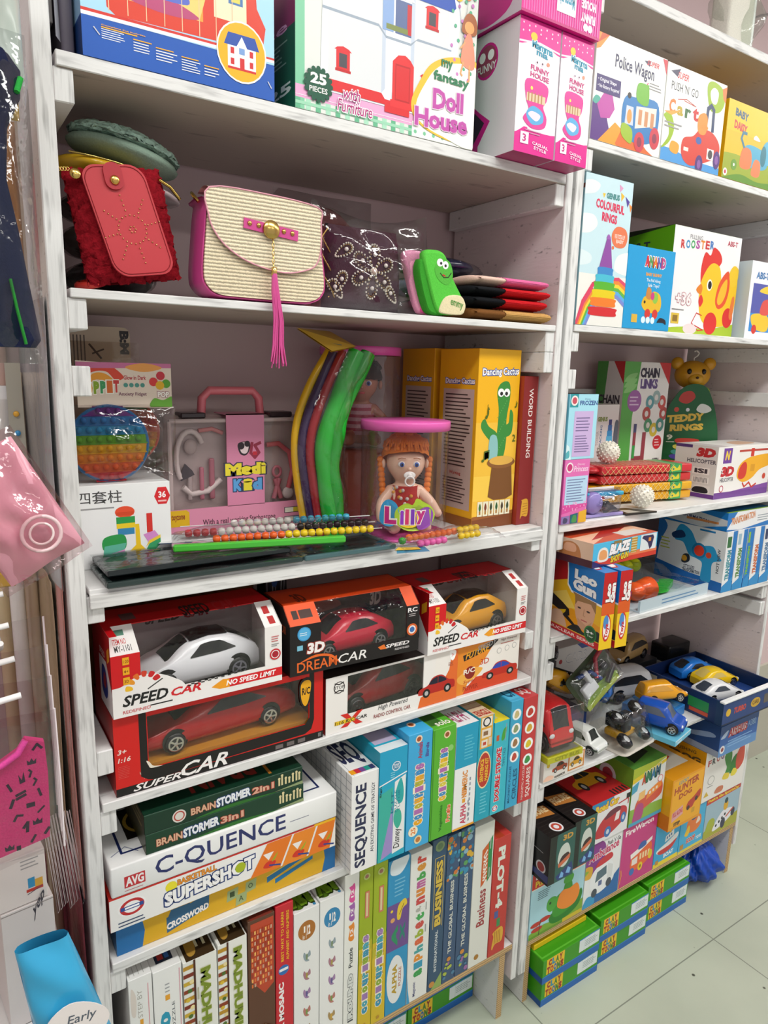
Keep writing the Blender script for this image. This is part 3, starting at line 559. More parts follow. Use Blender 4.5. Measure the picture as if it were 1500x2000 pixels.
orange_rc = carton('car_carton', 'orange and white radio control car carton on the board, beside the unit wall', 'boxed toy car', (.692, .008, S4), (.17, .13, .107), 'e8943c',
    {'F': [P([(.0, .55), (.3, .6), (.62, .95), (.62, 1), (1, 1), (1, 0), (.2, 0)], 'f0ebe4'), P([(.05, 0), (.3, .3), (1, .22), (1, 0)], 'd84420'), P([(0, 0), (0, 1), (.62, 1), (.45, .66), (.2, .3), (.1, 0)], 'e88c28'), C([(.0, .35), (.2, .5), (.4, .45), (.3, .3), (.1, .2)], 'f2b04c'), P([(.1, .68), (.5, .8), (.64, .95), (.6, .99), (.3, .86), (.08, .8)], '241c1c'), T('FUTURE', .12, .7, .5, .84, 'e8a020', 8, .03, .3), T('SPEEDY', .3, .82, .62, .92, 'b0b0b0', 8, .02, .3),
           O(.2, .42, .13, '8c2018'), T('R/C', .1, .4, .28, .5, 'f4ece0', 4, .03), T('3D', .36, .52, .5, .64, 'c84020'), T('Super', .1, .2, .3, .28, 'b83818', 0, .01, .2), T('POWER', .1, .06, .34, .16, 'a83018'), S(pic_car('c02818', '2c48b0', '1c1c1c'), .4, .12, .98, .56), O(.66, .72, .06, 'aaa'), O(.66, .72, .05, 'f0ebe4'), O(.79, .74, .06, 'aaa'), O(.79, .74, .05, 'f0ebe4'), O(.91, .76, .06, 'aaa'), O(.91, .76, .05, 'f0ebe4'), T('High Powered', .68, .9, .95, .96, '6c5050', 0, 0, .3), G(.68, .84, .96, .88, 1, 'b85848')],
     'L': [R(0, 0, 1, 1, 'c87828')]}, group='boxed remote control cars')
dream = window_carton('car_carton', 'black and orange car carton with a pink red coupe, perched between two stacks', (.312, -.006, S4 + .1355), -2, .262, .115, .118, .09, .03,
    {'l': '1a1516', 'r': '1a1516', 'b': '241818', 'f': '1b1617', 's': 'e8541c', 't': 'd44414', 'in': '3c2c2c', 'fl': '2c2020'}, (.058, .028, .03, 0),
    {'F': [T('DREAM', .05, .06, .34, .26, 'e86a28', 0, .008), T('CAR', .35, .07, .57, .26, 'f2f0ee', 0, .006, .2), C([(.06, .24), (.18, .36), (.3, .3), (.36, .1), (.28, .27), (.18, .31)], 'e86a28'), T('SPEED', .72, .18, .92, .26, 'f0ecec', 0, .03, .2), T('REDEFINED', .8, .1, .92, .14, 'd8d4d4'), P([(.66, .24), (.71, .28), (.73, .17), (.68, .18)], 'e8782c'),
           O(.1, .82, .14, '3c98d0'), O(.1, .82, .12, '58b0e0'), G(.07, .78, .13, .86, 2, 'e8f4fa'), R(.05, .5, .09, .6, '7cc0d8'), T('3D', .12, .4, .25, .62, 'f4f0ee', 0, .05, .1, '8c2c1c', .06), T('RC', .9, .86, .98, .96, 'e8e4e4', 0, .03), G(.91, .76, .97, .84, 2, 'c0b8b8'), O(.94, .48, .13, 'd8642c'), O(.94, .48, .09, 'f0e8e4'), O(.94, .48, .06, '3c6cb0')],
     'S': [R(.04, .3, .08, .7, '301c14'), R(.09, .3, .18, .7, '3c2018')],
     'T': [T('3D', .12, .3, .2, .7, '6c2410', 0, .04)],
     'L': [T('3D', .12, .74, .4, .9, 'f0ecec', 0, .05, .1), T('DREAM CAR', .4, .6, .86, .72, 'c8582c'), C([(.0, .2), (.2, .5), (.45, .48), (.5, .2)], 'd8a82c'), P([(.88, 0), (1, 0), (1, .8), (.88, .7)], '100c0c')],
     'B': [C([(.1, .5), (.3, .9), (.6, .6)], '8c3c30'), T('3D', .84, .5, .94, .75, 'd8c8c0', 0, .05, .1)]})
speed_y = window_carton('car_carton', 'red and white car carton with a yellow orange coupe, topmost beside the unit wall', (.606, -.002, S4 + .1105), 0, .26, .125, .126, .1, .05, SPC, (.042, .03, .03, 0), speed_art(.126, .1))
# parcels behind the car cartons
carton('brown_carton', 'plain brown carton at the back behind the car boxes', 'carton', (.03, .19, S4), (.3, .13, .31), '7c4c1c', {'F': [C([(.5, .86), (.55, .9), (.6, .86), (.66, .9), (.6, .84)], 'b07c3c'), C([(.3, .8), (.36, .84), (.4, .8), (.5, .8), (.4, .78)], '9c6428'), R(0, .78, 1, .785, '5c3410')]})
carton('wrapped_packet', 'dark film wrapped packet peeping over the black and orange car carton', 'packet', (.345, .17, S4), (.045, .04, .3), '3c3434', {'F': [[L([(.1 + .12 * i, .7), (.05 + .15 * i, .98)], .05, ['88848c', '2c3448', 'a8a8b0'][i % 3]) for i in range(7)], C([(.3, .82), (.4, .92), (.6, .88), (.5, .8)], '44609c')]})

# ================================================================ first unit, fifth board
def qlogo(u0, v0, u1, v1, c='c02c30'): return S(logo(c), u0, v0, u1, v1)
carton('board_game_box', 'yellow and blue board game box at the bottom of the lying stack', 'board game', (.014, .012, S5), (.4, .27, .058), 'd8a81c',
    {'F': [P([(0, 0), (.1, 0), (.112, .5), (.1, 1), (0, 1)], '1c6aa8'), P([(.93, 0), (1, 0), (1, 1), (.935, 1), (.945, .5)], '1c6aa8'), P([(.2, .1), (.38, .42), (.385, .92), (.2, .6)], '2c6088'), P([(.2, .5), (.22, .8), (.3, .8), (.3, .6)], '2c6088'), T('CROSSWORD', .2, .18, .38, .4, 'f0ece8', 9, .05), [[P([(u, v), (u + .05, v + .05), (u + .055, v + .4), (u + .005, v + .36)], '9cac78'), T(s, u + .015, v + .12, u + .037, v + .3, '3c4c2c')] for u, v, s in ((.46, .3, 'I'), (.5, .05, 'A'), (.545, .36, 'O'))],
           P([(.65, .42), (.84, .82), (.85, .95), (.65, .62)], '1c70a0'), P([(.69, .28), (.88, .64), (.88, .76), (.69, .44)], '1c70a0'), L([(.65, .64), (.84, .97)], .03, 'e8c868')], 'L': [R(0, 0, 1, 1, '185c90')]})
carton('board_game_box', 'white and red board game box with orange pictures, second lowest in the stack', 'board game', (.004, -.002, S5 + .0585), (.402, .29, .06), 'eeeeec',
    {'F': [R(0, .95, 1, 1, 'd02820'), qlogo(.03, .3, .14, .85), G(.03, .05, .14, .25, 2, '34486c'), O(.24, .72, .16, 'e8dc30'), T('BASKETBALL', .265, .68, .43, .86, 'e89020', 2, .03, 0, '4c2c10', .03), T('SUPERSHOT', .21, .15, .6, .58, 'f4f4f4', 4, .05, 0, '243c78', .07), O(.535, .5, .16, 'a8b820'),
           P([(.58, .0), (.66, .94), (.78, .94), (.72, 0)], 'e47820'), P([(.73, 0), (.79, .94), (.9, .94), (.85, 0)], 'e88828'), P([(.86, 0), (.91, .94), (1, .94), (.97, 0)], 'e87c20'), P([(.97, 0), (1, .94), (1, 0)], 'f4f0e8'), R(.89, .92, 1, 1, 'f0b820'),
           [[P([(u, .62), (u + .05, .62), (u + .025, .38)], 'f0ece8'), C([(u, .18), (u + .02, .34), (u + .06, .28), (u + .04, .12)], 'd03424'), C([(u + .04, .3), (u + .07, .56), (u + .055, .36)], '88b828'), L([(u + .03, .2), (u + .08, .1)], .05, '28408c')] for u in (.64, .78, .91)]], 'L': [R(0, 0, 1, 1, 'a81814')], 'T': [R(0, 0, 1, 1, 'c82820')]})
geo = [[L([(u, v), (u + .06, v + .05), (u + .1, v - .02)], .006, '8890a8') for u, v in ((.02, .1), (.1, .3), (.02, .5), (.12, .7), (.86, .5), (.8, .7), (.9, .86))], L([(.06, .1), (.06, .95), (.94, .95), (.94, .1), (.06, .1)], .014, '202c60')]
carton('board_game_box', 'thick white lying game box with wide navy lettering and a dark lid emblem', 'board game', (.008, -.004, S5 + .119), (.4, .29, .053), 'eceeed',
    {'F': [R(.05, .22, .13, .6, 'c03038'), T('AVG', .055, .26, .125, .56, 'f0eeee', 0, .04), G(.05, .1, .13, .16, 1, 'b85860'), T('C-QUENCE', .17, .16, .74, .84, '2c3468', 0, .012), G(.76, .42, .86, .5, 1, '8c90a0')],
     'T': geo + [R(.1, .2, .3, .5, '201c18'), O(.2, .35, .13, 'b09038'), O(.2, .35, .11, '282018'), O(.2, .35, .03, 'd8b848')]}, bev=.003)
chess = [[R(u, .3, u + .012, .3 + hh, 'd8cc9c') for u, hh in ((.83, .4), (.85, .55), (.875, .35), (.9, .3), (.925, .45), (.95, .5), (.97, .4))], [O(u + .006, .3 + hh, .07, 'd8cc9c') for u, hh in ((.83, .4), (.85, .55), (.875, .35), (.9, .3), (.925, .45), (.95, .5), (.97, .4))], P([(.8, .05), (1, .2), (1, .02)], '8c9c70')]
def brain(n, base, x0): return [R(0, .96, 1, 1, '2c5440'), C([(.3, .0), (.5, .18), (.7, .1), (.8, .0)], '2c6c28'), T('BRAIN', x0, .26, x0 + .15, .62, 'd8b090', 0, .03, 0, '8c2c1c', .04), T('STORMER', x0 + .155, .22, x0 + .375, .7, 'e8ecf0', 3, .05, 0, '28407c', .06), T(n, x0 + .385, .3, x0 + .53, .66, 'd8a890', 0, .04, 0, '9c3020', .05), chess]
carton('board_game_box', 'lower dark green chess game box lying on the white box', 'board game', (.064, .0, S5 + .1725), (.277, .2, .035), '143c28', {'F': brain('3in1', 0, .06), 'L': [R(0, 0, 1, 1, '3c3c24')]})
carton('board_game_box', 'upper dark green chess game box, topmost of the lying stack', 'board game', (.063, .0, S5 + .208), (.276, .2, .034), '103424',
    {'F': brain('2in1', 0, .27) + [O(.2, .45, .33, 'd8d4cc'), O(.2, .45, .26, 'b04438'), O(.2, .45, .2, 'd8d4cc')], 'T': [T('BRAIN', .3, .1, .72, .4, '8c3028', 180, .04), R(.78, .04, .8, .2, 'b07028'), O(.82, .5, .06, '6c7c70')], 'L': [R(0, 0, 1, 1, '3c3420'), G(.5, .1, .95, .9, 3, '8c7c48')]})
def spine(name, label, x0, x1, h, base, art, y=-.025, d=.285, faces=None, cat='board game', z=S5, rot=0, tilt=0, grp='board games standing upright in a row'):
    return carton(name, label, cat, (x0, y, z), (x1 - x0, d, h), base, art, faces, rot, tilt, grp)
circ = lambda cs, r=.34: [[O(.5, v, r, 'e8ecec'), O(.5, v, r * .85, 'f6f8f8'), C([(.3, v - .02), (.4, v + .03), (.6, v + .03), (.7, v - .01), (.5, v - .035)], c)] for v, c in cs]
hatch = [[L([(.02 + .07 * i, 0), (.02 + .07 * i, 1)], .006, '98a0a8') for i in range(14)], [L([(0, .04 + .08 * i), (1, .05 + .08 * i)], .006, 'a8b0b8') for i in range(12)], G(.72, .15, .9, .75, 9, 'b0b4b8'), R(.3, .4, .5, .5, 'c85058')]
spine('board_game_box', 'thick white upright game box with one big navy word along its spine', .427, .4855, .205, 'ecedec',
    {'F': [T('SEQUENCE', .14, .05, .62, .9, '2c3050', 90, .03), T('AN EXCITING GAME OF STRATEGY', .74, .16, .86, .88, '34384c', 90, .01), L([(.95, 0), (.95, 1)], .02, 'd0d4d8')], 'L': hatch, 'T': [L([(.1, .0), (.1, 1)], .015, 'a0a8b0'), T('SEQ', .12, .1, .9, .42, '2c3050', 0, .03), [R(.05 + .18 * i, .02, .23 + .18 * i, .07, ['e8a020', 'c83040', '784890', '2c9c90', '3c3c6c'][i]) for i in range(5)]]})
spine('board_game_box', 'aqua and lilac upright game box with a white panel and black script', .4875, .5505, .235, '22a6c4',
    {'F': [P([(0, 0), (.55, .08), (.5, .66), (0, .62)], '3cb0a0'), P([(.1, .02), (.55, .06), (.5, .5)], '9c8cc8'), R(0, .7, 1, 1, '22a0c8'), L([(0, .7), (1, .76)], .04, 'eceeee'), P([(.52, .04), (.96, .06), (.96, .74), (.56, .7)], 'e8eaea'), C([(.6, .6), (.78, .72), (.9, .6), (.86, .5), (.7, .5)], '2ca8a8'), C([(.55, .34), (.6, .44), (.8, .42), (.84, .32), (.7, .26)], '3cb098'), T('Disney', .56, .08, .86, .26, '20242c', 90, .01, .1), [T(s, .44 + .12 * i, .42, .53 + .12 * i, .62, '207c94', 90, .01) for i, s in enumerate(('KIT', 'PUZZLE', 'TUTOR'))], O(.6, .84, .16, 'd8e4ec'), O(.6, .84, .13, '4c8cb0'), T('TOYS', .5, .82, .7, .86, 'f4f4f4'), G(.4, .74, .56, .8, 3, '8cd0e0'), T('Sign', .02, .6, .1, .7, '222', 90)],
     'T': [R(.1, .1, .9, .9, 'b8b0cc'), R(.3, .3, .9, .85, 'e8e8e8'), R(.45, .4, .7, .8, 'b8a83c'), R(.7, .35, .85, .6, '98a8a8'), R(0, 0, 1, .08, 'd8e4e8')]})
bubble = lambda s, cs, u0, u1, v0, v1: [T(ch, u0, v0 + (v1 - v0) * i / len(s), u1, v0 + (v1 - v0) * (i + .88) / len(s), cs[i % len(cs)], 90, .08, 0, 'f0e8d0', .06) for i, ch in enumerate(s)]
spine('board_game_box', 'sky blue upright game box with bubble letters and a small yellow starburst', .5525, .61, .251, '3ea8dc',
    {'F': [bubble('colour-umns', ['e8a820', '3c8cc8', 'b06cb0', 'b8b030'], .32, .68, .2, .74), T('Animals', .4, .78, .58, .92, 'b83048', 90, .02), T('Birds', .72, .78, .86, .9, '584898', 90, .02), O(.42, .95, .14, 'f0d8c0'), O(.42, .95, .09, 'a85028'), O(.3, .16, .2, 'f4ecd0'), T('25', .2, .13, .4, .19, 'e07828', 90, .03), O(.52, .07, .16, 'e8d8a8'), O(.52, .07, .1, 'c07838')], 'T': [O(.5, .12, .16, 'f0d8c0'), O(.5, .12, .1, 'a85028')]})
spine('board_game_box', 'grass green upright game box with bubble letters', .6115, .6695, .246, '58b030',
    {'F': [bubble('colour-umns', ['e8b828', '3c8cc8', 'b06cb0', 'd8c840'], .34, .66, .34, .82), O(.6, .93, .14, 'f0d8b0'), O(.6, .93, .09, '98502c'), O(.78, .8, .12, '8cc870'), T('Vegetables', .4, .06, .56, .3, '2c7828', 90, .01), T('Fruits', .7, .12, .88, .28, 'e87848', 90, .04, 0, 'f4ead0', .05), L([(.06, 0), (.06, 1)], .03, '48982c')], 'T': [R(.1, .05, .6, .3, '3c6c2c'), T('solo', .3, .03, .9, .1, 'f0ece0', 0, .02)]})
spine('board_game_box', 'blue over white upright game box with red, orange and blue lettering', .671, .7285, .236, 'eceeee',
    {'F': [R(0, .6, 1, 1, '1e9cc0'), G(.4, .66, .85, .9, 8, '58bcd4'), T('ALPHA', .34, .04, .6, .24, 'c83858', 90, .03), T('-', .4, .25, .54, .29, 'e8a030', 90, .03), T('NUMERIC', .36, .3, .6, .56, 'e09038', 90, .03), T('NUM', .36, .3, .6, .4, 'e09038', 90, .03), G(.66, .06, .72, .3, 2, '909098'), [R(.7, .05 + .05 * i, .76, .08 + .05 * i, '9098a8') for i in range(9)], R(0, 0, 1, .02, 'e8a020')], 'T': [R(0, 0, 1, .25, 'e8eaec'), T('ALPH', .1, .05, .8, .2, 'a83c68', 0, .02)]})
spine('board_game_box', 'teal upright game box with a red oval badge and yellow picture strip', .7305, .772, .24, '20a2ba',
    {'F': [R(.1, .7, .9, 1, 'e0a838'), R(.16, .9, .84, .99, 'ece4d8'), O(.5, .945, .26, '282828'), O(.5, .945, .18, 'e8e4e0'), R(.2, .8, .8, .88, 'e8dccc'), R(.3, .82, .6, .86, '8c6848'), R(.2, .71, .6, .78, 'e4dccc'), R(.3, .73, .5, .76, 'c04030'), R(.66, .72, .86, .79, 'd8c8b0'), E(.46, .49, .46, .18, 'f0d8a0'), E(.46, .49, .42, .165, 'b8382c'), T('SENTENCE', .2, .38, .44, .6, 'e8c038', 90, .03), T('MAKING KIT', .52, .38, .74, .6, 'e8c038', 90, .03), G(.3, .06, .8, .28, 7, '68c8d8')], 'T': [R(0, 0, 1, .4, 'd8c0a0'), [L([(0, .03 + .06 * i), (1, .03 + .06 * i)], .03, 'a83c30') for i in range(6)], T('ENGLI', .1, .02, .9, .1, 'b02c28', 0, .03)]})
spine('board_game_box', 'light aqua upright game box with two words in red, a yellow lid end', .774, .816, .217, '3ab6c8',
    {'F': [T('DOUBLE STROKE', .22, .14, .56, .72, 'c82438', 90, .05, 0, 'f0e8e8', .05), T('TWIN TALE', .66, .5, .84, .7, '28708c', 90, .01), R(.16, .8, .34, .86, 'c05830'), C([(.5, .8), (.6, .9), (.85, .92), (.7, .8)], '48a038'), L([(.75, .78), (.8, .96)], .04, '9c9cb0'), S(logo(), .12, .03, .52, .1)], 'T': [R(0, 0, 1, .35, 'ecd428'), R(.1, .05, .5, .2, 'c8c890')]})
spine('board_game_box', 'blue upright game box with four white discs of small pictures', .8178, .8535, .254, '3aa4cc',
    {'F': [circ([(.87, 'c8b880'), (.74, '8c9c70'), (.61, '9c7048'), (.48, 'c04838')], .36), T('CIRCLES', .5, .07, .84, .36, '1c5c80', 90, .02), T('MAGNETIC PUZZLES', .16, .05, .32, .4, '1c5c80', 90, .01), L([(.0, 0), (.0, 1)], .06, '2c88b0')], 'T': [R(.1, .03, .9, .25, '58b8dc'), T('CI', .2, .06, .8, .2, '1c5c80', 0, .03)]})
spine('board_game_box', 'red upright game box with four white discs of small pictures', .8555, .8972, .252, 'c2383c',
    {'F': [circ([(.86, 'c03c30'), (.71, 'd0a030'), (.56, 'd8c028'), (.41, '3c9048')], .33), T('SQUARES', .5, .04, .84, .33, 'ecdcd8', 90, .02), T('MAGNETIC PUZZLES', .2, .03, .34, .36, 'ecd0cc', 90, .01)], 'T': [T('SQ', .2, .04, .8, .16, 'e8d4d0', 0, .03), L([(0, .2), (1, .2)], .04, 'e8c8c4')]})

# ================================================================ first unit, bottom board
B6 = dict(z=S6, y=.0, d=.3, grp='board games along the bottom board')
bug = lambda u, v, c, c2: [C([(u - .14, v + .01), (u - .1, v + .035), (u, v + .012), (u + .12, v + .035), (u + .15, v), (u + .02, v - .008), (u + .1, v - .03), (u - .05, v - .025)], c), E(u, v, .04, .02, c2)]
spine('board_game_box', 'white upright game box with thin pink line, nearest the post, bottom board', .0255, .063, .358, 'e6e8e6',
    {'F': [T('STEP BY', .35, .78, .55, .93, 'a8a8a0', 90, 0), R(.42, .74, .56, .77, 'e0a030'), G(.4, .66, .6, .72, 3, '98a098'), L([(.82, .3), (.82, .95)], .03, 'd88c98'), T('THES', .66, .1, .86, .3, '404450', 90, .02), T('20', .3, .2, .6, .36, '28a0b8', 90, .04), C([(.1, .95), (.3, .9), (.25, .8), (.08, .82)], 'd8d0c8')], 'T': [[L([(.1 + .2 * i, .02), (.1 + .2 * i, .4)], .02, 'a0a49c') for i in range(4)]]}, **B6)
spine('board_game_box', 'white upright game box with a blue number and small orange mark', .0645, .112, .353, 'e8eae8',
    {'F': [T('20', .2, .58, .56, .76, '2898b8', 90, .06), T('PUZZLE', .62, .62, .72, .8, '505860', 90, 0), G(.62, .5, .82, .6, 3, '888c90'), R(.4, .82, .56, .85, 'e0a030'), G(.4, .86, .6, .92, 3, 'a0a4a8'), L([(.92, .55), (.92, .97)], .03, 'd89ca8'), T('STEM', .2, .2, .5, .45, '505860', 90, 0)], 'T': [R(.2, .05, .8, .2, '2c3448'), R(.3, .07, .5, .16, 'b83c38'), R(.55, .07, .7, .16, '3c6cb0')]}, **B6)
folk = [[R(0, v / 22, .3, v / 22 + .022, ['7c2c1c', 'b88c28', '8c3c20', 'c8a838'][v % 4]) for v in range(22)], [O(.12 + .06 * (v % 3), v / 20 + .03, .07, ['d8b838', '4c6c28', 'e8d8a0'][v % 3]) for v in range(18)], R(.3, 0, .36, 1, '4c2414')]
ftop = [R(.1, .0, .95, .35, '3c2c18'), C([(.2, .05), (.3, .28), (.5, .2), (.45, .05)], 'b08838'), T('M', .5, .08, .8, .24, 'd8d0a8', 0, .05), O(.3, .2, .1, '8c3820')]
spine('board_game_box', 'shorter white upright game box with a brown folk art band', .1145, .1735, .346, 'e4e6df', {'F': [folk, T('MADHUBANI', .5, .3, .8, .93, '788c28', -90, .05, 0, 'c8cc98', .03), G(.4, .5, .46, .9, 2, 'b8b8a0')], 'T': ftop}, **B6)
spine('board_game_box', 'taller white upright game box with a folk art band beside the brown box', .1755, .229, .351, 'e6e8e1', {'F': [folk, T('MADHUMI ART', .52, .25, .82, .95, '788c28', -90, .05, 0, 'c8cc98', .03)], 'T': ftop}, **B6)
random.seed(3)
spine('board_game_box', 'dark brown upright game box with an orange letter tile picture', .231, .283, .372, '5c3a28',
    {'F': [P([(.1, .98), (.95, .98), (.95, .6), (.6, .56), (.1, .66)], 'b84428'), [R(.12 + .1 * (i % 8), .62 + .03 * (i // 8), .18 + .1 * (i % 8), .64 + .03 * (i // 8), ['d87038', 'e8b060', '9c3c28', 'c8a088'][(i * 7 + i // 8) % 4]) for i in range(88)], P([(.25, .26), (.4, .36), (.6, .38), (.95, .34), (.9, .28), (.6, .26), (.5, .16), (.35, .14)], 'c8b080'), T('Y', .36, .22, .5, .28, '4c3420'), T('C', .3, .15, .4, .2, '4c3420'), T('A', .62, .28, .76, .34, '4c3420')], 'T': [R(.1, 0, .9, .4, '7c3428')]}, **B6)
spine('board_game_box', 'bright red narrow upright game box with yellow small lettering and a blue disc', .2845, .32, .378, 'c42430',
    {'F': [T('MASTER MOSAIC', .16, .1, .46, .56, 'f0ecec', 90, .05), O(.45, .63, .3, '2c6cb0'), R(.2, .625, .7, .64, 'e8e8e8'), T('BEST WAY TO LEARN', .3, .68, .46, .96, 'e8b828', 90, .02), T('ALPHABET AND NUMBERS', .6, .68, .76, .96, 'e8b828', 90, .02)], 'T': [O(.5, .1, .3, 'a8b8c8'), R(.2, .2, .8, .3, '9c1820')]}, **B6)
def xed(c): return {'F': [E(.5, .87, .34, .06, c), R(.38, .86, .44, .9, 'f4f0e8'), T('12', .5, .84, .64, .9, 'f4f0e8', 0, .04), T('in 1', .34, .82, .48, .85, 'f4f0e8'), [bug(.5, v, a, b_) for v, a, b_ in ((.7, '90a0a8', '788c68'), (.58, 'a87888', 'a89848'), (.46, 'a080a8', '605890'), (.34, 'b87870', '78984c'), (.22, 'a88c58', 'c8a040'), (.1, '88a860', '98b048'))]], 'T': [C([(.05, .05), (.3, .2), (.2, .3), (.5, .25), (.8, .4), (.7, .2), (.95, .1), (.6, .08), (.4, .02)], '4c6c18'), T('Xed', .1, .04, .9, .28, '6c9420', 0, .08, 0, '2c3c10', .05), O(.85, .02, .06, '3c88b8')]}
spine('board_game_box', 'white upright game box with an orange brown oval and insect drawings', .3215, .375, .346, 'e6e8e6', xed('a86c2c'), **B6)
spine('board_game_box', 'white upright game box with a blue oval and insect drawings', .3765, .429, .349, 'e8eae8', xed('3484b4'), **B6)
jig = lambda u, v, c: [C([(u - .2, v - .03), (u - .1, v + .02), (u - .2, v + .045), (u, v + .05), (u + .15, v + .06), (u + .22, v + .03), (u + .16, v), (u + .2, v - .04), (u, v - .05)], c), T('12', u - .08, v - .02, u + .1, v + .025, 'f0e8e8', 90, .04)]
spine('board_game_box', 'white upright puzzle box with pink, purple and orange jigsaw pieces', .4305, .463, .381, 'e6e8e2', {'F': [jig(.5, .88, 'd85098'), jig(.5, .77, '9c60a8'), jig(.48, .65, 'e08830'), T('Puzzle', .32, .44, .6, .56, '484c50', 90, .02), T('ROUND', .3, .12, .66, .4, 'd8dcd8', 90, .06, 0, '484c50', .05), R(.3, .1, .7, .11, '484c50')]}, **B6)
cu = {'F': [R(0, 0, 1, .52, 'd0b428'), P([(0, .48), (1, .56), (1, .5), (0, .42)], 'b8b028'), bubble('colour-umns', ['3890b0', '48a0b0', '9c78b0', '88a838'], .3, .74, .1, .6), R(.4, .7, .72, .86, 'c8785c'), R(.48, .71, .62, .85, 'd8c8a0'), O(.5, .95, .24, 'b8c870'), O(.5, .95, .14, 'a06c60'), O(.5, .03, .12, 'b88c30')]}
spine('board_game_box', 'lime over yellow upright game box, first of two alike, beside the jigsaw piece box', .4645, .4955, .38, '98ac20', cu, **B6)
spine('board_game_box', 'lime over yellow upright game box, second of two alike, beside the blue banana box', .497, .530, .378, '9cb024', cu, **B6)
spine('board_game_box', 'blue and purple upright game box with a banana and a white oval badge', .5315, .5855, .37, '2e90c0',
    {'F': [R(0, .42, 1, .72, '6c4c8c'), C([(.45, .62), (.5, .7), (.8, .73), (.9, .69), (.7, .67), (.6, .61)], 'e0c438'), L([(.55, .64), (.75, .7)], .03, '705c18'), T('A', .22, .44, .5, .58, '2c8c60', 90, .08), T('X', .6, .46, .84, .58, '2c7c70', 90, .08), O(.25, .62, .1, 'd8a060'), O(.2, .68, .06, 'e0c438'), E(.45, .22, .4, .16, 'e0e4e4'), T('ALPHA', .3, .12, .52, .32, 'b89828', 90, .05), T('PUZZLE', .6, .16, .72, .29, 'b06848', 90, .02), C([(.1, .92), (.2, 1), (.9, 1), (.8, .94), (.5, .9)], 'd8e4e8'), G(.3, .76, .8, .88, 5, '70b8d8')]}, **B6)
ab = 'alphabet&number'; ac = ['3c9c50', '3898b8', 'e09030', '48a0a0', 'd86840', '9cb038', 'c85048', '48a858', 'b0b0a8', 'c84848', 'd88838', 'b86098', '48a050', 'd09038', 'c84840']
spine('board_game_box', 'white upright game box with rainbow lower case letters', .587, .6415, .365, 'e2e4df', {'F': [[T(ch, .3, .16 + .82 * i / 15, .72, .16 + .82 * (i + .85) / 15, ac[i], 90, .06) for i, ch in enumerate(ab)], T('Magnetic', .28, .03, .44, .13, '54588c', 90, .01), G(.78, .4, .84, .7, 2, '9ca0a0'), P([(0, 0), (.15, 0), (.05, .1), (0, .2)], '3c98c8')]}, **B6)
spine('board_game_box', 'slate blue upright game box with large gold outlined capitals', .643, .681, .375, '34506c', {'F': [T('INTERNATIONAL', .4, .12, .6, .4, 'c8d0d0', 90, .03), T('BUSINESS', .3, .43, .76, .86, 'd0b448', 90, .05, 0, '1c3048', .04), O(.5, .95, .32, '7c9468'), O(.5, .95, .2, '607c58'), P([(.2, 0), (1, .1), (1, 0)], '8ca858'), O(.3, .04, .2, 'c08840'), L([(.2, .42), (.2, .88), (.84, .88), (.84, .42)], .04, 'c8b060')]}, **B6)
random.seed(11)
def mosaic(): return [[O(random.uniform(.05, .95), random.uniform(.7, .99), random.uniform(.09, .2), random.choice(['3c8cb0', '5c9c5c', 'd0a838', '2c6c90', 'c87838', '88b0c0'])) for i in range(34)], [O(random.uniform(.1, .9), random.uniform(.02, .14), random.uniform(.08, .16), random.choice(['a8b848', '4c7c9c', '98689c'])) for i in range(9)]]
for x0, x1, lb, hh in ((.6825, .718, 'narrow slate blue upright game box with mosaic end, beside the gold capitals', .37), (.7195, .7575, 'narrow slate blue upright game box with mosaic end, beside the white box with red script', .372)):
    spine('board_game_box', lb, x0, x1, hh, '3c5474', {'F': [mosaic(), T('THE GLOBAL BUSINESS', .36, .2, .62, .7, 'd0d4cc', 90, .03), O(.48, .16, .16, 'c88838')]}, **B6)
spine('board_game_box', 'off white upright game box with red script and a green and orange banner', .759, .816, .363, 'dadcd4', {'F': [P([(.42, .56), (.74, .6), (.74, .86), (.42, .82)], 'c8602c'), P([(.74, .58), (.94, .62), (.94, .9), (.74, .86)], '2c8c50'), [L([(.6, .58 + .03 * i), (.68, .6 + .03 * i)], .06, 'e8e4dc') for i in range(8)], T('Business', .3, .28, .72, .54, '9c3438', 90, .02), T('INDIA', .5, .6, .6, .8, 'ece4d8', 90, .03), O(.4, .06, .12, 'a87830'), G(.8, .55, .86, .95, 2, 'a8aca4')]}, **B6)
spine('board_game_box', 'red upright game box with pale embossed capitals, last on the bottom board', .818, .87, .31, 'bc3a34', {'F': [T('PLOT-4', .28, .4, .7, .92, 'dce4d8', -90, .05), R(.25, .32, .48, .38, '4c5c98'), R(.42, .24, .62, .31, '3c8c50'), C([(.2, .08), (.28, .16), (.24, .2), (.78, .22), (.8, .1), (.4, .09), (.24, .05)], 'd8a838'), [L([(.36 + .1 * i, .1), (.36 + .1 * i, .2)], .03, '8c4c20') for i in range(4)]], 'T': [R(.2, 0, .6, .4, 'a83c20')]}, **B6)
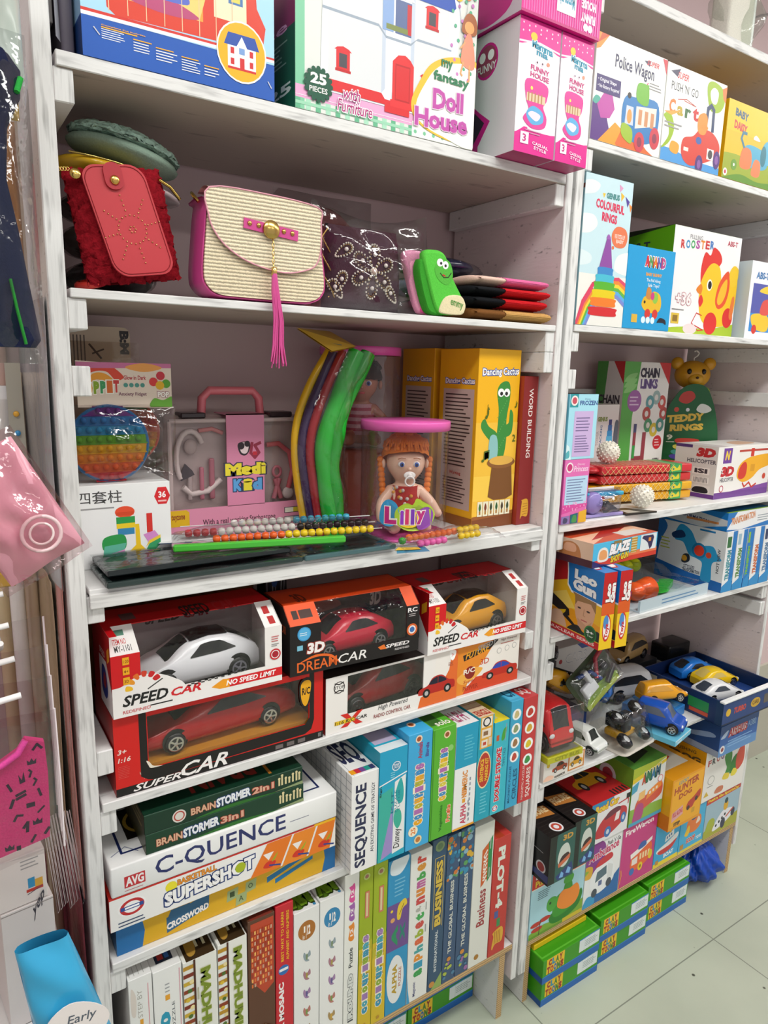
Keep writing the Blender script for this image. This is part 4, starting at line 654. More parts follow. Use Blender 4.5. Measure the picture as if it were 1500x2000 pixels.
# shoe box style clay sets under the first unit
def clay_art(): return {'F': [R(0, .0, 1, .26, '1a62b0'), R(0, .26, 1, .3, '2c7ec8'), R(.06, .34, .36, .98, 'e8c020'), [T(ch, .09 + .06 * i, .66, .145 + .06 * i, .94, ['9c2c1c', '2c8ca8', '3c7c30', '8c2c24'][i], 0, .08) for i, ch in enumerate('CLAY')], [T(ch, .07 + .056 * i, .34, .122 + .056 * i, .64, ['9c2c1c', 'b83c20', '2c6ca8', '3c7c30', '9c2c1c'][i], 0, .08) for i, ch in enumerate('TOONS')], R(.62, .42, .98, .95, 'dce6e6'), [R(.62 + .09 * i, .42, .622 + .09 * i, .95, '98a8a8') for i in range(1, 4)], G(.72, .55, .96, .85, 4, '90a0a0'), L([(.62, .95), (.98, .99)], .04, '2c88c8')],
    'L': [R(0, 0, 1, .26, '164e94')], 'T': [L([(.02, .03), (.98, .03), (.98, .97), (.02, .97), (.02, .03)], .02, '58b030')]}
def clay(label, x, y, z, w, grp): return carton('modelling_clay_box', label, 'shoe box style carton', (x, y, z), (w, .32, .067), '3a9414', clay_art(), group=grp, bev=.001)
for x in (.455, .657):
    for k in (0, 1): clay('green clay set box under the first unit, ' + ['lower', 'upper'][k] + ' box, ' + ['far from', 'beside'][x > .5] + ' the leg board', x, .085, k * .069, .2, 'clay set boxes on the floor')
# ================================================================ second unit, upper boards
G0 = dict(group='push along toy cartons on the upper board')
carton('push_toy_carton', 'white carton showing a blue toy bus with a green light and purple corner text', 'toy carton', (.9535, .0, T0), (.2125, .22, .186), 'eceee9',
       {'F': [P([(0, 1), (.16, 1), (.05, .86), (0, .84)], 'e89030'), P([(.02, .9), (.16, 1), (.06, 1)], 'c85020'), P([(0, 0), (.3, 0), (.16, .34), (0, .36)], '583080'), P([(.06, .34), (.14, .46), (.26, .46), (.3, .34), (.24, .24), (.12, .22)], 'b848a0'), P([(.1, 0), (.32, .22), (.44, .16), (.5, 0)], 'e89a28'), P([(.34, .02), (.46, .26), (.56, .2), (.8, .04), (.9, 0), (.36, 0)], 'd86828'), C([(0, .36), (.04, .42), (.1, .4), (.05, .34)], '50a898'),
              T('Police Wagon', .26, .7, .82, .86, '2c2c54', 0, .02), P([(.66, .9), (.76, .92), (.74, .86)], '302c50'), T('SUPER', .7, .87, .88, .92, 'c83040', 0, .02, .3), R(.03, .46, .36, .62, '3c2c6c'), T('• Original Shape', .05, .55, .3, .595, 'e8e8f0'), T('• No Battery Required', .05, .49, .34, .535, 'e8e8f0'), P([(.93, .99), (1, .99), (1, .84)], 'c83040'), G(.76, .64, .96, .72, 3, '888'), L([(.7, .64), (.74, .7)], .012, 'c83060'),
              C([(.4, .34), (.44, .5), (.58, .52), (.9, .54), (.94, .28), (.84, .12), (.6, .08), (.44, .14)], '2878b8'), P([(.6, .22), (.6, .44), (.9, .48), (.9, .3)], 'e0d8d0'), [R(.64 + .09 * i, .27, .69 + .09 * i, .42, 'c88c60') for i in range(3)], P([(.45, .24), (.46, .42), (.56, .42), (.57, .24)], 'c8d0dc'), E(.51, .32, .035, .07, 'd89848'), C([(.6, .5), (.6, .66), (.72, .68), (.76, .66), (.76, .48)], '6cb030'), C([(.42, .12), (.42, .24), (.56, .2), (.56, .06)], '98b828'), E(.68, .1, .075, .1, 'c83848'), E(.9, .18, .075, .11, 'c83848'), E(.68, .1, .035, .05, '88304c'), E(.9, .18, .035, .05, '88304c'), O(.49, .52, .03, '222')]}, **G0)
carton('push_toy_carton', 'white carton showing a red toy cart with a tall blue hoop and multicoloured title', 'toy carton', (1.169, .0, T0), (.21, .22, .1845), 'eeefeb',
       {'F': [P([(0, 0), (1, 0), (1, .08), (.5, .08), (.2, .14), (0, .14)], '4898d8'), P([(.05, .92), (.2, .97), (.16, .88)], '302c50'), T('SUPER', .16, .87, .34, .94, 'c83040', 0, .02, .35), T("PUSH 'N' GO", .08, .74, .52, .83, '34343c', 0, 0), L([(.2, .66), (.34, .69), (.5, .65), (.3, .67)], .008, 'b83828'), [T(ch, .07 + .13 * i, .5, .17 + .13 * i, (.65, .6, .6, .64)[i], c_, 0, .04) for i, (ch, c_) in enumerate(zip('Cart', ('e07828', 'b8a020', '3c6c3c', 'c83030')))],
              C([(.66, .9), (.74, .98), (.92, .94), (.98, .8), (.9, .68), (.74, .68)], '98b81c'), C([(.72, .86), (.78, .92), (.86, .88), (.84, .76), (.76, .76)], 'f0f0ea'), P([(.92, .94), (1, .98), (1, .8), (.95, .84)], 'e07830'), C([(.0, .46), (.1, .5), (.18, .36), (.12, .2), (.0, .12), (.1, .26), (.08, .38)], '98b81c'), P([(.0, .5), (.28, .56), (.12, .48)], 'e8a040'), C([(.14, .12), (.16, .22), (.28, .2), (.26, .1)], 'e8a030'),
              L([(.7, .5), (.71, .68), (.76, .72), (.81, .68), (.82, .46)], .05, '2c4068'), C([(.34, .1), (.34, .28), (.5, .34), (.62, .44), (.82, .44), (.96, .34), (.96, .2), (.8, .12), (.5, .02)], 'd03c2c'), C([(.58, .4), (.56, .56), (.66, .62), (.72, .56), (.7, .4)], 'e89038'), E(.68, .47, .06, .03, 'd88c30'), E(.6, .31, .05, .04, '3860a8'), R(.76, .14, .88, .26, 'e8e0e0'), E(.82, .2, .04, .05, '444'), E(.64, .06, .065, .1, '503078'), E(.94, .16, .06, .1, '503078'), E(.64, .06, .03, .05, '8858a0'), E(.94, .16, .03, .05, '8858a0'), R(.36, .16, .44, .2, 'f0e0d8'), G(.02, .34, .34, .42, 2, '999')], 'R': [R(0, 0, 1, 1, 'e8c020')]}, **G0)
carton('push_toy_carton', 'yellow carton showing a blue and orange toy puppy on grass', 'toy carton', (1.392, .0, T0), (.24, .22, .163), 'e6b820',
       {'F': [R(0, .62, 1, 1, 'ecc020'), C([(-.1, .02), (-.1, .28), (.2, .34), (.5, .3), (1.1, .36), (1.1, 0)], '98a828'), C([(.0, 0), (.3, .1), (.6, .06), (1, .1), (1.1, -.05), (-.1, -.05)], '609028'), T('BABY', .12, .82, .34, .92, '2c5c78', -6, .05), T('DAISY', .12, .66, .34, .77, 'c83c40', -6, .05), C([(.3, .3), (.36, .5), (.6, .5), (.74, .42), (.72, .26), (.5, .22)], '50a8c8'), C([(.28, .2), (.3, .44), (.44, .44), (.46, .22)], 'e07c48'), C([(.48, .14), (.52, .34), (.62, .32), (.62, .14)], 'e88050'), L([(.32, .46), (.26, .56), (.28, .64), (.34, .64)], .04, '3c7c98'), E(.74, .48, .11, .16, '58b0d0'), E(.66, .42, .05, .14, '2c7888'), O(.05, .08, .05, 'f0e8e0'), O(.05, .08, .025, 'c84058'), O(.18, .2, .07, '689830'), O(.18, .2, .02, 'e8e8e0'), C([(.46, .6), (.5, .66), (.58, .6)], 'f0ece0')], 'L': [R(0, 0, 1, 1, 'd8ac18')]}, **G0)
# clear bag on the very top
m = MB()
m.grid(lambda a, b: Vector((.12 * (a - .5) * (1 - .25 * b) + .012 * math.sin(9 * b + 5 * a), .09 * math.sin(2 * PI * a) * .5 + .01 * math.sin(13 * b), .2 * b)), 24, 10, 'g:eef2ee', True)
t = empty('plastic_bag', 'white lined clear plastic bag standing on the topmost board', 'bag', (1.47, .06, TT + .0006), 0)
m.build('bag_film', t)
m = MB().box(-.05, -.02, 0, .045, .03, .17, 'f:e4e2d6', .008); m.build('white_contents', t)
MB().tube([(.052, -.01, 0), (.05, -.012, .08), (.056, -.008, .2)], .006, 'p:f2f2f2').build('folded_edge', t)

# -------- second board
carton('stacking_ring_carton', 'tall pale sky blue carton showing a cone of stacked rings and a rainbow', 'toy carton', (.9515, .0, T1), (.1435, .12, .287), 'c4e0e8',
       {'F': [R(0, 0, 1, .35, 'e8e8e2'), C([(-.1, .72), (.2, .74), (.3, .68), (.15, .62), (-.1, .62)], 'e8ecec'), C([(.72, .42), (.8, .5), (1.1, .52), (1.1, .38), (.8, .38)], 'eceeec'), C([(-.1, .92), (.1, .96), (.3, .94), (.2, .88), (-.1, .86)], 'e0eaec'), C([(-.1, .5), (.2, .48), (.2, .42), (-.1, .4)], 'd8e8ec'),
              T('GENIUS', .44, .86, .72, .9, '4c8c8c', 0, .06), P([(.36, .89), (.42, .89), (.39, .86)], 'e8c030'), P([(.74, .92), (.82, .9), (.76, .86)], 'e8b830'), P([(.84, .9), (.94, .87), (.9, .83)], '503c98'), P([(.93, .86), (1, .84), (.97, .8)], 'e88830'), P([(.7, .97), (.78, .95), (.72, .92)], 'd898c0'), T('COLOURFUL', .24, .79, .84, .85, 'd83058', -3, .04), T('RINGS', .38, .71, .7, .77, 'd83058', -3, .04),
              C([(.62, .64), (.72, .69), (.9, .68), (.96, .62), (.9, .56), (.74, .55), (.64, .58)], 'e07850'), T('FOR TOTS & UP', .68, .61, .9, .64, 'f8e8e0'), T('BABY', .72, .58, .88, .605, 'f8e8e0'), O(.66, .545, .025, 'e07850'),
              [L([(.0, -.02 + 0), (.12, .16), (.3, .28), (.5, .33), (.75, .325), (1, .28)][:6], .06, 'd84060') for _ in (0,)], [[L([(.02 + .035 * i, .0), (.14 + .03 * i, .15 - .012 * i), (.3 + .02 * i, .25 - .016 * i)], .045, c_), L([(.7, .33 - .022 * i), (.84, .335 - .025 * i), (1, .3 - .028 * i)], .05, c_)] for i, c_ in enumerate(('d84868', 'e88838', 'e8d038', '5cb048', '58a8e0', '7888d0'))],
              P([(.4, .4), (.52, .6), (.6, .6), (.68, .4), (.54, .38)], '8c4ca0'), C([(.51, .6), (.55, .63), (.6, .6)], '9c5cb0'), [C([(.54 - wdt, vv), (.54 - wdt + .02, vv + .028), (.54 + wdt - .02, vv + .028), (.54 + wdt, vv), (.54 + wdt - .03, vv - .028), (.54 - wdt + .03, vv - .028)], c_) for vv, wdt, c_ in ((.375, .16, '3c88c8'), (.325, .19, '48b8d0'), (.275, .21, '58b030'), (.22, .235, 'e0c818'), (.165, .26, 'e87c28'), (.1, .29, 'd02c30'))]], 'L': [R(0, 0, 1, 1, '88b0bc'), R(0, .9, 1, .93, '6c4038')], 'T': [R(0, 0, 1, 1, 'a8c8d0')]})
carton('pull_toy_carton', 'white carton with a green side and a big yellow toy hen with red feet', 'toy carton', (1.308, .045, T1), (.272, .2, .242), 'ecebec',
       {'F': [T('PULLING', .22, .9, .4, .94, '404048', 0, 0), [T(ch, .1 + .07 * i, .8 + .006 * i, .16 + .07 * i, .88 + .006 * i, c_, 0, .04) for i, (ch, c_) in enumerate(zip('ROOSTER', ('c83838', '3c8cc0', '3ca060', 'b050a0', 'e08828', 'c83838', '487cc0')))], T('ABS-T', .78, .9, .94, .95, 'b84058', 0, .03), R(0, .0, 1, .06, '9ab82c'), C([(0, .05), (.3, .08), (.6, .07), (1.05, .14), (1.05, 0), (0, 0)], 'a4c030'),
              C([(.42, .64), (.46, .8), (.54, .78), (.58, .86), (.68, .82), (.72, .74), (.66, .64), (.62, .4), (.46, .46)], 'd83028'), C([(.44, .3), (.44, .52), (.56, .7), (.7, .68), (.78, .5), (.98, .64), (.99, .3), (.9, .14), (.7, .1), (.52, .14)], 'ecc01c'), C([(.38, .44), (.44, .5), (.47, .46), (.45, .4)], 'e08020'), C([(.46, .4), (.43, .34), (.46, .28), (.5, .34)], 'd83028'), E(.57, .5, .04, .055, 'f8f4e8'), E(.575, .5, .028, .04, '181818'), C([(.68, .36), (.72, .54), (.84, .66), (.88, .5), (.84, .34), (.74, .28)], 'e05028'), C([(.71, .37), (.75, .5), (.83, .58), (.84, .46), (.8, .36), (.74, .32)], 'e8b428'), C([(.86, .64), (.92, .72), (1, .68), (.98, .54), (.9, .52)], 'ecc42c'), E(.64, .13, .1, .11, 'd42c28'), E(.9, .2, .08, .1, 'd42c28'), C([(.92, .22), (.94, .4), (.98, .4), (.97, .2)], 'e07838'),
              L([(.5, .2), (.42, .22), (.36, .12), (.46, .05), (.54, .06), (.4, .1)], .01, 'c83028'), T('+36', .1, .28, .32, .4, 'f0e8e8', 0, .03, 0, 'b87880', .04), R(.06, .1, .17, .2, 'd8b840'), R(.08, .12, .15, .18, '8c6c20'), G(.06, .22, .24, .25, 1, '888'), E(.34, .06, .1, .05, 'e8d0d0')],
        'L': [R(0, 0, 1, 1, '5c9c10'), T('ABS-T', .3, .8, .68, .88, '28303c', 0, .03), P([(0, .92), (1, 1), (0, 1)], '28301c')], 'T': [R(0, 0, 1, 1, '5c8c20')]})
carton('pull_toy_carton', 'small bright blue carton showing a yellow bunny toy, in front of the hen carton', 'toy carton', (1.0965, .0, T1), (.16, .1, .17), '1a9ad4',
       {'F': [T('ANAND', .36, .77, .8, .9, 'c83040', 0, .07, 0, 'f0f4f4', .06), [T(ch, .36 + .09 * i, .77, .435 + .09 * i, .9, c_, 0, .05) for i, (ch, c_) in enumerate(zip('ANAND', ('c83040', '3c9c50', 'e08828', '3c60b0', 'b04890')))], T('BABY BUNNY', .4, .66, .74, .7, 'e8a030', 0, .04), T('The Pull Along', .42, .58, .72, .63, 'e8f4f8'), T('Safe Toys!', .46, .52, .7, .57, 'e8f4f8'), C([(.36, .3), (.4, .4), (.5, .42), (.6, .48), (.74, .44), (.78, .3), (.7, .22), (.48, .22)], 'e0b428'), C([(.44, .4), (.46, .52), (.54, .5), (.54, .38)], 'c88440'), E(.64, .4, .06, .07, '8cc048'), E(.58, .42, .04, .05, 'c84080'), E(.5, .2, .06, .06, 'd03830'), E(.66, .2, .06, .06, 'd03830'), O(.42, .34, .02, '222'), R(.17, .08, .29, .18, 'd8b040'), [O(.42 + .1 * i, .12, .045, 'd8ecf4') for i in range(3)], C([(.72, .1), (.78, .16), (.9, .14), (.92, .08), (.86, .1), (.76, .1)], '20202c')], 'L': [R(0, 0, 1, 1, '2cb0e0'), O(.3, .6, .3, 'e8f0f4')]})
carton('pull_toy_carton', 'white and blue carton cut by the picture edge, with a yellow hat corner', 'toy carton', (1.596, .02, T1), (.2, .18, .19), 'e8eaf0',
       {'F': [R(.08, .1, 1, .72, '5058a8'), R(.08, .1, 1, .34, '2c88d0'), C([(.1, .3), (.3, .34), (.5, .3), (.5, .12), (.2, .14)], 'e8c030'), C([(.3, .34), (.34, .5), (.5, .52), (.5, .34)], 'd85048'), C([(.24, .62), (.4, .7), (.6, .68), (.6, .6)], 'e8c838'), O(.2, .13, .06, 'd03828'), T('ABS-T', .12, .78, .42, .87, '3c78b0', 0, .04)], 'L': [R(0, 0, 1, 1, 'c0ccd0')]})

# -------- third board
glit = lambda c: [O(random.uniform(.05, .95), random.uniform(.2, .34), .02, c) for i in range(26)]
carton('doll_dress_carton', 'pink and pale blue carton standing on the board under the ice blue one', 'toy carton', (.951, -.002, T2), (.078, .06, .139), 'e070b4',
       {'F': [O(.2, .88, .14, 'f0e8ec'), O(.2, .88, .1, 'c83878'), T('Disney', .5, .9, .8, .94, 'f4d8ec', 0, 0, .2), T('Princess', .36, .81, .94, .9, 'f4d0e8', 0, .02, .2), R(.08, .3, .96, .74, 'b8d8f0'), G(.14, .33, .9, .71, 9, '7080a8'), P([(0, .16), (1, .26), (1, .3), (0, .3)], 'd850a0'), glit('f0a8d4'), P([(0, 0), (.32, 0), (.32, .13), (0, .12)], '8c78b0'), P([(.35, 0), (.65, 0), (.65, .16), (.35, .14)], '1c6878'), P([(.68, 0), (1, 0), (1, .2), (.68, .17)], 'e0b030'), C([(.42, .02), (.46, .12), (.58, .12), (.6, .02)], '4c9450'), C([(.08, .02), (.1, .1), (.24, .08), (.22, .02)], '484868')], 'L': [R(0, 0, 1, 1, 'c04c98')], 'T': [R(0, 0, 1, 1, 'e8e0ec')]})
carton('doll_dress_carton', 'ice blue carton with a lilac text panel, resting on the pink one', 'toy carton', (.951, -.002, T2 + .1395), (.0885, .06, .137), 'a4dcec',
       {'F': [R(.02, .8, .3, 1, '2c98a0'), O(.17, .9, .12, 'f0e4e0'), O(.17, .9, .08, 'c85060'), T('Disney', .52, .91, .72, .935, '4c6c98', 0, 0, .2), T('FROZEN', .36, .83, .97, .9, '2c4890', 0, .02), R(.2, .04, .86, .74, 'c8b0dc'), G(.27, .42, .8, .66, 5, '786898'), G(.27, .1, .8, .38, 7, '786898'), P([(0, 0), (.18, 0), (.1, .2), (0, .24)], 'd8f0f4'), C([(0, .1), (.1, .14), (.12, .04), (0, .02)], '58b0b8')], 'L': [R(0, 0, 1, 1, '6cb8d0'), T('S', .2, .8, .8, .9, '3c3880', 0, .05)], 'T': [R(0, 0, 1, 1, '1c2028')]})
carton('stacking_cup_carton', 'white carton with coloured capitals behind the netted bats, partly behind the ice blue one', 'toy carton', (1.266, .2, T2), (.1, .12, .242), 'dcd6d4',
       {'F': [T('GENIUS', .18, .82, .56, .87, '7c8c40', 0, .06), T('STACKING', .3, .54, .38, .78, '3c6490', 90, .02), T('TOWER', .16, .56, .26, .72, 'b0a8a8', 90, .02), [R(.62 - .02 * i, .6 + .06 * (3 - i), .74 + .02 * i, .66 + .06 * (3 - i), ['3c3c78', '3868a8', '3890c8', '58b0d8'][i]) for i in range(4)], C([(.84, .5), (.86, .8), (1, .8), (1, .5)], '58606c')], 'L': [R(0, 0, 1, 1, 'aca0a0'), T('R', .6, .55, .9, .66, 'b83830', 0, .06), T('P', .62, .38, .88, .5, '3c58a0', 0, .06), T('R', .6, .22, .86, .34, '7058a0', 0, .06)]})
ch_l = [R(0, 0, 1, 1, 'd8d4d2'), P([(0, 0), (.34, 0), (.3, .5), (.4, 1), (0, 1)], '4c9444'), P([(.6, 1), (1, 1), (1, .8)], 'c02c30'), T('CHAIN', .1, .62, .9, .7, '38303c', 0, .04), T('LINKS', .16, .52, .9, .6, '605070', 0, .04), C([(.5, .3), (.56, .42), (.7, .38), (.9, .3), (.7, .22), (.6, .1), (.5, .2)], 'a03c40')]
carton('chain_link_carton', 'white and green carton showing a ring of coloured chain links', 'toy carton', (1.392, .215, T2 + .058), (.195, .09, .296), 'e6e4e2',
       {'F': [P([(0, 0), (.26, 0), (.24, .5), (.34, 1), (0, 1)], '58a84c'), [C([(.02, .72 + .05 * i), (.2, .74 + .05 * i), (.28, .8 + .05 * i), (.1, .78 + .05 * i)], '88c478') for i in range(3)], T('CHAIN', .34, .86, .76, .95, '302c40', 0, .06, 0, 'f0f0f0', .04), T('LINKS', .36, .76, .74, .85, '604c84', 0, .06, 0, 'f0f0f0', .04), P([(.74, 1), (1, 1), (1, .8)], 'c83034'), O(.26, .65, .15, '9c60a4'), G(.16, .6, .36, .7, 3, 'd8c0dc'), [[E(.74 + .19 * math.cos(a), .53 + .15 * math.sin(a), .09, .065, c_), E(.74 + .19 * math.cos(a), .53 + .15 * math.sin(a), .04, .028, 'dcd8d4')] for a, c_ in ((0, 'b04c48'), (.79, 'c0504c'), (1.57, '98b0b0'), (2.36, '5c98a0'), (3.14, 'b04c48'), (3.93, '4c9068'), (4.71, 'd0b838'), (5.5, '4c8c84'))], O(.85, .26, .1, 'c83038'), G(.79, .22, .91, .3, 3, 'f0d0d0'), T('KITPA', .78, .06, .94, .11, '50484c', 0, .02),
              P([(.3, .1), (.3, .36), (.36, .36), (.36, .14), (.5, .14), (.5, .36), (.58, .36), (.58, .06), (.34, .04)], '98404c'), R(.3, .12, .36, .24, '3c9c4c'), R(.44, .04, .58, .1, '48a858'), R(.36, .0, .55, .05, 'e0c030'), R(.3, .36, .36, .44, '484c78')], 'L': ch_l, 'T': [R(0, 0, 1, 1, 'b0a8a8')]})
carton('puzzle_box', 'flat yellow box at the back under the chain link carton', 'toy carton', (1.37, .19, T2), (.25, .14, .056), 'e0c838', {'F': [R(0, .5, 1, .56, 'e8e4c8'), R(0, 0, 1, .16, 'e8e4d8'), T('JUNIOR ALPHABET', .2, .2, .8, .45, '7c6820', 0, .02)], 'T': [R(0, 0, 1, 1, 'e8d860')]})
carton('helicopter_carton', 'white and purple carton showing a yellow helicopter', 'toy carton', (1.562, .03, T2), (.26, .125, .139), 'eae8e4',
       {'F': [R(0, 0, 1, .12, '6c3c8c'), P([(0, .12), (1, .12), (1, .22), (.3, .12)], '7c489c'), R(.1, .68, .25, .97, '6c3c98'), T('N', .13, .74, .22, .92, 'e8c840', 0, .05, .2), T('3D', .08, .42, .32, .62, 'c02830', 0, .07, .15, 'f4f0ee', .05), T('HELICOPTER', .08, .32, .32, .4, '54505c', 0, .02), O(.12, .19, .07, 'b84858'), O(.12, .19, .05, 'f0ecea'),
              C([(.38, .4), (.4, .6), (.5, .72), (.66, .78), (.98, .8), (1.0, .6), (.8, .5), (.66, .34), (.5, .28)], 'ecac1c'), C([(.4, .4), (.42, .58), (.5, .68), (.55, .6), (.54, .4), (.46, .34)], 'd03828'), R(.38, .88, 1, .92, 'b83c2c'), R(.6, .78, .66, .94, 'c83020'), L([(.5, .26), (.54, .18), (.62, .26), (.68, .16), (.76, .22)], .035, 'c83828'), O(.9, .36, .06, 'c8442c'), R(.62, .48, .7, .62, 'd89818')],
        'L': [R(0, 0, 1, 1, 'd6d2ce'), R(0, 0, 1, .08, '6c3c8c'), R(0, .94, .4, 1, '503070'), T('3D', .5, .78, .95, .96, 'b82c30', 0, .08, .15), T('HELICOPTER', .3, .66, .98, .74, '54505c', 0, .03), R(.45, .45, .85, .58, 'ece8e4'), T('ISI', .5, .47, .8, .56, '403c44', 0, .05), R(.45, .28, .85, .4, 'ece8e4'), [R(.5 + .03 * i, .29, .512 + .03 * i, .39, '3c3840') for i in range(11)], R(.4, .08, .9, .24, 'e0dcd8'), C([(.5, .1), (.55, .2), (.8, .2), (.84, .1)], '24242c')], 'T': [C([(.5, .2), (.6, .6), (.9, .7), (.9, .3)], 'd8b090'), R(0, 0, .2, 1, 'c8c0c0')]})

# -------- fourth board
carton('toy_gun_carton', 'long blue and orange carton lying across the two red and yellow ones', 'toy carton', (.981, -.07, T3 + .172), (.232, .12, .053), '4cb8e0',
       {'F': [R(0, 0, 1, .28, 'c83420'), P([(.0, 0), (0, .3), (.12, .1), (.3, .0)], '302c68'), P([(.42, .28), (.7, .4), (1, .36), (1, .2), (.5, .2)], 'e07848'), C([(.08, .22), (.08, .62), (.12, .76), (.18, .76), (.22, .6), (.22, .22)], 'e8e4d8'), C([(.1, .3), (.1, .6), (.15, .68), (.2, .58), (.2, .3)], 'e8a060'), T('BLAZE', .24, .38, .56, .84, 'f0ecec', 4, .07, .25, '302020', .06), T('SHOT GUN', .27, .06, .54, .34, 'e8c828', 4, .05, 0, '302010', .06), R(.58, .3, .66, .98, 'd8d0a0'), [R(.57, .32 + .11 * i, .67, .39 + .11 * i, 'b88c30') for i in range(6)], R(.72, .3, .98, .98, 'd8e0e4'),
              P([(.74, .84), (.76, .94), (.92, .92), (.94, .8), (.91, .4), (.88, .3), (.86, .44), (.84, .6), (.8, .72)], '2c2450'), R(.85, .66, .89, .82, 'e08828'), R(.3, .84, .42, .96, '8c7440')],
        'L': [R(0, 0, 1, 1, 'd8b8a0'), C([(.3, .1), (.3, .7), (.5, .9), (.7, .7), (.72, .1)], 'b87848'), R(.0, 0, 1, .3, '48202c'), C([(.36, .5), (.4, .8), (.6, .8), (.62, .5)], 'd8a080')], 'T': [R(0, 0, 1, 1, 'c84c28'), P([(0, 0), (.5, .4), (1, .2), (1, .6), (0, .5)], 'e8b898'), P([(.1, .2), (.6, .7), (.9, .6), (.5, .3)], 'b02820'), R(.55, .1, .9, .4, 'd8d0c8')]}, rot=3)
def leo_f(): return [R(0, 0, 1, .45, 'ecc41c'), P([(0, 1), (1, 1), (1, .5), (0, .55)], 'c01c1c'), P([(0, .45), (1, .45), (1, .62), (.0, .6)], 'd85c1c'), T('Leo', .24, .62, .6, .86, 'f4f0ee', 90, .07, 0, '5c1410', .06), T('Gun', .58, .6, .96, .86, 'f4f0ee', 90, .07, 0, '5c1410', .06), E(.5, .28, .32, .18, 'c82828'), E(.5, .28, .26, .15, 'f0ecec'), E(.42, .36, .2, .09, '4c88c8'), T('Toyz', .36, .14, .7, .34, 'c82828', 90, .05)]
leo_l = [R(0, 0, 1, 1, 'e89c1c'), P([(0, 1), (.4, 1), (.34, .7), (0, .62)], 'b4161c'), P([(0, .66), (.4, .78), (1, .6), (1, .3), (0, .45)], 'ecb820'), P([(0, .5), (.3, .6), (.5, .4), (0, .3)], 'f0d060'), P([(.28, .98), (.3, .86), (.31, .68), (.4, .6), (1, .56), (1, 1), (.28, 1)], 'f4f4f4'), P([(.3, 1), (.32, .86), (.33, .7), (.41, .625), (1, .585), (1, 1)], '1c74c0'), T('Leo', .44, .8, .88, .93, 'f0f2f4', -4, .06, 0, '4c5c78', .03), T('Gun', .42, .66, .88, .8, 'f0f2f4', -4, .06, 0, '4c5c78', .03),
         C([(.5, .5), (.52, .32), (.62, .22), (.76, .2), (.86, .3), (.88, .5), (.7, .6)], 'd8a888'), P([(.48, .58), (.5, .46), (.54, .52), (.8, .54), (.9, .44), (.9, .585), (.42, .62)], '98744c'), E(.58, .44, .035, .012, '3c2c28'), E(.76, .43, .035, .012, '3c2c28'), R(.63, .285, .75, .3, 'b85c58'), L([(.68, .44), (.67, .36), (.7, .35)], .012, 'b88868'), P([(.56, .3), (.58, .18), (.8, .16), (.84, .32), (.74, .24)], 'c89878'), C([(.36, .08), (.44, .16), (.58, .2), (.7, .14), (.82, .2), (1, .22), (1, .02), (.5, .02)], '1c2424'),
         P([(0, .5), (.24, .42), (.38, .36), (.4, .28), (.3, .24), (.18, .3), (0, .34)], '201c1c'), P([(.16, .3), (.32, .34), (.3, .28), (.18, .26)], 'e0b818'), C([(.02, .12), (.04, .26), (.2, .3), (.3, .22), (.34, .08), (.1, .06)], 'd8b094'), P([(.3, .3), (.6, .15), (.6, .12), (.26, .25)], '201c1c'), R(0, 0, 1, .09, 'c41c24'), R(0, .09, 1, .1, 'e8c020'), T('NUCLEAR SERIES', -.02, .025, .92, .065, 'f0dcd8', 0, .02), O(.83, .16, .12, '2c7c38'), O(.83, .16, .1, '1c5028'), T('3+', .75, .16, .89, .2, 'f0f0f0', 0, .04), T('Year', .77, .12, .89, .145, 'd8e8d8')]
ltop = [R(0, 0, 1, 1, '2080c8'), T('U', .1, .2, .7, .7, 'e8ecf0', 90, .04, 0, 'b83c48', .06)]
# these two stand askew, jutting past the board edge
carton('toy_gun_carton', 'red and yellow carton with a boy pictured on its broad side', 'toy carton', (.982, -.104, T3 + .0005), (.036, .155, .17), '1c74c0', {'F': leo_f(), 'L': leo_l, 'T': ltop}, rot=-6, group='red and yellow toy gun cartons')
carton('toy_gun_carton', 'red and yellow carton standing behind the one with the boy picture', 'toy carton', (1.024, -.112, T3 + .0005), (.034, .155, .171), '1c74c0', {'F': leo_f(), 'L': leo_l, 'T': ltop}, rot=-6, group='red and yellow toy gun cartons')
tg = lambda dx=0: [R(0, 0, 1, 1, 'e0e2e4'), P([(0, 0), (1, 0), (1, .16), (.5, .2), (0, .3)], '1c64b0'), C([(.0, .2), (.05, .6), (.14, .9), (0, 1), (-.1, .5)], '2c74bc'), C([(.26, .8), (.34, .98), (.5, .9), (.62, .7), (.82, .72), (.9, .6), (.96, .52), (.84, .44), (.84, .14), (.7, .14), (.7, .4), (.62, .46), (.5, .5), (.4, .68), (.28, .7)], '2c98cc'), C([(.26, .72), (.22, .8), (.36, .88), (.42, .78)], '1c3c68'), O(.64, .6, .13, '1c78a8'), O(.64, .6, .09, 'd83c28'), O(.78, .56, .05, 'd04830'), C([(.4, .36), (.42, .48), (.5, .5), (.52, .4), (.46, .34)], '28303c'), O(.44, .42, .05, 'd89c30'), R(.62, .94, .84, .97, '2078b0'), T('STYLES!', .44, .26, .6, .32, '303848', 0, .02), T('TRANSFORMATION', .42, .2, .68, .26, '24344c', 0, .03), T('NOT NEW', .9, .3, .94, .7, '54545c', 90, .02), G(.06, .5, .22, .72, 4, 'b8c048')]
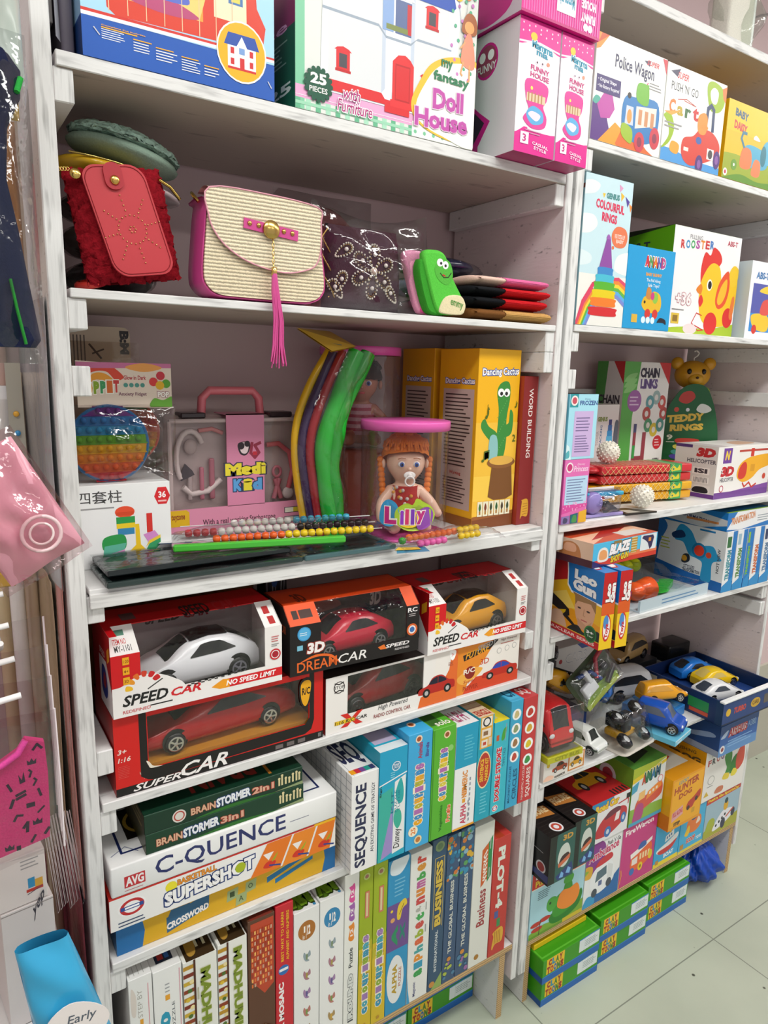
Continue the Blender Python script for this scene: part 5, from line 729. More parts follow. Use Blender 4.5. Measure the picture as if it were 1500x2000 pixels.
tsp = lambda i: [R(0, 0, 1, 1, ['e4e6e8', 'e4e6e8', '1c78c0', 'e4e6e8', 'e4e6e8'][i]), R(.6, 0, 1, 1, '1c74bc'), P([(0, 0), (1, 0), (1, .24), (0, .1)], '2c8cc8'), T('TRANSFORM', .2, .2, .6, .7, ['3c8c98', '5c8c48', '78b830', 'c86838', '50789c'][i], 90, .06), R(.1, .74, .5, .92, '2c6c3c') if i == 0 else R(.1, .76, .4, .94, ['e4e6e8', '98b8c8', '88b838', 'e4e6e8', '2c3c60'][i])]
for i, x in enumerate((1.6, 1.651, 1.703, 1.735, 1.786)):
    carton('transforming_gun_carton', ['blue and white carton showing a blue ray gun with a red disc', 'blue and white carton spine, next to the one showing the ray gun', 'narrow carton spine with a lime green stripe, among the blue and white ones', 'blue and white carton spine with orange letters, past the lime striped one', 'blue and white carton spine beside the end post'][i], 'toy carton', (x, .0, T3), (.0485 if i != 2 else .03, .21, .169), 'dcdee0', {'F': tsp(i), 'L': tg()}, group='upright transforming toy gun cartons', bev=.001)
carton('transforming_gun_carton', 'blue and white carton lying flat across the row of upright spines', 'toy carton', (1.6, .004, T3 + .1695), (.22, .24, .051), '1c74bc',
       {'F': [P([(.0, .1), (.3, 0), (1, .3), (1, 1), (.2, 1)], 'e4e6e8'), T('TRANSFORMATION', .08, .3, .6, .7, 'c87c40', 6, .04), G(.66, .3, .96, .7, 3, '8c98a0')], 'L': [P([(.0, .2), (.7, .0), (1, .3), (1, .6), (.3, 1), (0, 1)], 'c8ccd0'), R(.06, .45, .22, .95, '24302c'), O(.14, .7, .16, 'd8e8dc'), T('TRANSFORMATION', .3, .5, .78, .7, '34406c', -6, .03), R(.5, .3, .9, .42, 'd08850')], 'T': [R(.04, .04, .96, .96, '2c80c0'), L([(0, .01), (1, .01)], .05, '8cb838')]})
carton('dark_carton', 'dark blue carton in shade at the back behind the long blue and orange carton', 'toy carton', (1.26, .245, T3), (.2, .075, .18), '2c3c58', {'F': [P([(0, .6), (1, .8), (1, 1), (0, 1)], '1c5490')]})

# -------- lowest boards: upright push toy cartons, two layers
G5 = dict(group='push along toy cartons in two layers')
carton('push_toy_carton', 'pale blue carton with a red band and a green toy dinosaur on rockers', 'toy carton', (.9505, .0, T5), (.1895, .2, .184), 'a8d4e0',
       {'F': [R(0, .76, 1, 1, 'c42c28'), R(0, .75, 1, .765, 'e8e0d0'), T('DELUXE', .06, .9, .4, .98, 'f0ece8', 0, .04), T("Push'n Go", .06, .78, .54, .88, 'e8c428', 2, .04), T('Dino', .56, .8, .96, .94, 'e8c428', 2, .05), G(.12, .56, .36, .7, 5, '48606c'), C([(-.1, 0), (.2, .14), (.6, .1), (1.1, .24), (1.1, 0)], '7ca838'), R(0, .0, 1, .04, '689430'), C([(.36, .14), (.4, .24), (.6, .2), (.84, .26), (.94, .4), (.98, .3), (.9, .14), (.68, .06), (.46, .06)], '2c7c2c'), C([(.42, .2), (.44, .42), (.56, .5), (.78, .5), (.9, .36), (.8, .2), (.56, .14)], '3c9430'), C([(.3, .36), (.32, .48), (.42, .5), (.5, .44), (.48, .34), (.38, .28)], '4ca43c'), C([(.6, .46), (.62, .6), (.66, .64), (.74, .62), (.76, .48)], '3c9430'), C([(.6, .62), (.62, .72), (.72, .74), (.78, .68), (.74, .6)], '4ca43c'), O(.36, .42, .02, '1c3c1c'), C([(.5, .3), (.52, .46), (.6, .52), (.72, .5), (.86, .52), (.92, .36), (.84, .22), (.66, .2)], 'e88830'), [E(u, v, .1, .035, 'b8342c') for u, v in ((.12, .2), (.28, .22), (.14, .12))], L([(.2, .24), (.18, .02)], .012, '3c3c3c'), R(.62, .0, 1, .06, 'd0b838')]}, **G5)
carton('push_toy_carton', 'white carton with a purple circle and a white toy ambulance over blue waves', 'toy carton', (1.1425, .0, T5), (.1375, .2, .185), 'e6e8e8',
       {'F': [C([(-.1, .6), (0, .9), (.3, 1), (.52, .9), (.5, .62), (.3, .5), (.0, .5)], '88388c'), C([(-.05, .5), (0, .66), (.2, .62), (.16, .46)], 'd8a838'), C([(-.05, .52), (0, .6), (.1, .58)], '88b038'), T("Push 'n' Go", .58, .86, .96, .93, '303844', 0, .02), T('Ambulance', .08, .7, .92, .84, 'c83868', 6, .03, 0, 'f4f0f0', .04), C([(.1, .0), (.3, .2), (.5, .3), (.8, .3), (1.1, .4), (1.1, 0)], '2c68a8'), C([(.0, .0), (.1, .16), (.3, .12), (.3, 0)], '3c98c8'), C([(.16, .3), (.2, .5), (.4, .6), (.7, .6), (.84, .44), (.8, .24), (.4, .14)], 'e8ecee'), P([(.3, .34), (.34, .5), (.6, .54), (.62, .4)], '58707c'), C([(.3, .58), (.4, .68), (.7, .72), (.74, .62)], 'c83840'), P([(.64, .3), (.64, .56), (.8, .5), (.78, .3)], 'd8dcdc'), R(.4, .26, .5, .34, '5c6c98'), E(.3, .18, .08, .07, '444c58'), E(.7, .24, .08, .07, '444c58')], 'L': [R(0, 0, 1, 1, 'd8dcdc')]}, **G5)
carton('push_toy_carton', 'magenta carton with a small orange and white toy fire truck', 'toy carton', (1.2825, .0, T5), (.1465, .2, .186), 'c43c80',
       {'F': [T('FireWagon', .08, .8, .88, .92, 'f4ecec', 4, .03), C([(.3, .26), (.34, .44), (.5, .48), (.86, .54), (.9, .36), (.8, .24), (.5, .18)], 'e86838'), P([(.3, .4), (.5, .44), (.9, .56), (.9, .62), (.6, .54), (.28, .48)], 'f0ece8'), C([(.5, .5), (.56, .6), (.7, .6), (.72, .52)], '3c60a8'), P([(.34, .28), (.34, .38), (.5, .4), (.5, .28)], 'e8e0d8'), [R(.56 + .08 * i, .32, .61 + .08 * i, .42, 'f0d8a8') for i in range(4)], E(.6, .2, .07, .07, 'e8c82c'), E(.88, .32, .06, .08, 'e8c82c'), E(.36, .18, .07, .06, '3c70b8'), E(.6, .2, .03, .03, '8c6c20'), L([(0, .0), (.06, .2), (.04, .3)], .02, 'e8a83c')], 'L': [R(0, 0, 1, 1, 'e0dce0')]}, **G5)
carton('push_toy_carton', 'sky blue carton showing a white and red toy boat', 'toy carton', (1.4315, .0, T5), (.1125, .2, .132), '38a4d4',
       {'F': [R(0, 0, 1, .1, 'e8d030'), C([(.1, .4), (.2, .3), (.7, .34), (.94, .52), (.9, .62), (.5, .5)], 'e8ecec'), C([(.14, .36), (.3, .26), (.7, .3), (.9, .48), (.6, .4)], 'c83838'), P([(.4, .52), (.42, .66), (.74, .74), (.76, .6)], 'e8ecec'), [R(.46 + .08 * i, .58 + .02 * i, .51 + .08 * i, .64 + .02 * i, '3c6ca0') for i in range(3)], R(.56, .7, .64, .82, 'd8b030'), T('BOAT', .4, .14, .8, .24, 'f0f4f4', 4, .04), R(.08, .06, .2, .16, 'b88838')]}, **G5)
carton('push_toy_carton', 'sky blue carton showing an orange toy pot and scoop', 'toy carton', (1.5465, .0, T5), (.119, .2, .135), '44acd8',
       {'F': [R(0, 0, 1, .06, 'e0cc48'), C([(.3, .46), (.28, .7), (.5, .78), (.8, .74), (.84, .5), (.6, .38)], 'e07838'), C([(.2, .4), (.34, .6), (.4, .5), (.34, .36)], 'e8c030'), C([(.44, .7), (.48, .88), (.66, .86), (.66, .72)], '3c4c80'), C([(.64, .56), (.72, .72), (.8, .6)], 'e8d8c8'), T('SCOOP', .3, .16, .66, .28, 'd04838', 4, .05, 0, 'f0e8e0', .05), T('TOYS', .7, .14, .92, .22, 'f0f4f4', 4, .04), R(.06, .08, .2, .2, 'b88838'), R(0, .9, .4, 1, 'c83c38')]}, **G5)
carton('push_toy_carton', 'pale blue and red carton showing a white racing toy with dark wheels', 'toy carton', (1.6685, .0, T5), (.1775, .2, .137), '9cb8c8',
       {'F': [P([(0, .84), (1, .88), (1, 1), (0, 1)], 'c43838'), T("Push'n Go SportsCar", .04, .87, .96, .96, 'e8d038', 0, .05), C([(-.1, 0), (.2, .3), (.5, .2), (1.1, .3), (1.1, 0)], 'a8a838'), C([(.05, .1), (.1, .4), (.24, .44), (.3, .3)], 'a4b038'), C([(.26, .1), (.34, .3), (.5, .48), (.66, .5), (.86, .42), (.8, .26), (.5, .12)], 'e4e6ee'), E(.6, .6, .07, .12, 'd8a828'), E(.6, .72, .05, .07, '28444c'), [O(.36 + .08 * i, .2 + .06 * i, .035, '282c34') for i in range(4)], E(.56, .18, .07, .13, '343850'), E(.84, .34, .06, .11, '343850'), L([(.64, .3), (.84, .44)], .04, 'c85038')]}, **G5)
# upper layer
bl_f = [C([(.25, 0), (.3, 1), (1.1, 1), (1.1, 0)], '2c5c54'), T('3D', .5, .82, .9, .94, 'c89840', 0, .04), C([(.34, .44), (.44, .7), (.7, .74), (.84, .5), (.7, .3), (.5, .28)], 'c8d0c8'), C([(.4, .36), (.5, .5), (.74, .54), (.8, .44), (.6, .34)], '3c2828'), P([(.36, .36), (.84, .5), (.82, .4), (.4, .28)], 'c86c48'), P([(.3, .12), (.92, .3), (.98, .14), (.9, .04), (.4, .02)], '2c3c78'), P([(.44, .06), (.52, .18), (.62, .12), (.6, .04)], '78b0e0'), P([(.7, .1), (.78, .22), (.9, .16), (.86, .06)], '78b0e0'), R(.0, 0, .26, 1, '1c2420')]
bl_t = [R(0, 0, 1, 1, '1c1818'), [L([(0, .03 + .06 * i), (1, .03 + .06 * i)], .006, '484440') for i in range(16)], P([(.1, .36), (.9, .3), (.9, .5), (.1, .56)], 'b87838'), T('FIGURE', .14, .38, .86, .5, 'e8d0a0', 0, .04), O(.5, .12, .2, 'e0e0e4'), O(.5, .12, .15, 'b84838'), O(.5, .12, .08, 'e0e0e4')]
for i, (x, y, z, w, lb) in enumerate(((.951, -.045, T5 + .1845, .085, 'black and teal carton with a helmeted figure, next to the unit post'), (1.0445, -.035, T5 + .1845, .078, 'black and teal carton with a helmeted figure, beside the racing car carton'))):
    carton('figure_carton', lb, 'toy carton', (x, y, z), (w, .2, .127), '1c201e', {'F': bl_f, 'T': bl_t, 'L': [R(0, 0, 1, 1, '141414'), O(.88, .3, .12, 'b8b8bc'), O(.88, .3, .09, '8c2c28'), P([(.7, .1), (1, .04), (1, .2), (.74, .2)], '343c6c'), L([(.2, .7), (.9, .6)], .01, 'a0a0a0')]}, group='black figure cartons')
carton('push_toy_carton', 'white carton with red lid and a red racing car with blue wheels', 'toy carton', (1.1415, -.004, T5 + .1855), (.1475, .2, .118), 'e4e4e6',
       {'F': [P([(0, .78), (.5, .82), (.56, 1), (0, 1)], '2c88b8'), T('Road Car', .1, .74, .7, .92, 'e8c838', 4, .05, 0, 'c03c28', .05), C([(.14, .14), (.2, .4), (.4, .6), (.7, .68), (.92, .6), (.94, .36), (.8, .24), (.5, .1)], 'c0343c'), C([(.36, .5), (.46, .66), (.7, .7), (.76, .6)], '6c3040'), P([(.62, .36), (.66, .56), (.76, .58), (.74, .38)], 'e8e0e0'), E(.46, .18, .09, .13, '3c70b0'), E(.86, .36, .07, .13, '3c70b0'), E(.46, .18, .04, .06, 'c8d4e0'), E(.86, .36, .03, .06, 'c8d4e0'), L([(.7, .76), (.96, .8), (.96, .66)], .03, 'c0343c'), R(.9, .8, 1, .92, '222')],
        'T': [R(0, 0, 1, 1, 'b42428'), S(pic_car('d89c28', '303030', '282828'), .15, .2, .9, .75), T('ROADCAR', .4, .76, .95, .94, '4c3c30', 0, .04), [R(.6 + .08 * (i % 5), .02 + .05 * (i // 5), .64 + .08 * (i % 5), .07 + .05 * (i // 5), '282828') for i in range(10)]], 'L': [R(0, 0, 1, 1, 'c03028')]}, **G5)
carton('push_toy_carton', 'white carton with a green lid and an orange toy train', 'toy carton', (1.292, -.006, T5 + .1865), (.138, .2, .17), 'dce2e4',
       {'F': [P([(0, .8), (.3, .84), (1, .98), (1, 1), (0, 1)], 'a8b830'), P([(0, .74), (1, .9), (1, .96), (0, .82)], 'e0c428'), T('ANAM', .28, .66, .84, .86, '2c6848', 6, .08, 0, 'f0f0ec', .04), [T(ch, .28 + .14 * i, .66 + .02 * i, .4 + .14 * i, .83 + .02 * i, c_, 0, .06) for i, (ch, c_) in enumerate(zip('ANAM', ('c84830', '2c7c58', '3878a8', '2c5c78')))], P([(0, .7), (.2, .76), (.16, .6), (0, .56)], '48a0c0'), P([(0, 0), (1, 0), (1, .24), (0, .3)], '88b048'), C([(.16, .2), (.2, .42), (.5, .46), (.9, .58), (.94, .36), (.6, .26)], 'd05848'), P([(.46, .36), (.5, .5), (.92, .62), (.92, .5)], 'e88c40'), P([(.22, .4), (.24, .54), (.42, .56), (.42, .42)], 'e8b870'), [R(.54 + .1 * i, .44 + .02 * i, .6 + .1 * i, .49 + .02 * i, 'e8dcc8') for i in range(3)], C([(.1, .06), (.2, .34), (.4, .3), (.36, .06)], 'b04880'), R(.0, 0, 1, .06, '4ca0c0'), O(.86, .64, .08, 'd0808c'), O(.86, .64, .06, 'ececec')],
        'T': [R(0, 0, 1, 1, '4c8434'), P([(.2, .1), (.8, .2), (.8, .7), (.3, .6)], '1c2c20'), R(.5, .3, .66, .6, 'b83028'), R(.3, .5, .5, .8, 'c04838')], 'L': [R(0, 0, 1, 1, '6c9830'), O(.6, .7, .16, 'd8d0d8'), O(.6, .7, .1, 'a83c48')]}, **G5)
carton('push_toy_carton', 'orange carton with a window lid and a red toy dog', 'toy carton', (1.435, -.03, T5 + .134), (.146, .21, .156), 'e0981c',
       {'F': [R(.04, .06, .96, .96, 'e8a824'), T('LUCKY', .2, .86, .5, .93, '5c94a0', 4, .03), T('HUNTER', .08, .68, .84, .82, 'a8402c', 8, .04), T('DOG', .24, .56, .64, .67, 'a8402c', 6, .04), C([(.52, .3), (.56, .42), (.72, .48), (.92, .58), (.94, .44), (.78, .36), (.7, .28)], 'b83c30'), O(.58, .3, .05, '48302c'), O(.82, .42, .05, '48302c'), P([(.08, .16), (.08, .34), (.4, .42), (.42, .24)], 'd8a0a0'), T('PULL ALONG', .1, .24, .4, .34, 'c03838', 8, .04), T('STEP', .16, .06, .36, .13, '303030', 0, .05), R(.7, .16, .8, .26, 'c89830')],
        'T': [R(0, 0, 1, 1, 'd08c18'), R(.12, .2, .88, .92, 'c8c0b0'), P([(.3, .3), (.7, .4), (.66, .6), (.34, .56)], 'b84028')], 'L': [R(0, 0, 1, 1, 'e0a418'), R(0, 0, 1, .3, 'c87c18')]}, **G5)
carton('push_toy_carton', 'white carton with a yellow side showing a green and red toy frog', 'toy carton', (1.628, -.004, T5 + .138), (.214, .2, .163), 'e6e4e0',
       {'F': [T('PUSHING', .14, .86, .34, .91, '404840', 4, .01), [T(ch, .06 + .1 * i, .7 + .01 * i, .14 + .1 * i, .82 + .01 * i, c_, 0, .04) for i, (ch, c_) in enumerate(zip('FROG', ('b84848', '48484c', 'b04848', '8c5c8c')))], R(.8, .84, .96, .94, 'c43c3c'), T('ABS-T', .82, .86, .94, .92, 'f0e8e8', 6, .04), C([(.5, .6), (.46, .76), (.56, .86), (.64, .74), (.62, .4), (.5, .36), (.54, .5)], '3c8438'), C([(.62, .36), (.66, .62), (.78, .7), (.8, .5), (.74, .36)], '2c7830'), C([(.78, .4), (.76, .66), (.86, .84), (.94, .8), (.96, .5), (.86, .36)], 'c84838'), C([(.46, .3), (.5, .4), (.62, .36), (.6, .26)], 'e0c840'), C([(.66, .3), (.72, .42), (.82, .34), (.76, .26)], 'e0d040'), C([(.3, .08), (.36, .18), (.5, .16), (.48, .06)], 'c87858'), E(.18, .4, .08, .09, 'b0b0ac'), E(.18, .4, .065, .075, 'e6e4e0'), P([(.04, .1), (.1, .2), (.16, .1)], 'd0b040'), G(.1, .26, .28, .3, 1, '909090')],
        'L': [R(0, 0, 1, 1, 'd89c18'), T('FROG', .4, .66, .92, .78, '584c30', 6, .06), T('PUSHING', .5, .84, .84, .9, '584c30', 6, .02)], 'T': [R(0, 0, 1, 1, 'c8c4be')]}, **G5)
# floor stacks
for n, (x, w, y) in enumerate(((.978, .208, -.03), (1.202, .2, -.018), (1.416, .194, -.006))):
    for k in (0, 1):
        o = clay('green clay set box under the second unit, ' + ['lower', 'upper'][k] + [' in the leg board stack', ' in the middle stack', ' in the stack by the blue bag'][n], x - .003 * k, y - .002 * k, k * .0685, w, 'clay set boxes on the floor')
carton('yellow_tray', 'thin yellow edged tray lying on the clay set box stack by the leg board', 'tray', (.978, .004, .1365), (.19, .26, .014), 'e0bc20', {'T': [R(.03, .03, .97, .97, '2c2420')]})
# ================================================================ builders for loose things
def car(name, label, loc, rot, Ln, W, H, col, style='sport', glass='p:16161c', group=None, rim='m:c8c8cc', cat='toy car', tire='p:1c1c1e', roof=None, trim=None):
    """toy car, front at -x; rot = (x, y, z) in degrees; origin under its middle"""
    t = empty(name, label, cat, loc, tuple(math.radians(a) for a in rot), group)
    B = {'sport': ([0, .05, .2, .36, .62, .86, .96, 1], [.34, .46, .6, .62, .62, .68, .66, .5], [(.2, .0), (.42, .86), (.58, 1), (.74, .9), (.98, .0)], .15),
         'suv': ([0, .05, .25, .5, .9, .98, 1], [.34, .48, .56, .58, .6, .56, .46], [(.2, 0), (.36, .95), (.6, 1), (.9, .96), (1.0, .0)], .2),
         'van': ([0, .04, .12, .5, .95, 1], [.3, .46, .52, .54, .54, .5], [(.02, 0), (.16, .92), (.3, 1), (.96, .99), (1.02, 0)], .16),
         'pickup': ([0, .05, .28, .5, .98, 1], [.34, .5, .56, .56, .56, .46], [(.24, 0), (.36, .95), (.56, 1), (.62, 0)], .2)}[style]
    S_, Hh, cab, zb = B
    def interp(xs, ys, v):
        for i in range(len(xs) - 1):
            if v <= xs[i + 1]:
                k = max(0, (v - xs[i]) / (xs[i + 1] - xs[i])); k = k * k * (3 - 2 * k) * .5 + k * .5
                return ys[i] + (ys[i + 1] - ys[i]) * k
        return ys[-1]
    belt = lambda u: interp(S_, Hh, u) * H
    def roofz(u):
        if u <= cab[0][0] or u >= cab[-1][0]: return belt(u)
        return belt(u) + (H - belt(u)) * max(0, interp([c[0] for c in cab], [c[1] for c in cab], u))
    wid = lambda u: W / 2 * (1 - .16 * (2 * u - 1) ** 4 - (.05 if style == 'sport' else .02) * (2 * u - 1) ** 2)
    def sec(u, off=0):
        w = wid(u) + off; b = belt(u); r = roofz(u) + off; k = min(1, (r - b) / (H * .2)); rw = w * (.94 - .24 * k) if style != 'van' else w * (.97 - .1 * k)
        z0 = H * zb
        h = [(0, z0), (w * .88, z0), (w, z0 + .1 * H), (w * 1.0, b * .7), (w * .965, b), (rw * 1.02, b + (r - b) * .86), (rw * .86, r - .02 * H * k), (0, r + .02 * H)]
        return h
    n = 28
    def pt(i, j):
        u = min(.9995, max(.0005, i)); h = sec(u); k = j * 14
        a = int(min(13, k)); f = k - a
        full = h + [(-y, z) for y, z in h[-2:0:-1]]
        p, q = full[a % 14], full[(a + 1) % 14]
        return Vector(((u - .5) * Ln, p[0] + (q[0] - p[0]) * f, p[1] + (q[1] - p[1]) * f))
    m = MB()
    m.grid(pt, n, 14, col, True, cv=True)
    for u in (.0005, .9995):
        h = sec(u); full = h + [(-y, z) for y, z in h[-2:0:-1]]
        m.add([((u - .5) * Ln, y, z) for y, z in full], [tuple(range(14))], col)
    wr = H * (.23 if style == 'sport' else .2)
    ax = (.2, .8) if style != 'van' else (.18, .8)
    for u in ax:
        for s in (-1, 1):
            m.lathe([(0, 0), (wr * 1.18, 0)], 'p:101012', ((u - .5) * Ln, s * (wid(u) + .0006), wr * 1.22), 18, 'y')
    if trim: m.box(-.49 * Ln, -W * .505, H * .3, .49 * Ln, W * .505, H * .36, trim)
    m.build('body', t)
    g = MB()
    c0, c1 = cab[1][0], cab[-2][0]
    for s in (-1, 1):
        def sw(a, b_):
            u = c0 - .02 + (c1 - c0 + .06) * a; h = sec(u, .0006)
            e = .14 + .7 * b_ * min(1, .12 + 3.4 * a, .12 + 3 * (1 - a))
            p, q = h[4], h[5]
            return Vector(((u - .5) * Ln, s * (p[0] + (q[0] - p[0]) * e + .0004), p[1] + (q[1] - p[1]) * e))
        g.grid(sw, 12, 3, glass)
    for ua, ub in ((cab[0][0] + .02, cab[1][0] - .01), (cab[-2][0] + .01, min(.99, cab[-1][0] - .01))):
        g.grid(lambda a, b_: Vector(((ua + (ub - ua) * a - .5) * Ln, (b_ - .5) * 1.6 * sec(ua + (ub - ua) * a)[6][0], roofz(ua + (ub - ua) * a) + .02 * H + .0008 - .03 * H * abs(2 * b_ - 1) ** 2)), 6, 6, glass)
    g.build('windows', t)
    if roof:
        r = MB(); r.grid(lambda a, b_: Vector(((c0 + (c1 - c0) * a - .5) * Ln, (b_ - .5) * 1.9 * sec(c0 + (c1 - c0) * a)[6][0], roofz(c0 + (c1 - c0) * a) + .022 * H + .0009 - .03 * H * abs(2 * b_ - 1) ** 2)), 6, 6, roof); r.build('roof_panel', t)
    lm = MB()
    for s in (-1, 1): lm.ell((-.475 * Ln, s * W * .34, belt(.04) * .86), (.02 * Ln, W * .1, H * .06), 'p:e8ecf0', 8, 6)
    lm.build('headlights', t)
    w0 = None
    for u in ax:
        for s in (-1, 1):
            loc_ = ((u - .5) * Ln, s * (wid(u) - .002), wr)
            if w0 is None:
                wm = MB(); wm.lathe([(0, -.5), (.8, -.5), (1, -.3), (1, .3), (.8, .5), (.0, .5)], tire, (0, 0, 0), 20, 'y'); 
                me_t = wm.mesh('wheel')
                rm = MB(); rm.lathe([(.0, -.08), (.16, -.1), (.2, 0)], rim, (0, 0, 0), 12, 'y'); rm.lathe([(.56, 0), (.68, -.06), (.72, 0)], rim, (0, 0, 0), 20, 'y')
                for k in range(5):
                    a = k * 2 * PI / 5; rm.add([(math.cos(a + d) * r_, -.04, math.sin(a + d) * r_) for d, r_ in ((-.5, .15), (.5, .15), (.16, .62), (-.16, .62))], [(0, 1, 2, 3)], rim)
                rm.lathe([(0, .02), (.6, .02)], 'p:28282a', (0, 0, 0), 16, 'y')
                me_r = rm.mesh('rim'); w0 = 1
            wo = bpy.data.objects.new('wheel', me_t); COL.objects.link(wo); wo.parent = t; wo.location = loc_; wo.scale = (wr, W * .13, wr)
            ro = bpy.data.objects.new('rim', me_r); COL.objects.link(ro); ro.parent = wo; ro.location = (0, s * .53, 0); ro.scale = (1, -s * .6, 1)
    return t
def pillow(m, x0, x1, z0, z1, y, th, spec='g:f6f6f6', n=22, seed=1, corner=0):
    """crinkled film bag in the x-z plane"""
    rr = random.Random(seed); ph = [rr.uniform(0, 6) for _ in range(6)]
    for sg in (-1, 1):
        def f(a, b):
            e = (math.sin(PI * a) * math.sin(PI * b)) ** .5
            wv = .12 * math.sin(17 * a + 5 * b + ph[0]) + .1 * math.sin(9 * a - 14 * b + ph[1]) + .08 * math.sin(23 * b + 11 * a + ph[2])
            return Vector((x0 + (x1 - x0) * a, y + sg * th * e * (1 + wv) + .004 * math.sin(7 * a + ph[3]), z0 + (z1 - z0) * b + corner * (2 * a - 1) ** 2 * max(0, b - .3)))
        m.grid(f, n, n, spec)
    return m
def rounded(w, h, r, n=6):
    o = []
    for cx, cy, a0 in ((w - r, h - r, 0), (r, h - r, 90), (r, r, 180), (w - r, r, 270)):
        o += [(cx + r * math.cos(math.radians(a0 + 90 * i / n)), cy + r * math.sin(math.radians(a0 + 90 * i / n))) for i in range(n + 1)]
    return o

# ================================================================ cars inside the window cartons
car('toy_car', 'large red coupe with chrome wheels inside the amber floored carton', (.205, .072, S4 + .0362), (0, 0, 3), .28, .09, .078, 'p:b81418', 'sport', 'p:141416', 'cars inside the window cartons', 'm:d8d4cc')
car('toy_car', 'white coupe with a black cabin inside the red and white carton', (.172, .066, S4 + .1398), (0, 0, 3), .204, .082, .08, 'p:eceef2', 'sport', 'p:101014', 'cars inside the window cartons', 'p:808088', roof='p:101014')
car('toy_car', 'pink red coupe inside the black and orange carton', (.452, .055, S4 + .1398), (0, 0, 2), .186, .078, .07, 'p:d02440', 'sport', 'p:18141c', 'cars inside the window cartons', 'p:909090')
car('toy_car', 'orange yellow coupe with dark cabin inside the red and white carton', (.752, .066, S4 + .1163), (0, 0, 3), .19, .08, .08, 'p:eca41c', 'sport', 'p:1c1816', 'cars inside the window cartons', 'p:6c6460', roof='p:241c18')
car('toy_car', 'dark red coupe inside the white and orange carton', (.535, .085, S4 + .0038), (0, 0, 6), .235, .09, .088, 'p:a8181c', 'sport', 'p:141416', 'cars inside the window cartons', 'm:b8b8bc')

# ================================================================ handbag board
GB = dict()
# heap of bagged goods behind the red pouch
for i, (x, y, z, rx, ry, rz, c, lb) in enumerate(((.09, .17, S2 + .03, .062, .1, .028, 'f:2c2220', 'dark film wrapped pouch at the bottom of the heap behind the furry red one'), (.088, .18, S2 + .086, .06, .1, .027, 'f:4a3a30', 'brown film wrapped pouch in the heap behind the furry red one'), (.086, .18, S2 + .134, .058, .1, .02, 'f:241c1c', 'black film wrapped pouch below the yellow one'))):
    t = empty('wrapped_pouch', lb, 'pouch', (x, y, z), 0, 'heap of wrapped pouches')
    MB().ell((0, 0, 0), (rx, ry, rz), c, 20, 10).build('pouch_body', t)
    MB().grid(lambda a, b: Vector(((rx + .004) * math.cos(2 * PI * a) * math.sin(PI * b) * (1 + .05 * math.sin(19 * a * 6.28 + 9 * b)), (ry + .004) * math.sin(2 * PI * a) * math.sin(PI * b), -(rz + .0) * math.cos(PI * b) * (1 + .04 * math.sin(31 * a)))), 36, 14, 'g:e8e8e8', True, cu=True).build('wrapping', t)
t = empty('yellow_pouch', 'shiny yellow pouch with a zip under the mint fluffy one', 'pouch', (.075, .13, S2 + .172), (0, math.radians(7), 0))
MB().ell((0, 0, 0), (.066, .07, .017), 'p:c8a01c', 24, 12).build('pouch_body', t)
MB().tube([(-.05 + .01 * i, -.055 - .012 * math.sin(i * .3), .006) for i in range(10)], .0016, 'm:c8b468', 6).build('zip', t)
t = empty('glitter_pouch', 'silvery pink glitter film pouch between the yellow and red ones', 'pouch', (.124, .094, S2 + .15), (0, math.radians(12), 0))
m = MB(); m.ell((0, 0, 0), (.056, .05, .01), 'p:a89a9c', 20, 8); rr = random.Random(5)
for i in range(60):
    a, r_ = rr.uniform(0, 6.28), rr.uniform(0, .9) ** .5; m.ell((.055 * r_ * math.cos(a), .049 * r_ * math.sin(a), .0101 * (1 - r_ * r_) ** .5), .0011, ['m:d8d8dc', 'p:c86478'][i % 2], 5, 4)
m.build('pouch_body', t)
t = empty('mint_pouch', 'mint green fluffy pouch on top of the heap', 'pouch', (.11, .125, S2 + .205), (0, math.radians(11), 0))
MB().ell((0, 0, -.004), (.079, .062, .016), 'f:8ca494', 24, 10).build('base', t)
m = MB(); rr = random.Random(4)
m.grid(lambda a, b: Vector((.078 * math.cos(2 * PI * a) * math.sin(PI * b), .061 * math.sin(2 * PI * a) * math.sin(PI * b), .008 + (.02 if b > .5 else .004) * -math.cos(PI * b))) * (1 + .0) + Vector((rr.uniform(-.0024, .0024), rr.uniform(-.0024, .0024), rr.uniform(-.003, .003))), 60, 30, 'u:b8dccc', True, cu=True)
m.build('fluffy_top', t)
t = empty('strap_loop', 'red rimmed strap loop lying by the unit post under the furry pouch', 'strap', (.043, .062, S2 + .0135))
MB().tube([(.017 * math.cos(a * PI / 10), .03 * math.sin(a * PI / 10), .006 * math.sin(a * PI / 10 + 1)) for a in range(20)], .0055, 'p:b8281c', 8, True).build('loop', t)
# red furry pouch with a leather front
t = empty('phone_pouch', 'red furry pouch with a studded red leather front and snap tab', 'pouch', (.032, .014, S2 + .0068), (math.radians(-4), math.radians(-9), 0))
m = MB(); rr = random.Random(9)
def fur(a, b):
    x = .128 * a; z = .148 * b; e = min(1, 6 * min(a, 1 - a)) * min(1, 6 * min(b, 1 - b))
    return Vector((x + rr.uniform(-.003, .003), .016 - .014 * e ** .5 + rr.uniform(-.0018, .0018), z + rr.uniform(-.003, .003)))
m.grid(fur, 34, 38, 'u:8c1420'); m.grid(lambda a, b: Vector((.128 * a, .017 + .02 * (16 * a * (1 - a) * b * (1 - b)) ** .5, .148 * b)), 14, 14, 'u:7c1018')
m.build('fur_body', t)
m = MB(); pl = [(x + .017 + .018 * (.14 - z) / .14, z) for x, z in rounded(.082, .142, .02)]
m.prism([(x, z + .006) for x, z in pl], -.006, -.0015, 'c:b8343c', 'y')
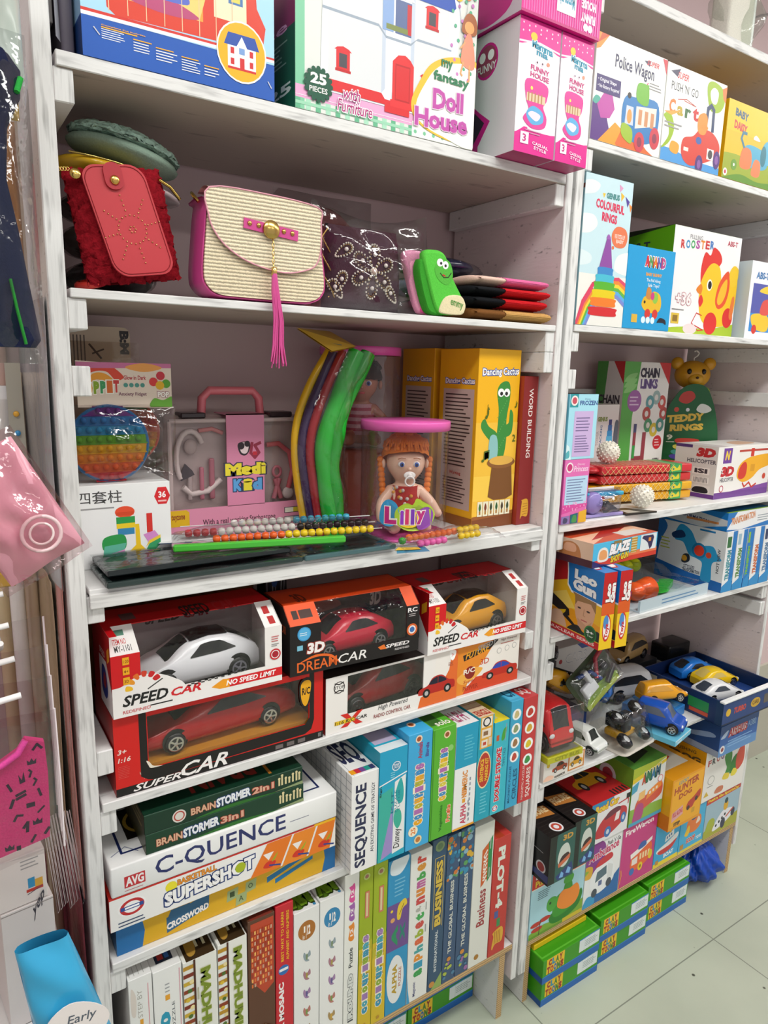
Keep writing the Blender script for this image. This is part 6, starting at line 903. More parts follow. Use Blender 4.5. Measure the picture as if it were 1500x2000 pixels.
m.tube([(x * .94 + .0038, -.0064, z * .96 + .0088) for x, z in pl], .0005, 'f:8c2028', 5, True)
m.build('leather_front', t)
m = MB(); cx, cz = .069, .066
st = [(cx + .0185 * math.cos(i * PI / 10), cz + .0185 * math.sin(i * PI / 10)) for i in range(20)] + [(cx + .004 * math.cos(i * PI / 3), cz + .004 * math.sin(i * PI / 3)) for i in range(6)]
for k in range(8):
    a = k * PI / 4 + .2
    for j in range(4): st.append((cx + (.022 + .0055 * j) * math.cos(a), cz + (.025 + .0065 * j) * math.sin(a)))
for x, z in st: m.ell((x, -.0066, z), .0011, 'm:d8b078', 6, 4)
m.build('stud_pattern', t)
m = MB(); m.prism([(x + .046, z + .116) for x, z in rounded(.024, .034, .011)], -.0095, -.0062, 'c:a82430', 'y'); m.build('snap_tab', t)
MB().lathe([(0, -.0035), (.004, -.0032), (.006, -.0016), (.0062, 0)], 'm:d8b060', (.0585, -.0098, .1275), 16, 'y').build('snap', t)
m = MB(); m.lathe([(0, -.002), (.006, -.002), (.007, 0), (.006, .002), (0, .002)], 'm:d4b464', (.012, -.004, .137), 16, 'y')
for i in range(4): m.tube([(.004 - .0035 * i + .0022 * math.cos(a * PI / 4), -.003, .143 + .0022 * math.sin(a * PI / 4)) for a in range(8)], .0007, 'm:d4b464', 5, True)
m.build('chain_charm', t)
MB().tube([(.122, .006, .132), (.138, .012, .124), (.15, .016, .108)], .0022, 'm:b89850', 6).build('chain', t)

# cream straw shoulder bag
t = empty('straw_handbag', 'cream straw flap handbag with pink trim and a long pink tassel', 'handbag', (.176, 0, S2 + .0032))
bag = [(.004, .03), (.01, .012), (.026, .002), (.06, 0), (.16, 0), (.186, .004), (.199, .014), (.204, .032), (.198, .08), (.188, .122), (.184, .134), (.02, .134), (.014, .128), (.008, .08)]
m = MB(); bp = crom(bag, 4)
nb = len(bp)
def layer(y, k, dz=0): cx, cz = .104, .068; return [(cx + (x - cx) * k, y, cz + (z - cz) * k + dz) for x, z in bp]
rings = [layer(.0065, .965), layer(.002, .99), layer(.004, 1.0), layer(.03, 1.02), layer(.062, 1.0), layer(.066, .97)]
vs = [q for r_ in rings for q in r_]
m.add(vs, [(i * nb + j, i * nb + (j + 1) % nb, (i + 1) * nb + (j + 1) % nb, (i + 1) * nb + j) for i in range(len(rings) - 1) for j in range(nb)], 'p:c8488c', True)
m.add(rings[-1], [tuple(range(nb))[::-1]], 'p:c8488c')
m.build('gusset', t)
m = MB(); m.prism([(.104 + (x - .104) * .965, .068 + (z - .068) * .965) for x, z in bp], .0012, .0065, 's:e2d4b4', 'y'); m.build('straw_front', t)
fl = crom([(.016, .146), (.1, .149), (.186, .142), (.192, .12), (.192, .085), (.186, .062), (.17, .05), (.13, .042), (.08, .05), (.045, .066), (.024, .086), (.014, .11)], 4)
m = MB(); m.prism(fl, -.0042, -.0006, 's:e6d9bb', 'y'); m.tube([(x, -.0042, z) for x, z in fl], .0012, 'p:d898a8', 6, True); m.build('flap', t)
m = MB(); m.grid(lambda a, b: Vector((.016 + .172 * a, -.004 + .05 * b, .146 - .002 * a + .006 * math.sin(PI * b))), 10, 6, 's:e2d4b4'); m.build('flap_top', t)
m = MB(); m.prism([(.066, .112), (.152, .104), (.151, .089), (.065, .098)], -.007, -.0044, 'p:c8488c', 'y'); m.build('trim_strip', t)
for x in (.074, .088, .128, .142): MB().ell((x, -.0075, .1055 - .092 * (x - .07)), (.0036, .0022, .0036), 'm:c8a05c', 10, 6).build('stud', t)
MB().lathe([(0, -.003), (.012, -.003), (.0135, 0), (.012, .002), (0, .002)], 'm:c8a860', (.107, -.0095, .1), 26, 'y').build('gold_disc', t)
m = MB()
for i in range(7): m.tube([(.109 + .0018 * math.cos(a * PI / 4) * (1 if i % 2 else .3), -.011 + .0016 * math.sin(a * PI / 4) * (.3 if i % 2 else 1), .084 - .0055 * i + .0036 * math.sin(a * PI / 4)) for a in range(8)], .0006, 'm:d0b068', 5, True)
m.lathe([(.0025, .012), (.0042, .011), (.0044, 0), (.0035, -.001)], 'm:d8b870', (.11, -.0115, .036), 14); m.build('chain', t)
m = MB(); rr = random.Random(12)
for i in range(20):
    a = i * 2 * PI / 20; s = rr.uniform(.55, 1); ex, ey = math.cos(a) * .018 * s, math.sin(a) * .006 * s; sw_ = rr.uniform(-.002, .004)
    zb_ = -.088 - .012 * rr.random()
    m.tube([(.11 + .003 * math.cos(a), -.0118 + .003 * math.sin(a), .038), (.111 + .005 * math.cos(a), -.0128 + .004 * math.sin(a), .012), (.114 + .006 * math.cos(a) + sw_, -.0135 + .003 * math.sin(a), -.03), (.113 + .007 * math.cos(a) + sw_, -.0135 + .003 * math.sin(a), -.065), (.114 + ex, -.014 + ey, zb_)], [.0018, .0022, .0024, .0024, .0016], 'p:d8589c', 5, flat=.5)
m.build('tassel', t)
MB().tube([(.006, .012, .128), (.0, .02, .138), (.002, .03, .142), (.012, .04, .136)], .0026, 'm:c8a860', 6).build('strap_ring', t)

# pearl flower purse in a clear bag
t = empty('beaded_purse', 'dark plum purse with a pearl flower inside a clear plastic bag', 'handbag', (.48, .06, S2 + .001))
m = MB(); m.grid(lambda a, b: Vector((.078 * (2 * a - 1) * (1 - .1 * b), -.03 * (16 * a * (1 - a) * max(0, b) * (1 - b) * .999 + .0) ** .35, .003 + .135 * b)), 22, 18, 'f:4a2a38'); m.grid(lambda a, b: Vector((.078 * (2 * a - 1) * (1 - .1 * b), .03 * (16 * a * (1 - a) * b * (1 - b)) ** .35, .003 + .135 * b)), 16, 14, 'f:4a2a38'); m.build('purse_body', t)
m = MB(); cx, cz = .006, .066
def on(x, z):
    a = (x / (.078 * (1 - .1 * z / .135)) + 1) / 2; b = z / .138
    return -.03 * max(.02, (16 * max(.01, a * (1 - a)) * max(.01, b * (1 - b)))) ** .35 - .0016
def petal(px_, pz_, a, ln, wd, sp='p:e4dccc'):
    for k in (1, .72):
        for i in range(20):
            q = i / 20 * 2 * PI; l_ = ln * (.5 - .5 * math.cos(q)); s_ = wd * math.sin(q) * k * (.4 + .6 * (l_ / ln))
            x = px_ + math.cos(a) * l_ * (1 if k == 1 else .92) - math.sin(a) * s_; z = pz_ + math.sin(a) * l_ * (1 if k == 1 else .92) + math.cos(a) * s_
            if abs(x) < .076 and .006 < z < .132: m.ell((x, on(x, z), z), .0017 if k == 1 else .0012, sp if k == 1 else 'm:b89860', 6, 5)
    x, z = px_ + math.cos(a) * ln * .62, pz_ + math.sin(a) * ln * .62
    if abs(x) < .074 and .006 < z < .132: m.ell((x, on(x, z) - .001, z), .0035, 'p:f0e8e0', 10, 6)
for k in range(6): petal(cx, cz, k * PI / 3 + .45, .044, .014)
m.ell((cx, on(cx, cz) - .002, cz), .005, 'p:e8d0c0', 12, 8)
for a_, x, z in ((1.2, -.06, .03), (2.2, -.05, .02), (.6, -.062, .085), (2.4, .06, .02)): petal(x, z, a_, .034, .011)
m.build('pearl_flower', t)
m = MB()
for i in range(3): m.tube([(-.07 + .03 * math.sin(i + k * .5) * .6 - .004 * i, -.012 - .003 * i, .02 + .012 * k) for k in range(10)], .0013, 'm:c8a45c', 5)
m.build('gold_chain', t)
m = MB(); pillow(m, -.097, .132, .001, .152, 0, .05, 'g:f2f2f4', 30, 3, .03); m.build('clear_bag', t)
t = empty('wrapped_pouch', 'coral pouch in clear film at the back behind the pearl flower purse', 'pouch', (.5, .245, S2 + .002)); MB().ell((0, 0, .105), (.085, .05, .1), 'f:b8545c', 20, 12).build('pouch_body', t); m = MB(); pillow(m, -.1, .11, .0, .225, 0, .058, 'g:eeeeee', 20, 8); m.build('wrapping', t)
# socks
def slab(m, prof, y0, y1, spec, bulge=.003):
    c = crom(prof, 4); cx = sum(p[0] for p in c) / len(c); cz = sum(p[1] for p in c) / len(c); n = len(c)
    rg = [[(cx + (x - cx) * k, y, cz + (z - cz) * k) for x, z in c] for y, k in ((y0, .9), (y0 + bulge * .4, .97), (y0 + bulge * 1.6, 1), (y1 - bulge, 1), (y1, .94))]
    m.add([q for r_ in rg for q in r_], [(i * n + j, i * n + (j + 1) % n, (i + 1) * n + (j + 1) % n, (i + 1) * n + j) for i in range(4) for j in range(n)], spec, True)
    m.add(rg[0], [tuple(range(n))], spec); m.add(rg[-1], [tuple(range(n))[::-1]], spec)
def sock(label, loc, col, toe, face=False):
    t = empty('folded_socks', label, 'socks', loc, 0, 'folded socks')
    m = MB(); slab(m, [(.006, .098), (.03, .106), (.052, .1), (.07, .065), (.098, .026), (.1, .012), (.09, .002), (.05, 0), (.035, .012), (.018, .055)], -.004, .012, col); m.build('leg_section', t)
    m = MB(); slab(m, [(.05, .001), (.042, .008), (.056, .03), (.088, .034), (.1, .022), (.1, .01), (.09, .001)], -.0062, -.003, toe, .001); m.build('toe_section', t)
    if face:
        m = MB()
        m.art(((0, -.0044, 0), (.1, 0, 0), (0, 0, .11)), [C([(.3, .66), (.42, .84), (.62, .8), (.7, .6), (.6, .46), (.42, .5)], 'f:5cb848'), E(.41, .78, .07, .06, 'f4f4f0'), E(.53, .75, .065, .06, 'f4f4f0'), O(.43, .77, .025, '1c1c1c'), O(.53, .74, .025, '1c1c1c'), L([(.42, .62), (.5, .56), (.6, .57), (.66, .64)], .02, '243c1c'), L([(.48, .6), (.53, .585)], .025, 'b83028')]); m.build('smiling_print', t)
        m = MB(); m.art(((0, -.0064, 0), (.1, 0, 0), (0, 0, .11)), [T('emmy', .66, .12, .95, .24, '4c8c38', -12, .02, .2)]); m.build('toe_lettering', t)
        m = MB(); slab(m, [(.0, .07), (.006, .09), (.016, .06), (.034, .012), (.06, -.0005), (.03, -.0), (.016, .02)], .0, .02, 'f:3c9c30'); m.build('back_sock', t)
    return t
sock('lime green folded sock with a smiling printed face and cream toe', (.562, .004, S2 + .004), 'f:5cc848', 'f:e8dcb4', True)
sock('pink folded sock behind the green smiling one', (.54, .03, S2 + .004), 'f:f0a0c0', 'f:e8589c')
def folded(label, x0, x1, xs, y, z, h, c1, c2):
    t = empty('folded_gloves', label, 'gloves', (x0, y, z), 0, 'folded gloves')
    w, s = x1 - x0, xs - x0
    m = MB(); m.grid(lambda a, b: Vector((s * a + .004, .05 + .055 * math.cos(2 * PI * b), h / 2 + h / 2 * math.sin(2 * PI * b) * min(1, .5 + 3 * a))), 10, 18, c1, True, cv=True); m.ell((.008, .05, h / 2), (.012, .05, h * .48), c1); m.build('palm', t)
    m = MB(); m.grid(lambda a, b: Vector((s + (w - s) * a - .002, .05 + .056 * math.cos(2 * PI * b) * (1 + .012 * math.cos(30 * 2 * PI * b)), h / 2 + h * .52 * math.sin(2 * PI * b) * (1 + .07 * math.cos(30 * 2 * PI * b)))), 6, 120, c2, True, cv=True); m.add([(w - .002, .05 + .054 * math.cos(k * PI / 12), h / 2 + h * .5 * math.sin(k * PI / 12)) for k in range(24)], [tuple(range(24))], c2); m.build('ribbed_cuff', t)
folded('tan folded glove at the bottom of the glove stack', .684, .878, .76, .0, S2 + .0015, .022, 'f:7c5028', 'f:c89c5c')
folded('black and red folded glove just above the tan one', .682, .866, .758, .001, S2 + .0245, .02, 'f:14161a', 'f:c81c24')
folded('black and red folded glove below the pink one', .684, .872, .756, .0, S2 + .045, .018, 'f:181a1e', 'f:cc2028')
folded('cream and pink folded glove on top of the glove stack', .69, .866, .756, .0, S2 + .0635, .018, 'f:ecc8b8', 'f:e870a4')
for i, (x, y, z, r_, c, lb) in enumerate(((.735, .2, S2 + .026, (.09, .07, .024), 'f:5c3c38', 'brown wrapped pouch behind the glove stack'), (.72, .2, S2 + .072, (.085, .07, .02), 'p:a0a4b4', 'silver wrapped pouch behind the green sock'), (.735, .19, S2 + .112, (.085, .07, .019), 'f:1c2448', 'navy sparkly pouch in film on the heap behind the gloves'))):
    t = empty('wrapped_pouch', lb, 'pouch', (x, y, z), 0, 'heap of wrapped pouches')
    m = MB(); m.ell((0, 0, 0), r_, c, 22, 10); rr = random.Random(i + 20)
    for k in range(50):
        a, q = rr.uniform(0, 6.28), rr.uniform(.2, .95) ** .5; m.ell((r_[0] * q * math.cos(a), r_[1] * q * math.sin(a), r_[2] * (1 - q * q) ** .5), .0013, ['m:c8ccd8', 'm:c8a464'][k % 2], 5, 4)
    m.build('pouch_body', t)
    MB().grid(lambda a, b: Vector(((r_[0] + .003) * math.cos(2 * PI * a) * math.sin(PI * b) * (1 + .06 * math.sin(16 * 6.28 * a + 9 * b)) + (.03 * max(0, math.cos(2 * PI * a)) ** 6 * math.sin(PI * b)), (r_[1] + .003) * math.sin(2 * PI * a) * math.sin(PI * b), -(r_[2] + .0008) * math.cos(PI * b))), 40, 12, 'g:e8e8ec', True, cu=True).build('wrapping', t)

# ================================================================ third board
# carded pack and bubble poppers
t = empty('carded_pack', 'beige printed card pack at the back above the popper pack', 'toy pack', (.031, .275, S3 + .0005))
m = MB(); m.prism(rounded(.112, .375, .012), 0, .002, 'd8c4ae', 'y')
m.art(((0, 0, 0), (.112, 0, 0), (0, 0, .375)), [T('B:M', .84, .88, .98, .985, '30282c', -90, .06), [R(.12 + .05 * i, .78, .14 + .05 * i, .96, '6c5c54') for i in range(5)], L([(.4, .92), (.56, .86)], .03, '4c3428'), L([(.44, .88), (.6, .9)], .025, '4c3428'), R(.42, .72, .48, .84, '3c88a8'), R(.5, .7, .56, .76, '4880b0'), C([(.62, .68), (.6, .8), (.74, .84), (.84, .82), (.88, .7), (.76, .64)], 'd84c40'), L([(.62, .68), (.6, .8), (.74, .84), (.84, .82), (.88, .7), (.76, .64), (.62, .68)], .02, '2c3480'), O(.38, .74, .035, '6c4030'), R(.4, .62, .9, .67, 'e0b040')])
m.build('backing_card', t)
m = MB(); pillow(m, -.002, .125, .02, .35, -.01, .012, 'g:f4f0ec', 14, 4); m.build('film', t)
def popper(label, loc, r, spec_rows, head=True, seed=0):
    t = empty('popper_toy', label, 'toy pack', loc, 0, 'bubble popper packs')
    m = MB(); n = len(spec_rows)
    for i, c in enumerate(spec_rows):
        z0, z1 = -r + 2 * r * i / n, -r + 2 * r * (i + 1) / n
        zs = [z0 + (z1 - z0) * k / 4 for k in range(5)]; hw = lambda z: max(.0005, (r * r - z * z)) ** .5
        o = [(-hw(z), z) for z in zs] + [(hw(z), z) for z in zs[::-1]]
        m.prism(o, -.003, .005, c, 'y')
        m.tube([(-hw(zs[0]), -.003, zs[0]), (hw(zs[0]), -.003, zs[0])], .0012, c, 6)
        k = max(2, int(hw((z0 + z1) / 2) * 2 / (2 * r / n)))
        for j in range(k):
            x = (j - (k - 1) / 2) * 2 * r / n; m.ell((x, -.0035, (z0 + z1) / 2), (r / n * .68, .006, r / n * .68), c, 12, 8)
    m.tube([(r * math.cos(a * PI / 24), -.001, r * math.sin(a * PI / 24)) for a in range(48)], .003, spec_rows[-2], 6, True)
    m.build('bubble_disc', t)
    return t
rows = ['t:d83c48', 't:e8682c', 't:ec9020', 't:e8b420', 't:6cb02c', 't:2c94c4', 't:2c7cbc', 't:7c3c94']
t = popper('rainbow round bubble popper in a film bag on the white block carton', (.069, .13, S3 + .192), .058, rows)
m = MB(); m.prism([(-.042, .058), (.1, .054), (.098, .118), (-.042, .126)], .0, .002, 'e8d8c8', 'y')
m.art(((-.042, -.0002, .056), (.142, 0, 0), (0, 0, .068)), [R(0, 0, 1, 1, 'e4d4c4'), C([(.02, .5), (.1, .9), (.3, .98), (.48, .7), (.4, .6), (.3, .8), (.14, .76), (.08, .5)], 'd8442c'), C([(.1, .5), (.16, .74), (.28, .76), (.38, .6), (.3, .56), (.2, .62)], 'e89c2c'), P([(0, .86), (1, .9), (1, 1), (0, 1)], 'c8709c'), C([(.5, .9), (.7, 1), (.9, .9), (.7, .8)], 'e8a050'),
       [T(ch, .03 + .068 * i, .28 + .01 * i, .09 + .068 * i, .56 + .01 * i, c_, 0, .08, 0, 'f4f0e4', .06) for i, (ch, c_) in enumerate(zip('POPPIT', ('d84830', 'e0a020', '88a820', '38985c', 'd86c28', 'c83838')))], T('Glow in Dark', .48, .62, .72, .72, 'b83040', 0, .02), [O(.5 + .06 * i, .5, .05, '4c9488') for i in range(4)], T('Anxiety Fidget', .42, .24, .72, .34, '783c5c', 0, .01), [O(u, v, .1, c_) for u, v, c_ in ((.8, .58, 'd83838'), (.88, .72, 'c83040'), (.94, .54, '58a030'), (.87, .5, 'e0b020'))], T('POP', .84, .22, .97, .36, 'f4f0e8', 0, .06, 0, '903050', .05), C([(.76, .0), (.8, .2), (.9, .16), (1, .24), (1, 0)], '68a838')]); m.build('header_card', t)
m = MB(); pillow(m, -.062, .105, -.056, .06, -.002, .022, 'g:f6f4f4', 26, 6); m.build('film_bag', t)
t = popper('round bubble popper in orange and green peeping behind the rainbow one', (.11, .185, S3 + .205), .05, rows[::-1][2:] + ['t:e05838', 't:3c9c58'])
# toy doctor case
t = empty('doctor_case', 'clear toy doctor case with a pink handle and pink printed sleeve', 'toy case', (.178, .2, S3 + .0006))
w, d, h = .269, .085, .226
m = MB(); m.box(0, .02, 0, w, d, h, 'p:c9bcba', .012); m.build('back_shell', t)
m = MB(); m.add([(.004, 0, .004), (w - .004, 0, .004), (w - .004, 0, h - .006), (.004, 0, h - .006), (.0, .022, .0), (w, .022, .0), (w, .022, h), (0, .022, h)], [(0, 1, 2, 3), (0, 3, 7, 4), (1, 5, 6, 2), (3, 2, 6, 7)], 'g:f0eaea'); m.build('clear_cover', t)
m = MB()
for z in (.006, h - .008): m.tube([(.006, .004, z), (w - .006, .004, z)], .004, 'p:dcd0ce', 6)
for x in (.006, w - .006): m.tube([(x, .004, .006), (x, .004, h - .008)], .004, 'p:dcd0ce', 6)
m.build('cover_rim', t)
m = MB(); m.tube([(.075, .04, h - .004), (.078, .04, h + .03), (.092, .04, h + .044), (.175, .04, h + .044), (.188, .04, h + .03), (.191, .04, h - .004)], .008, 'p:d8707c', 10); m.build('handle', t)
for x in (.03, .2):
    MB().box(x, .012, h - .004, x + .045, .05, h + .006, 'p:3c3034', .002).build('latch', t)
m = MB(); k = .0006
m.box(.107, -.0022, 0, .18, -.001, h + .004, 'd88ca8'); m.box(.0, -.0022, .0, w, -.001, .062, 'd88ca8'); m.box(.107, -.0022, h + .002, .18, .06, h + .004, 'd88ca8')
m.art(((.0, -.0022, 0), (w, 0, 0), (0, 0, h)), [R(.4, .28, .67, 1, 'd888a8'), R(0, 0, 1, .27, 'dc90ac'), C([(.48, .78), (.49, .7), (.53, .68), (.56, .72), (.56, .79)], '30242c'), C([(.49, .78), (.5, .71), (.53, .695), (.55, .72), (.55, .78)], 'ecd8dc'), O(.5, .76, .03, '30242c'), O(.545, .775, .025, '30242c'), L([(.58, .78), (.57, .7), (.6, .66), (.63, .7), (.6, .76), (.64, .78)], .025, '983048'), R(.585, .68, .615, .71, 'c83040'),
       T('Medi', .385, .52, .68, .62, 'e8d838', 0, .08, 0, '3c3c50', .07), [T(ch, .44 + .07 * i, .39, .51 + .07 * i, .49, c_, 0, .08, 0, '2c3c60', .07) for i, (ch, c_) in enumerate(zip('Kid', ('5ca0d8', 'e8d838', '5ca0d8')))], T('With a real working Stethoscope', .22, .12, .75, .18, '503840', 0, .01), P([(0, .14), (.13, .14), (.13, .25), (.11, .27), (0, .27)], 'e0b428'), T('toyzone', .01, .18, .1, .24, '903c28', 0, .03), R(.82, .17, .96, .22, '484850'), R(.825, .175, .89, .215, 'e8e8d8'), R(.89, .175, .955, .215, 'd8c838'), R(.82, .09, .96, .14, '484850'), R(.825, .095, .89, .135, 'e8ece8'), R(.89, .095, .955, .135, '58a0c8')])
m.build('printed_sleeve', t)
m = MB(); m.tube([(.045 + .026 * math.cos(a), .012, .15 + .05 * math.sin(a)) for a in [i * .3 + .6 for i in range(12)]], .005, 'p:e8e0de', 8); m.tube([(.06, .012, .2), (.085, .012, .203), (.105, .012, .195)], .004, 'p:d88888', 8); m.tube([(.03, .012, .1), (.045, .012, .086), (.075, .012, .09), (.1, .012, .11)], .0055, 'p:e8e0de', 8); m.ell((.045, .012, .172), (.012, .006, .014), 'p:c0b4b2'); m.build('stethoscope', t)
m = MB(); m.tube([(.19, .012, .17), (.215, .012, .172), (.238, .012, .155), (.245, .012, .12), (.236, .012, .085)], .005, 'p:d86c74', 8); m.ell((.235, .012, .075), (.012, .005, .012), 'p:e0dad8'); m.build('pink_tubing', t)
m = MB()
for x, a in ((.205, .03), (.22, -.03)): m.tube([(x, .012, .066), (x + a * .4, .012, .105)], .005, 'p:c87888', 6)
m.tube([(.212 + .008 * math.cos(i * PI / 5), .012, .118 + .01 * math.sin(i * PI / 5)) for i in range(10)], .003, 'p:c87888', 6, True); m.build('scissors', t)
m = MB(); m.box(.06, .008, .075, .068, .016, .135, 'p:c8788c', .003); m.box(.078, .008, .075, .088, .016, .15, 'p:b87080', .003); m.box(.038, .008, .075, .046, .016, .12, 'p:bcb0b0', .003); m.build('instruments', t)
m = MB(); m.prism([(.026, .112), (.05, .122), (.046, .13), (.034, .142), (.028, .13)], .008, .014, 'p:484048', 'y'); m.build('black_clip', t)

# curved hoop pack
t = empty('hoop_pack', 'shrink wrapped pack of curved yellow, purple, red and green hoop pieces', 'toy pack', (0, .126, 0))
K = lambda x, z: (x, z)
def band(nm, pts, wd, y0, spec, wave=0):
    q = [K(*p) for p in pts]; q.append((q[-1][0] + (q[-1][0] - q[-2][0]) * .4 + .004, S3 + .003))
    q = [Vector((a, b, 0)) for a, b in q]; f = []
    for i in range(len(q) - 1):
        for s in range(5):
            p0, p1, p2, p3 = q[max(0, i - 1)], q[i], q[i + 1], q[min(len(q) - 1, i + 2)]; u = s / 5
            f.append(.5 * ((2 * p1) + (p2 - p0) * u + (2 * p0 - 5 * p1 + 4 * p2 - p3) * u * u + (3 * p1 - p0 - 3 * p2 + p3) * u ** 3))
    f.append(q[-1])
    m = MB(); m.tube([(v.x, y0, v.y) for v in f], [wd * (1 + wave * math.sin(i * .62)) for i in range(len(f))], spec, 12, flat=1.0); m.build(nm, t)
yl = [(.465, 1.57), (.429, 1.514), (.404, 1.457), (.395, 1.403), (.399, 1.338), (.41, 1.274)]
band('yellow_hoop_piece', [(a + .006, b) for a, b in yl], .0075, .03, 'p:d8a81c')
band('purple_hoop_piece', [(.476, 1.569), (.446, 1.505), (.42, 1.444), (.411, 1.393), (.418, 1.327), (.428, 1.272)], .0085, .022, 'p:3c2454')
band('red_hoop_piece', [(.492, 1.57), (.459, 1.505), (.432, 1.438), (.424, 1.386), (.431, 1.326), (.44, 1.271)], .0085, .014, 'p:a82430')
band('green_hoop_piece', [(.516, 1.57), (.485, 1.505), (.455, 1.431), (.446, 1.379), (.452, 1.325), (.46, 1.27)], .0155, .004, 'p:28b838', .06)
band('green_hoop_piece', [(.538, 1.568), (.506, 1.506), (.479, 1.443), (.472, 1.405), (.464, 1.349), (.473, 1.29)], .014, .0, 'p:1ca830', .12)
m = MB(); m.add([(.385, -.01, 1.604), (.44, -.035, 1.566), (.505, -.01, 1.577), (.49, .06, 1.605)], [(3, 2, 1, 0)], 'd8a830'); m.add([(.45, .0, 1.587), (.5, .0, 1.583), (.49, .045, 1.6), (.46, .045, 1.601)], [(3, 2, 1, 0)], '5c4c8c'); m.add([(.385, -.0104, 1.606), (.442, -.0354, 1.568), (.506, -.01, 1.579), (.49, .06, 1.607)], [(0, 1, 2, 3)], 'd8b040'); m.add([(.43, -.02, 1.5842), (.47, -.02, 1.5795), (.485, .02, 1.5925), (.45, .02, 1.5955)], [(0, 1, 2, 3)], '88a8b8'); m.build('header_card', t)
m = MB()
def hw(a, b):
    i = b * 5; k = min(4, int(i)); f = i - k; l = K(*yl[::-1][k]); n_ = K(*yl[::-1][k + 1]); x = l[0] + (n_[0] - l[0]) * f; z = l[1] + (n_[1] - l[1]) * f
    return Vector((x - .006 + .1 * a, -.024 + .004 * math.sin(25 * b + 9 * a) + .03 * (2 * a - 1) ** 4, z))
m.grid(hw, 12, 24, 'g:eef2ee'); m.build('film', t)

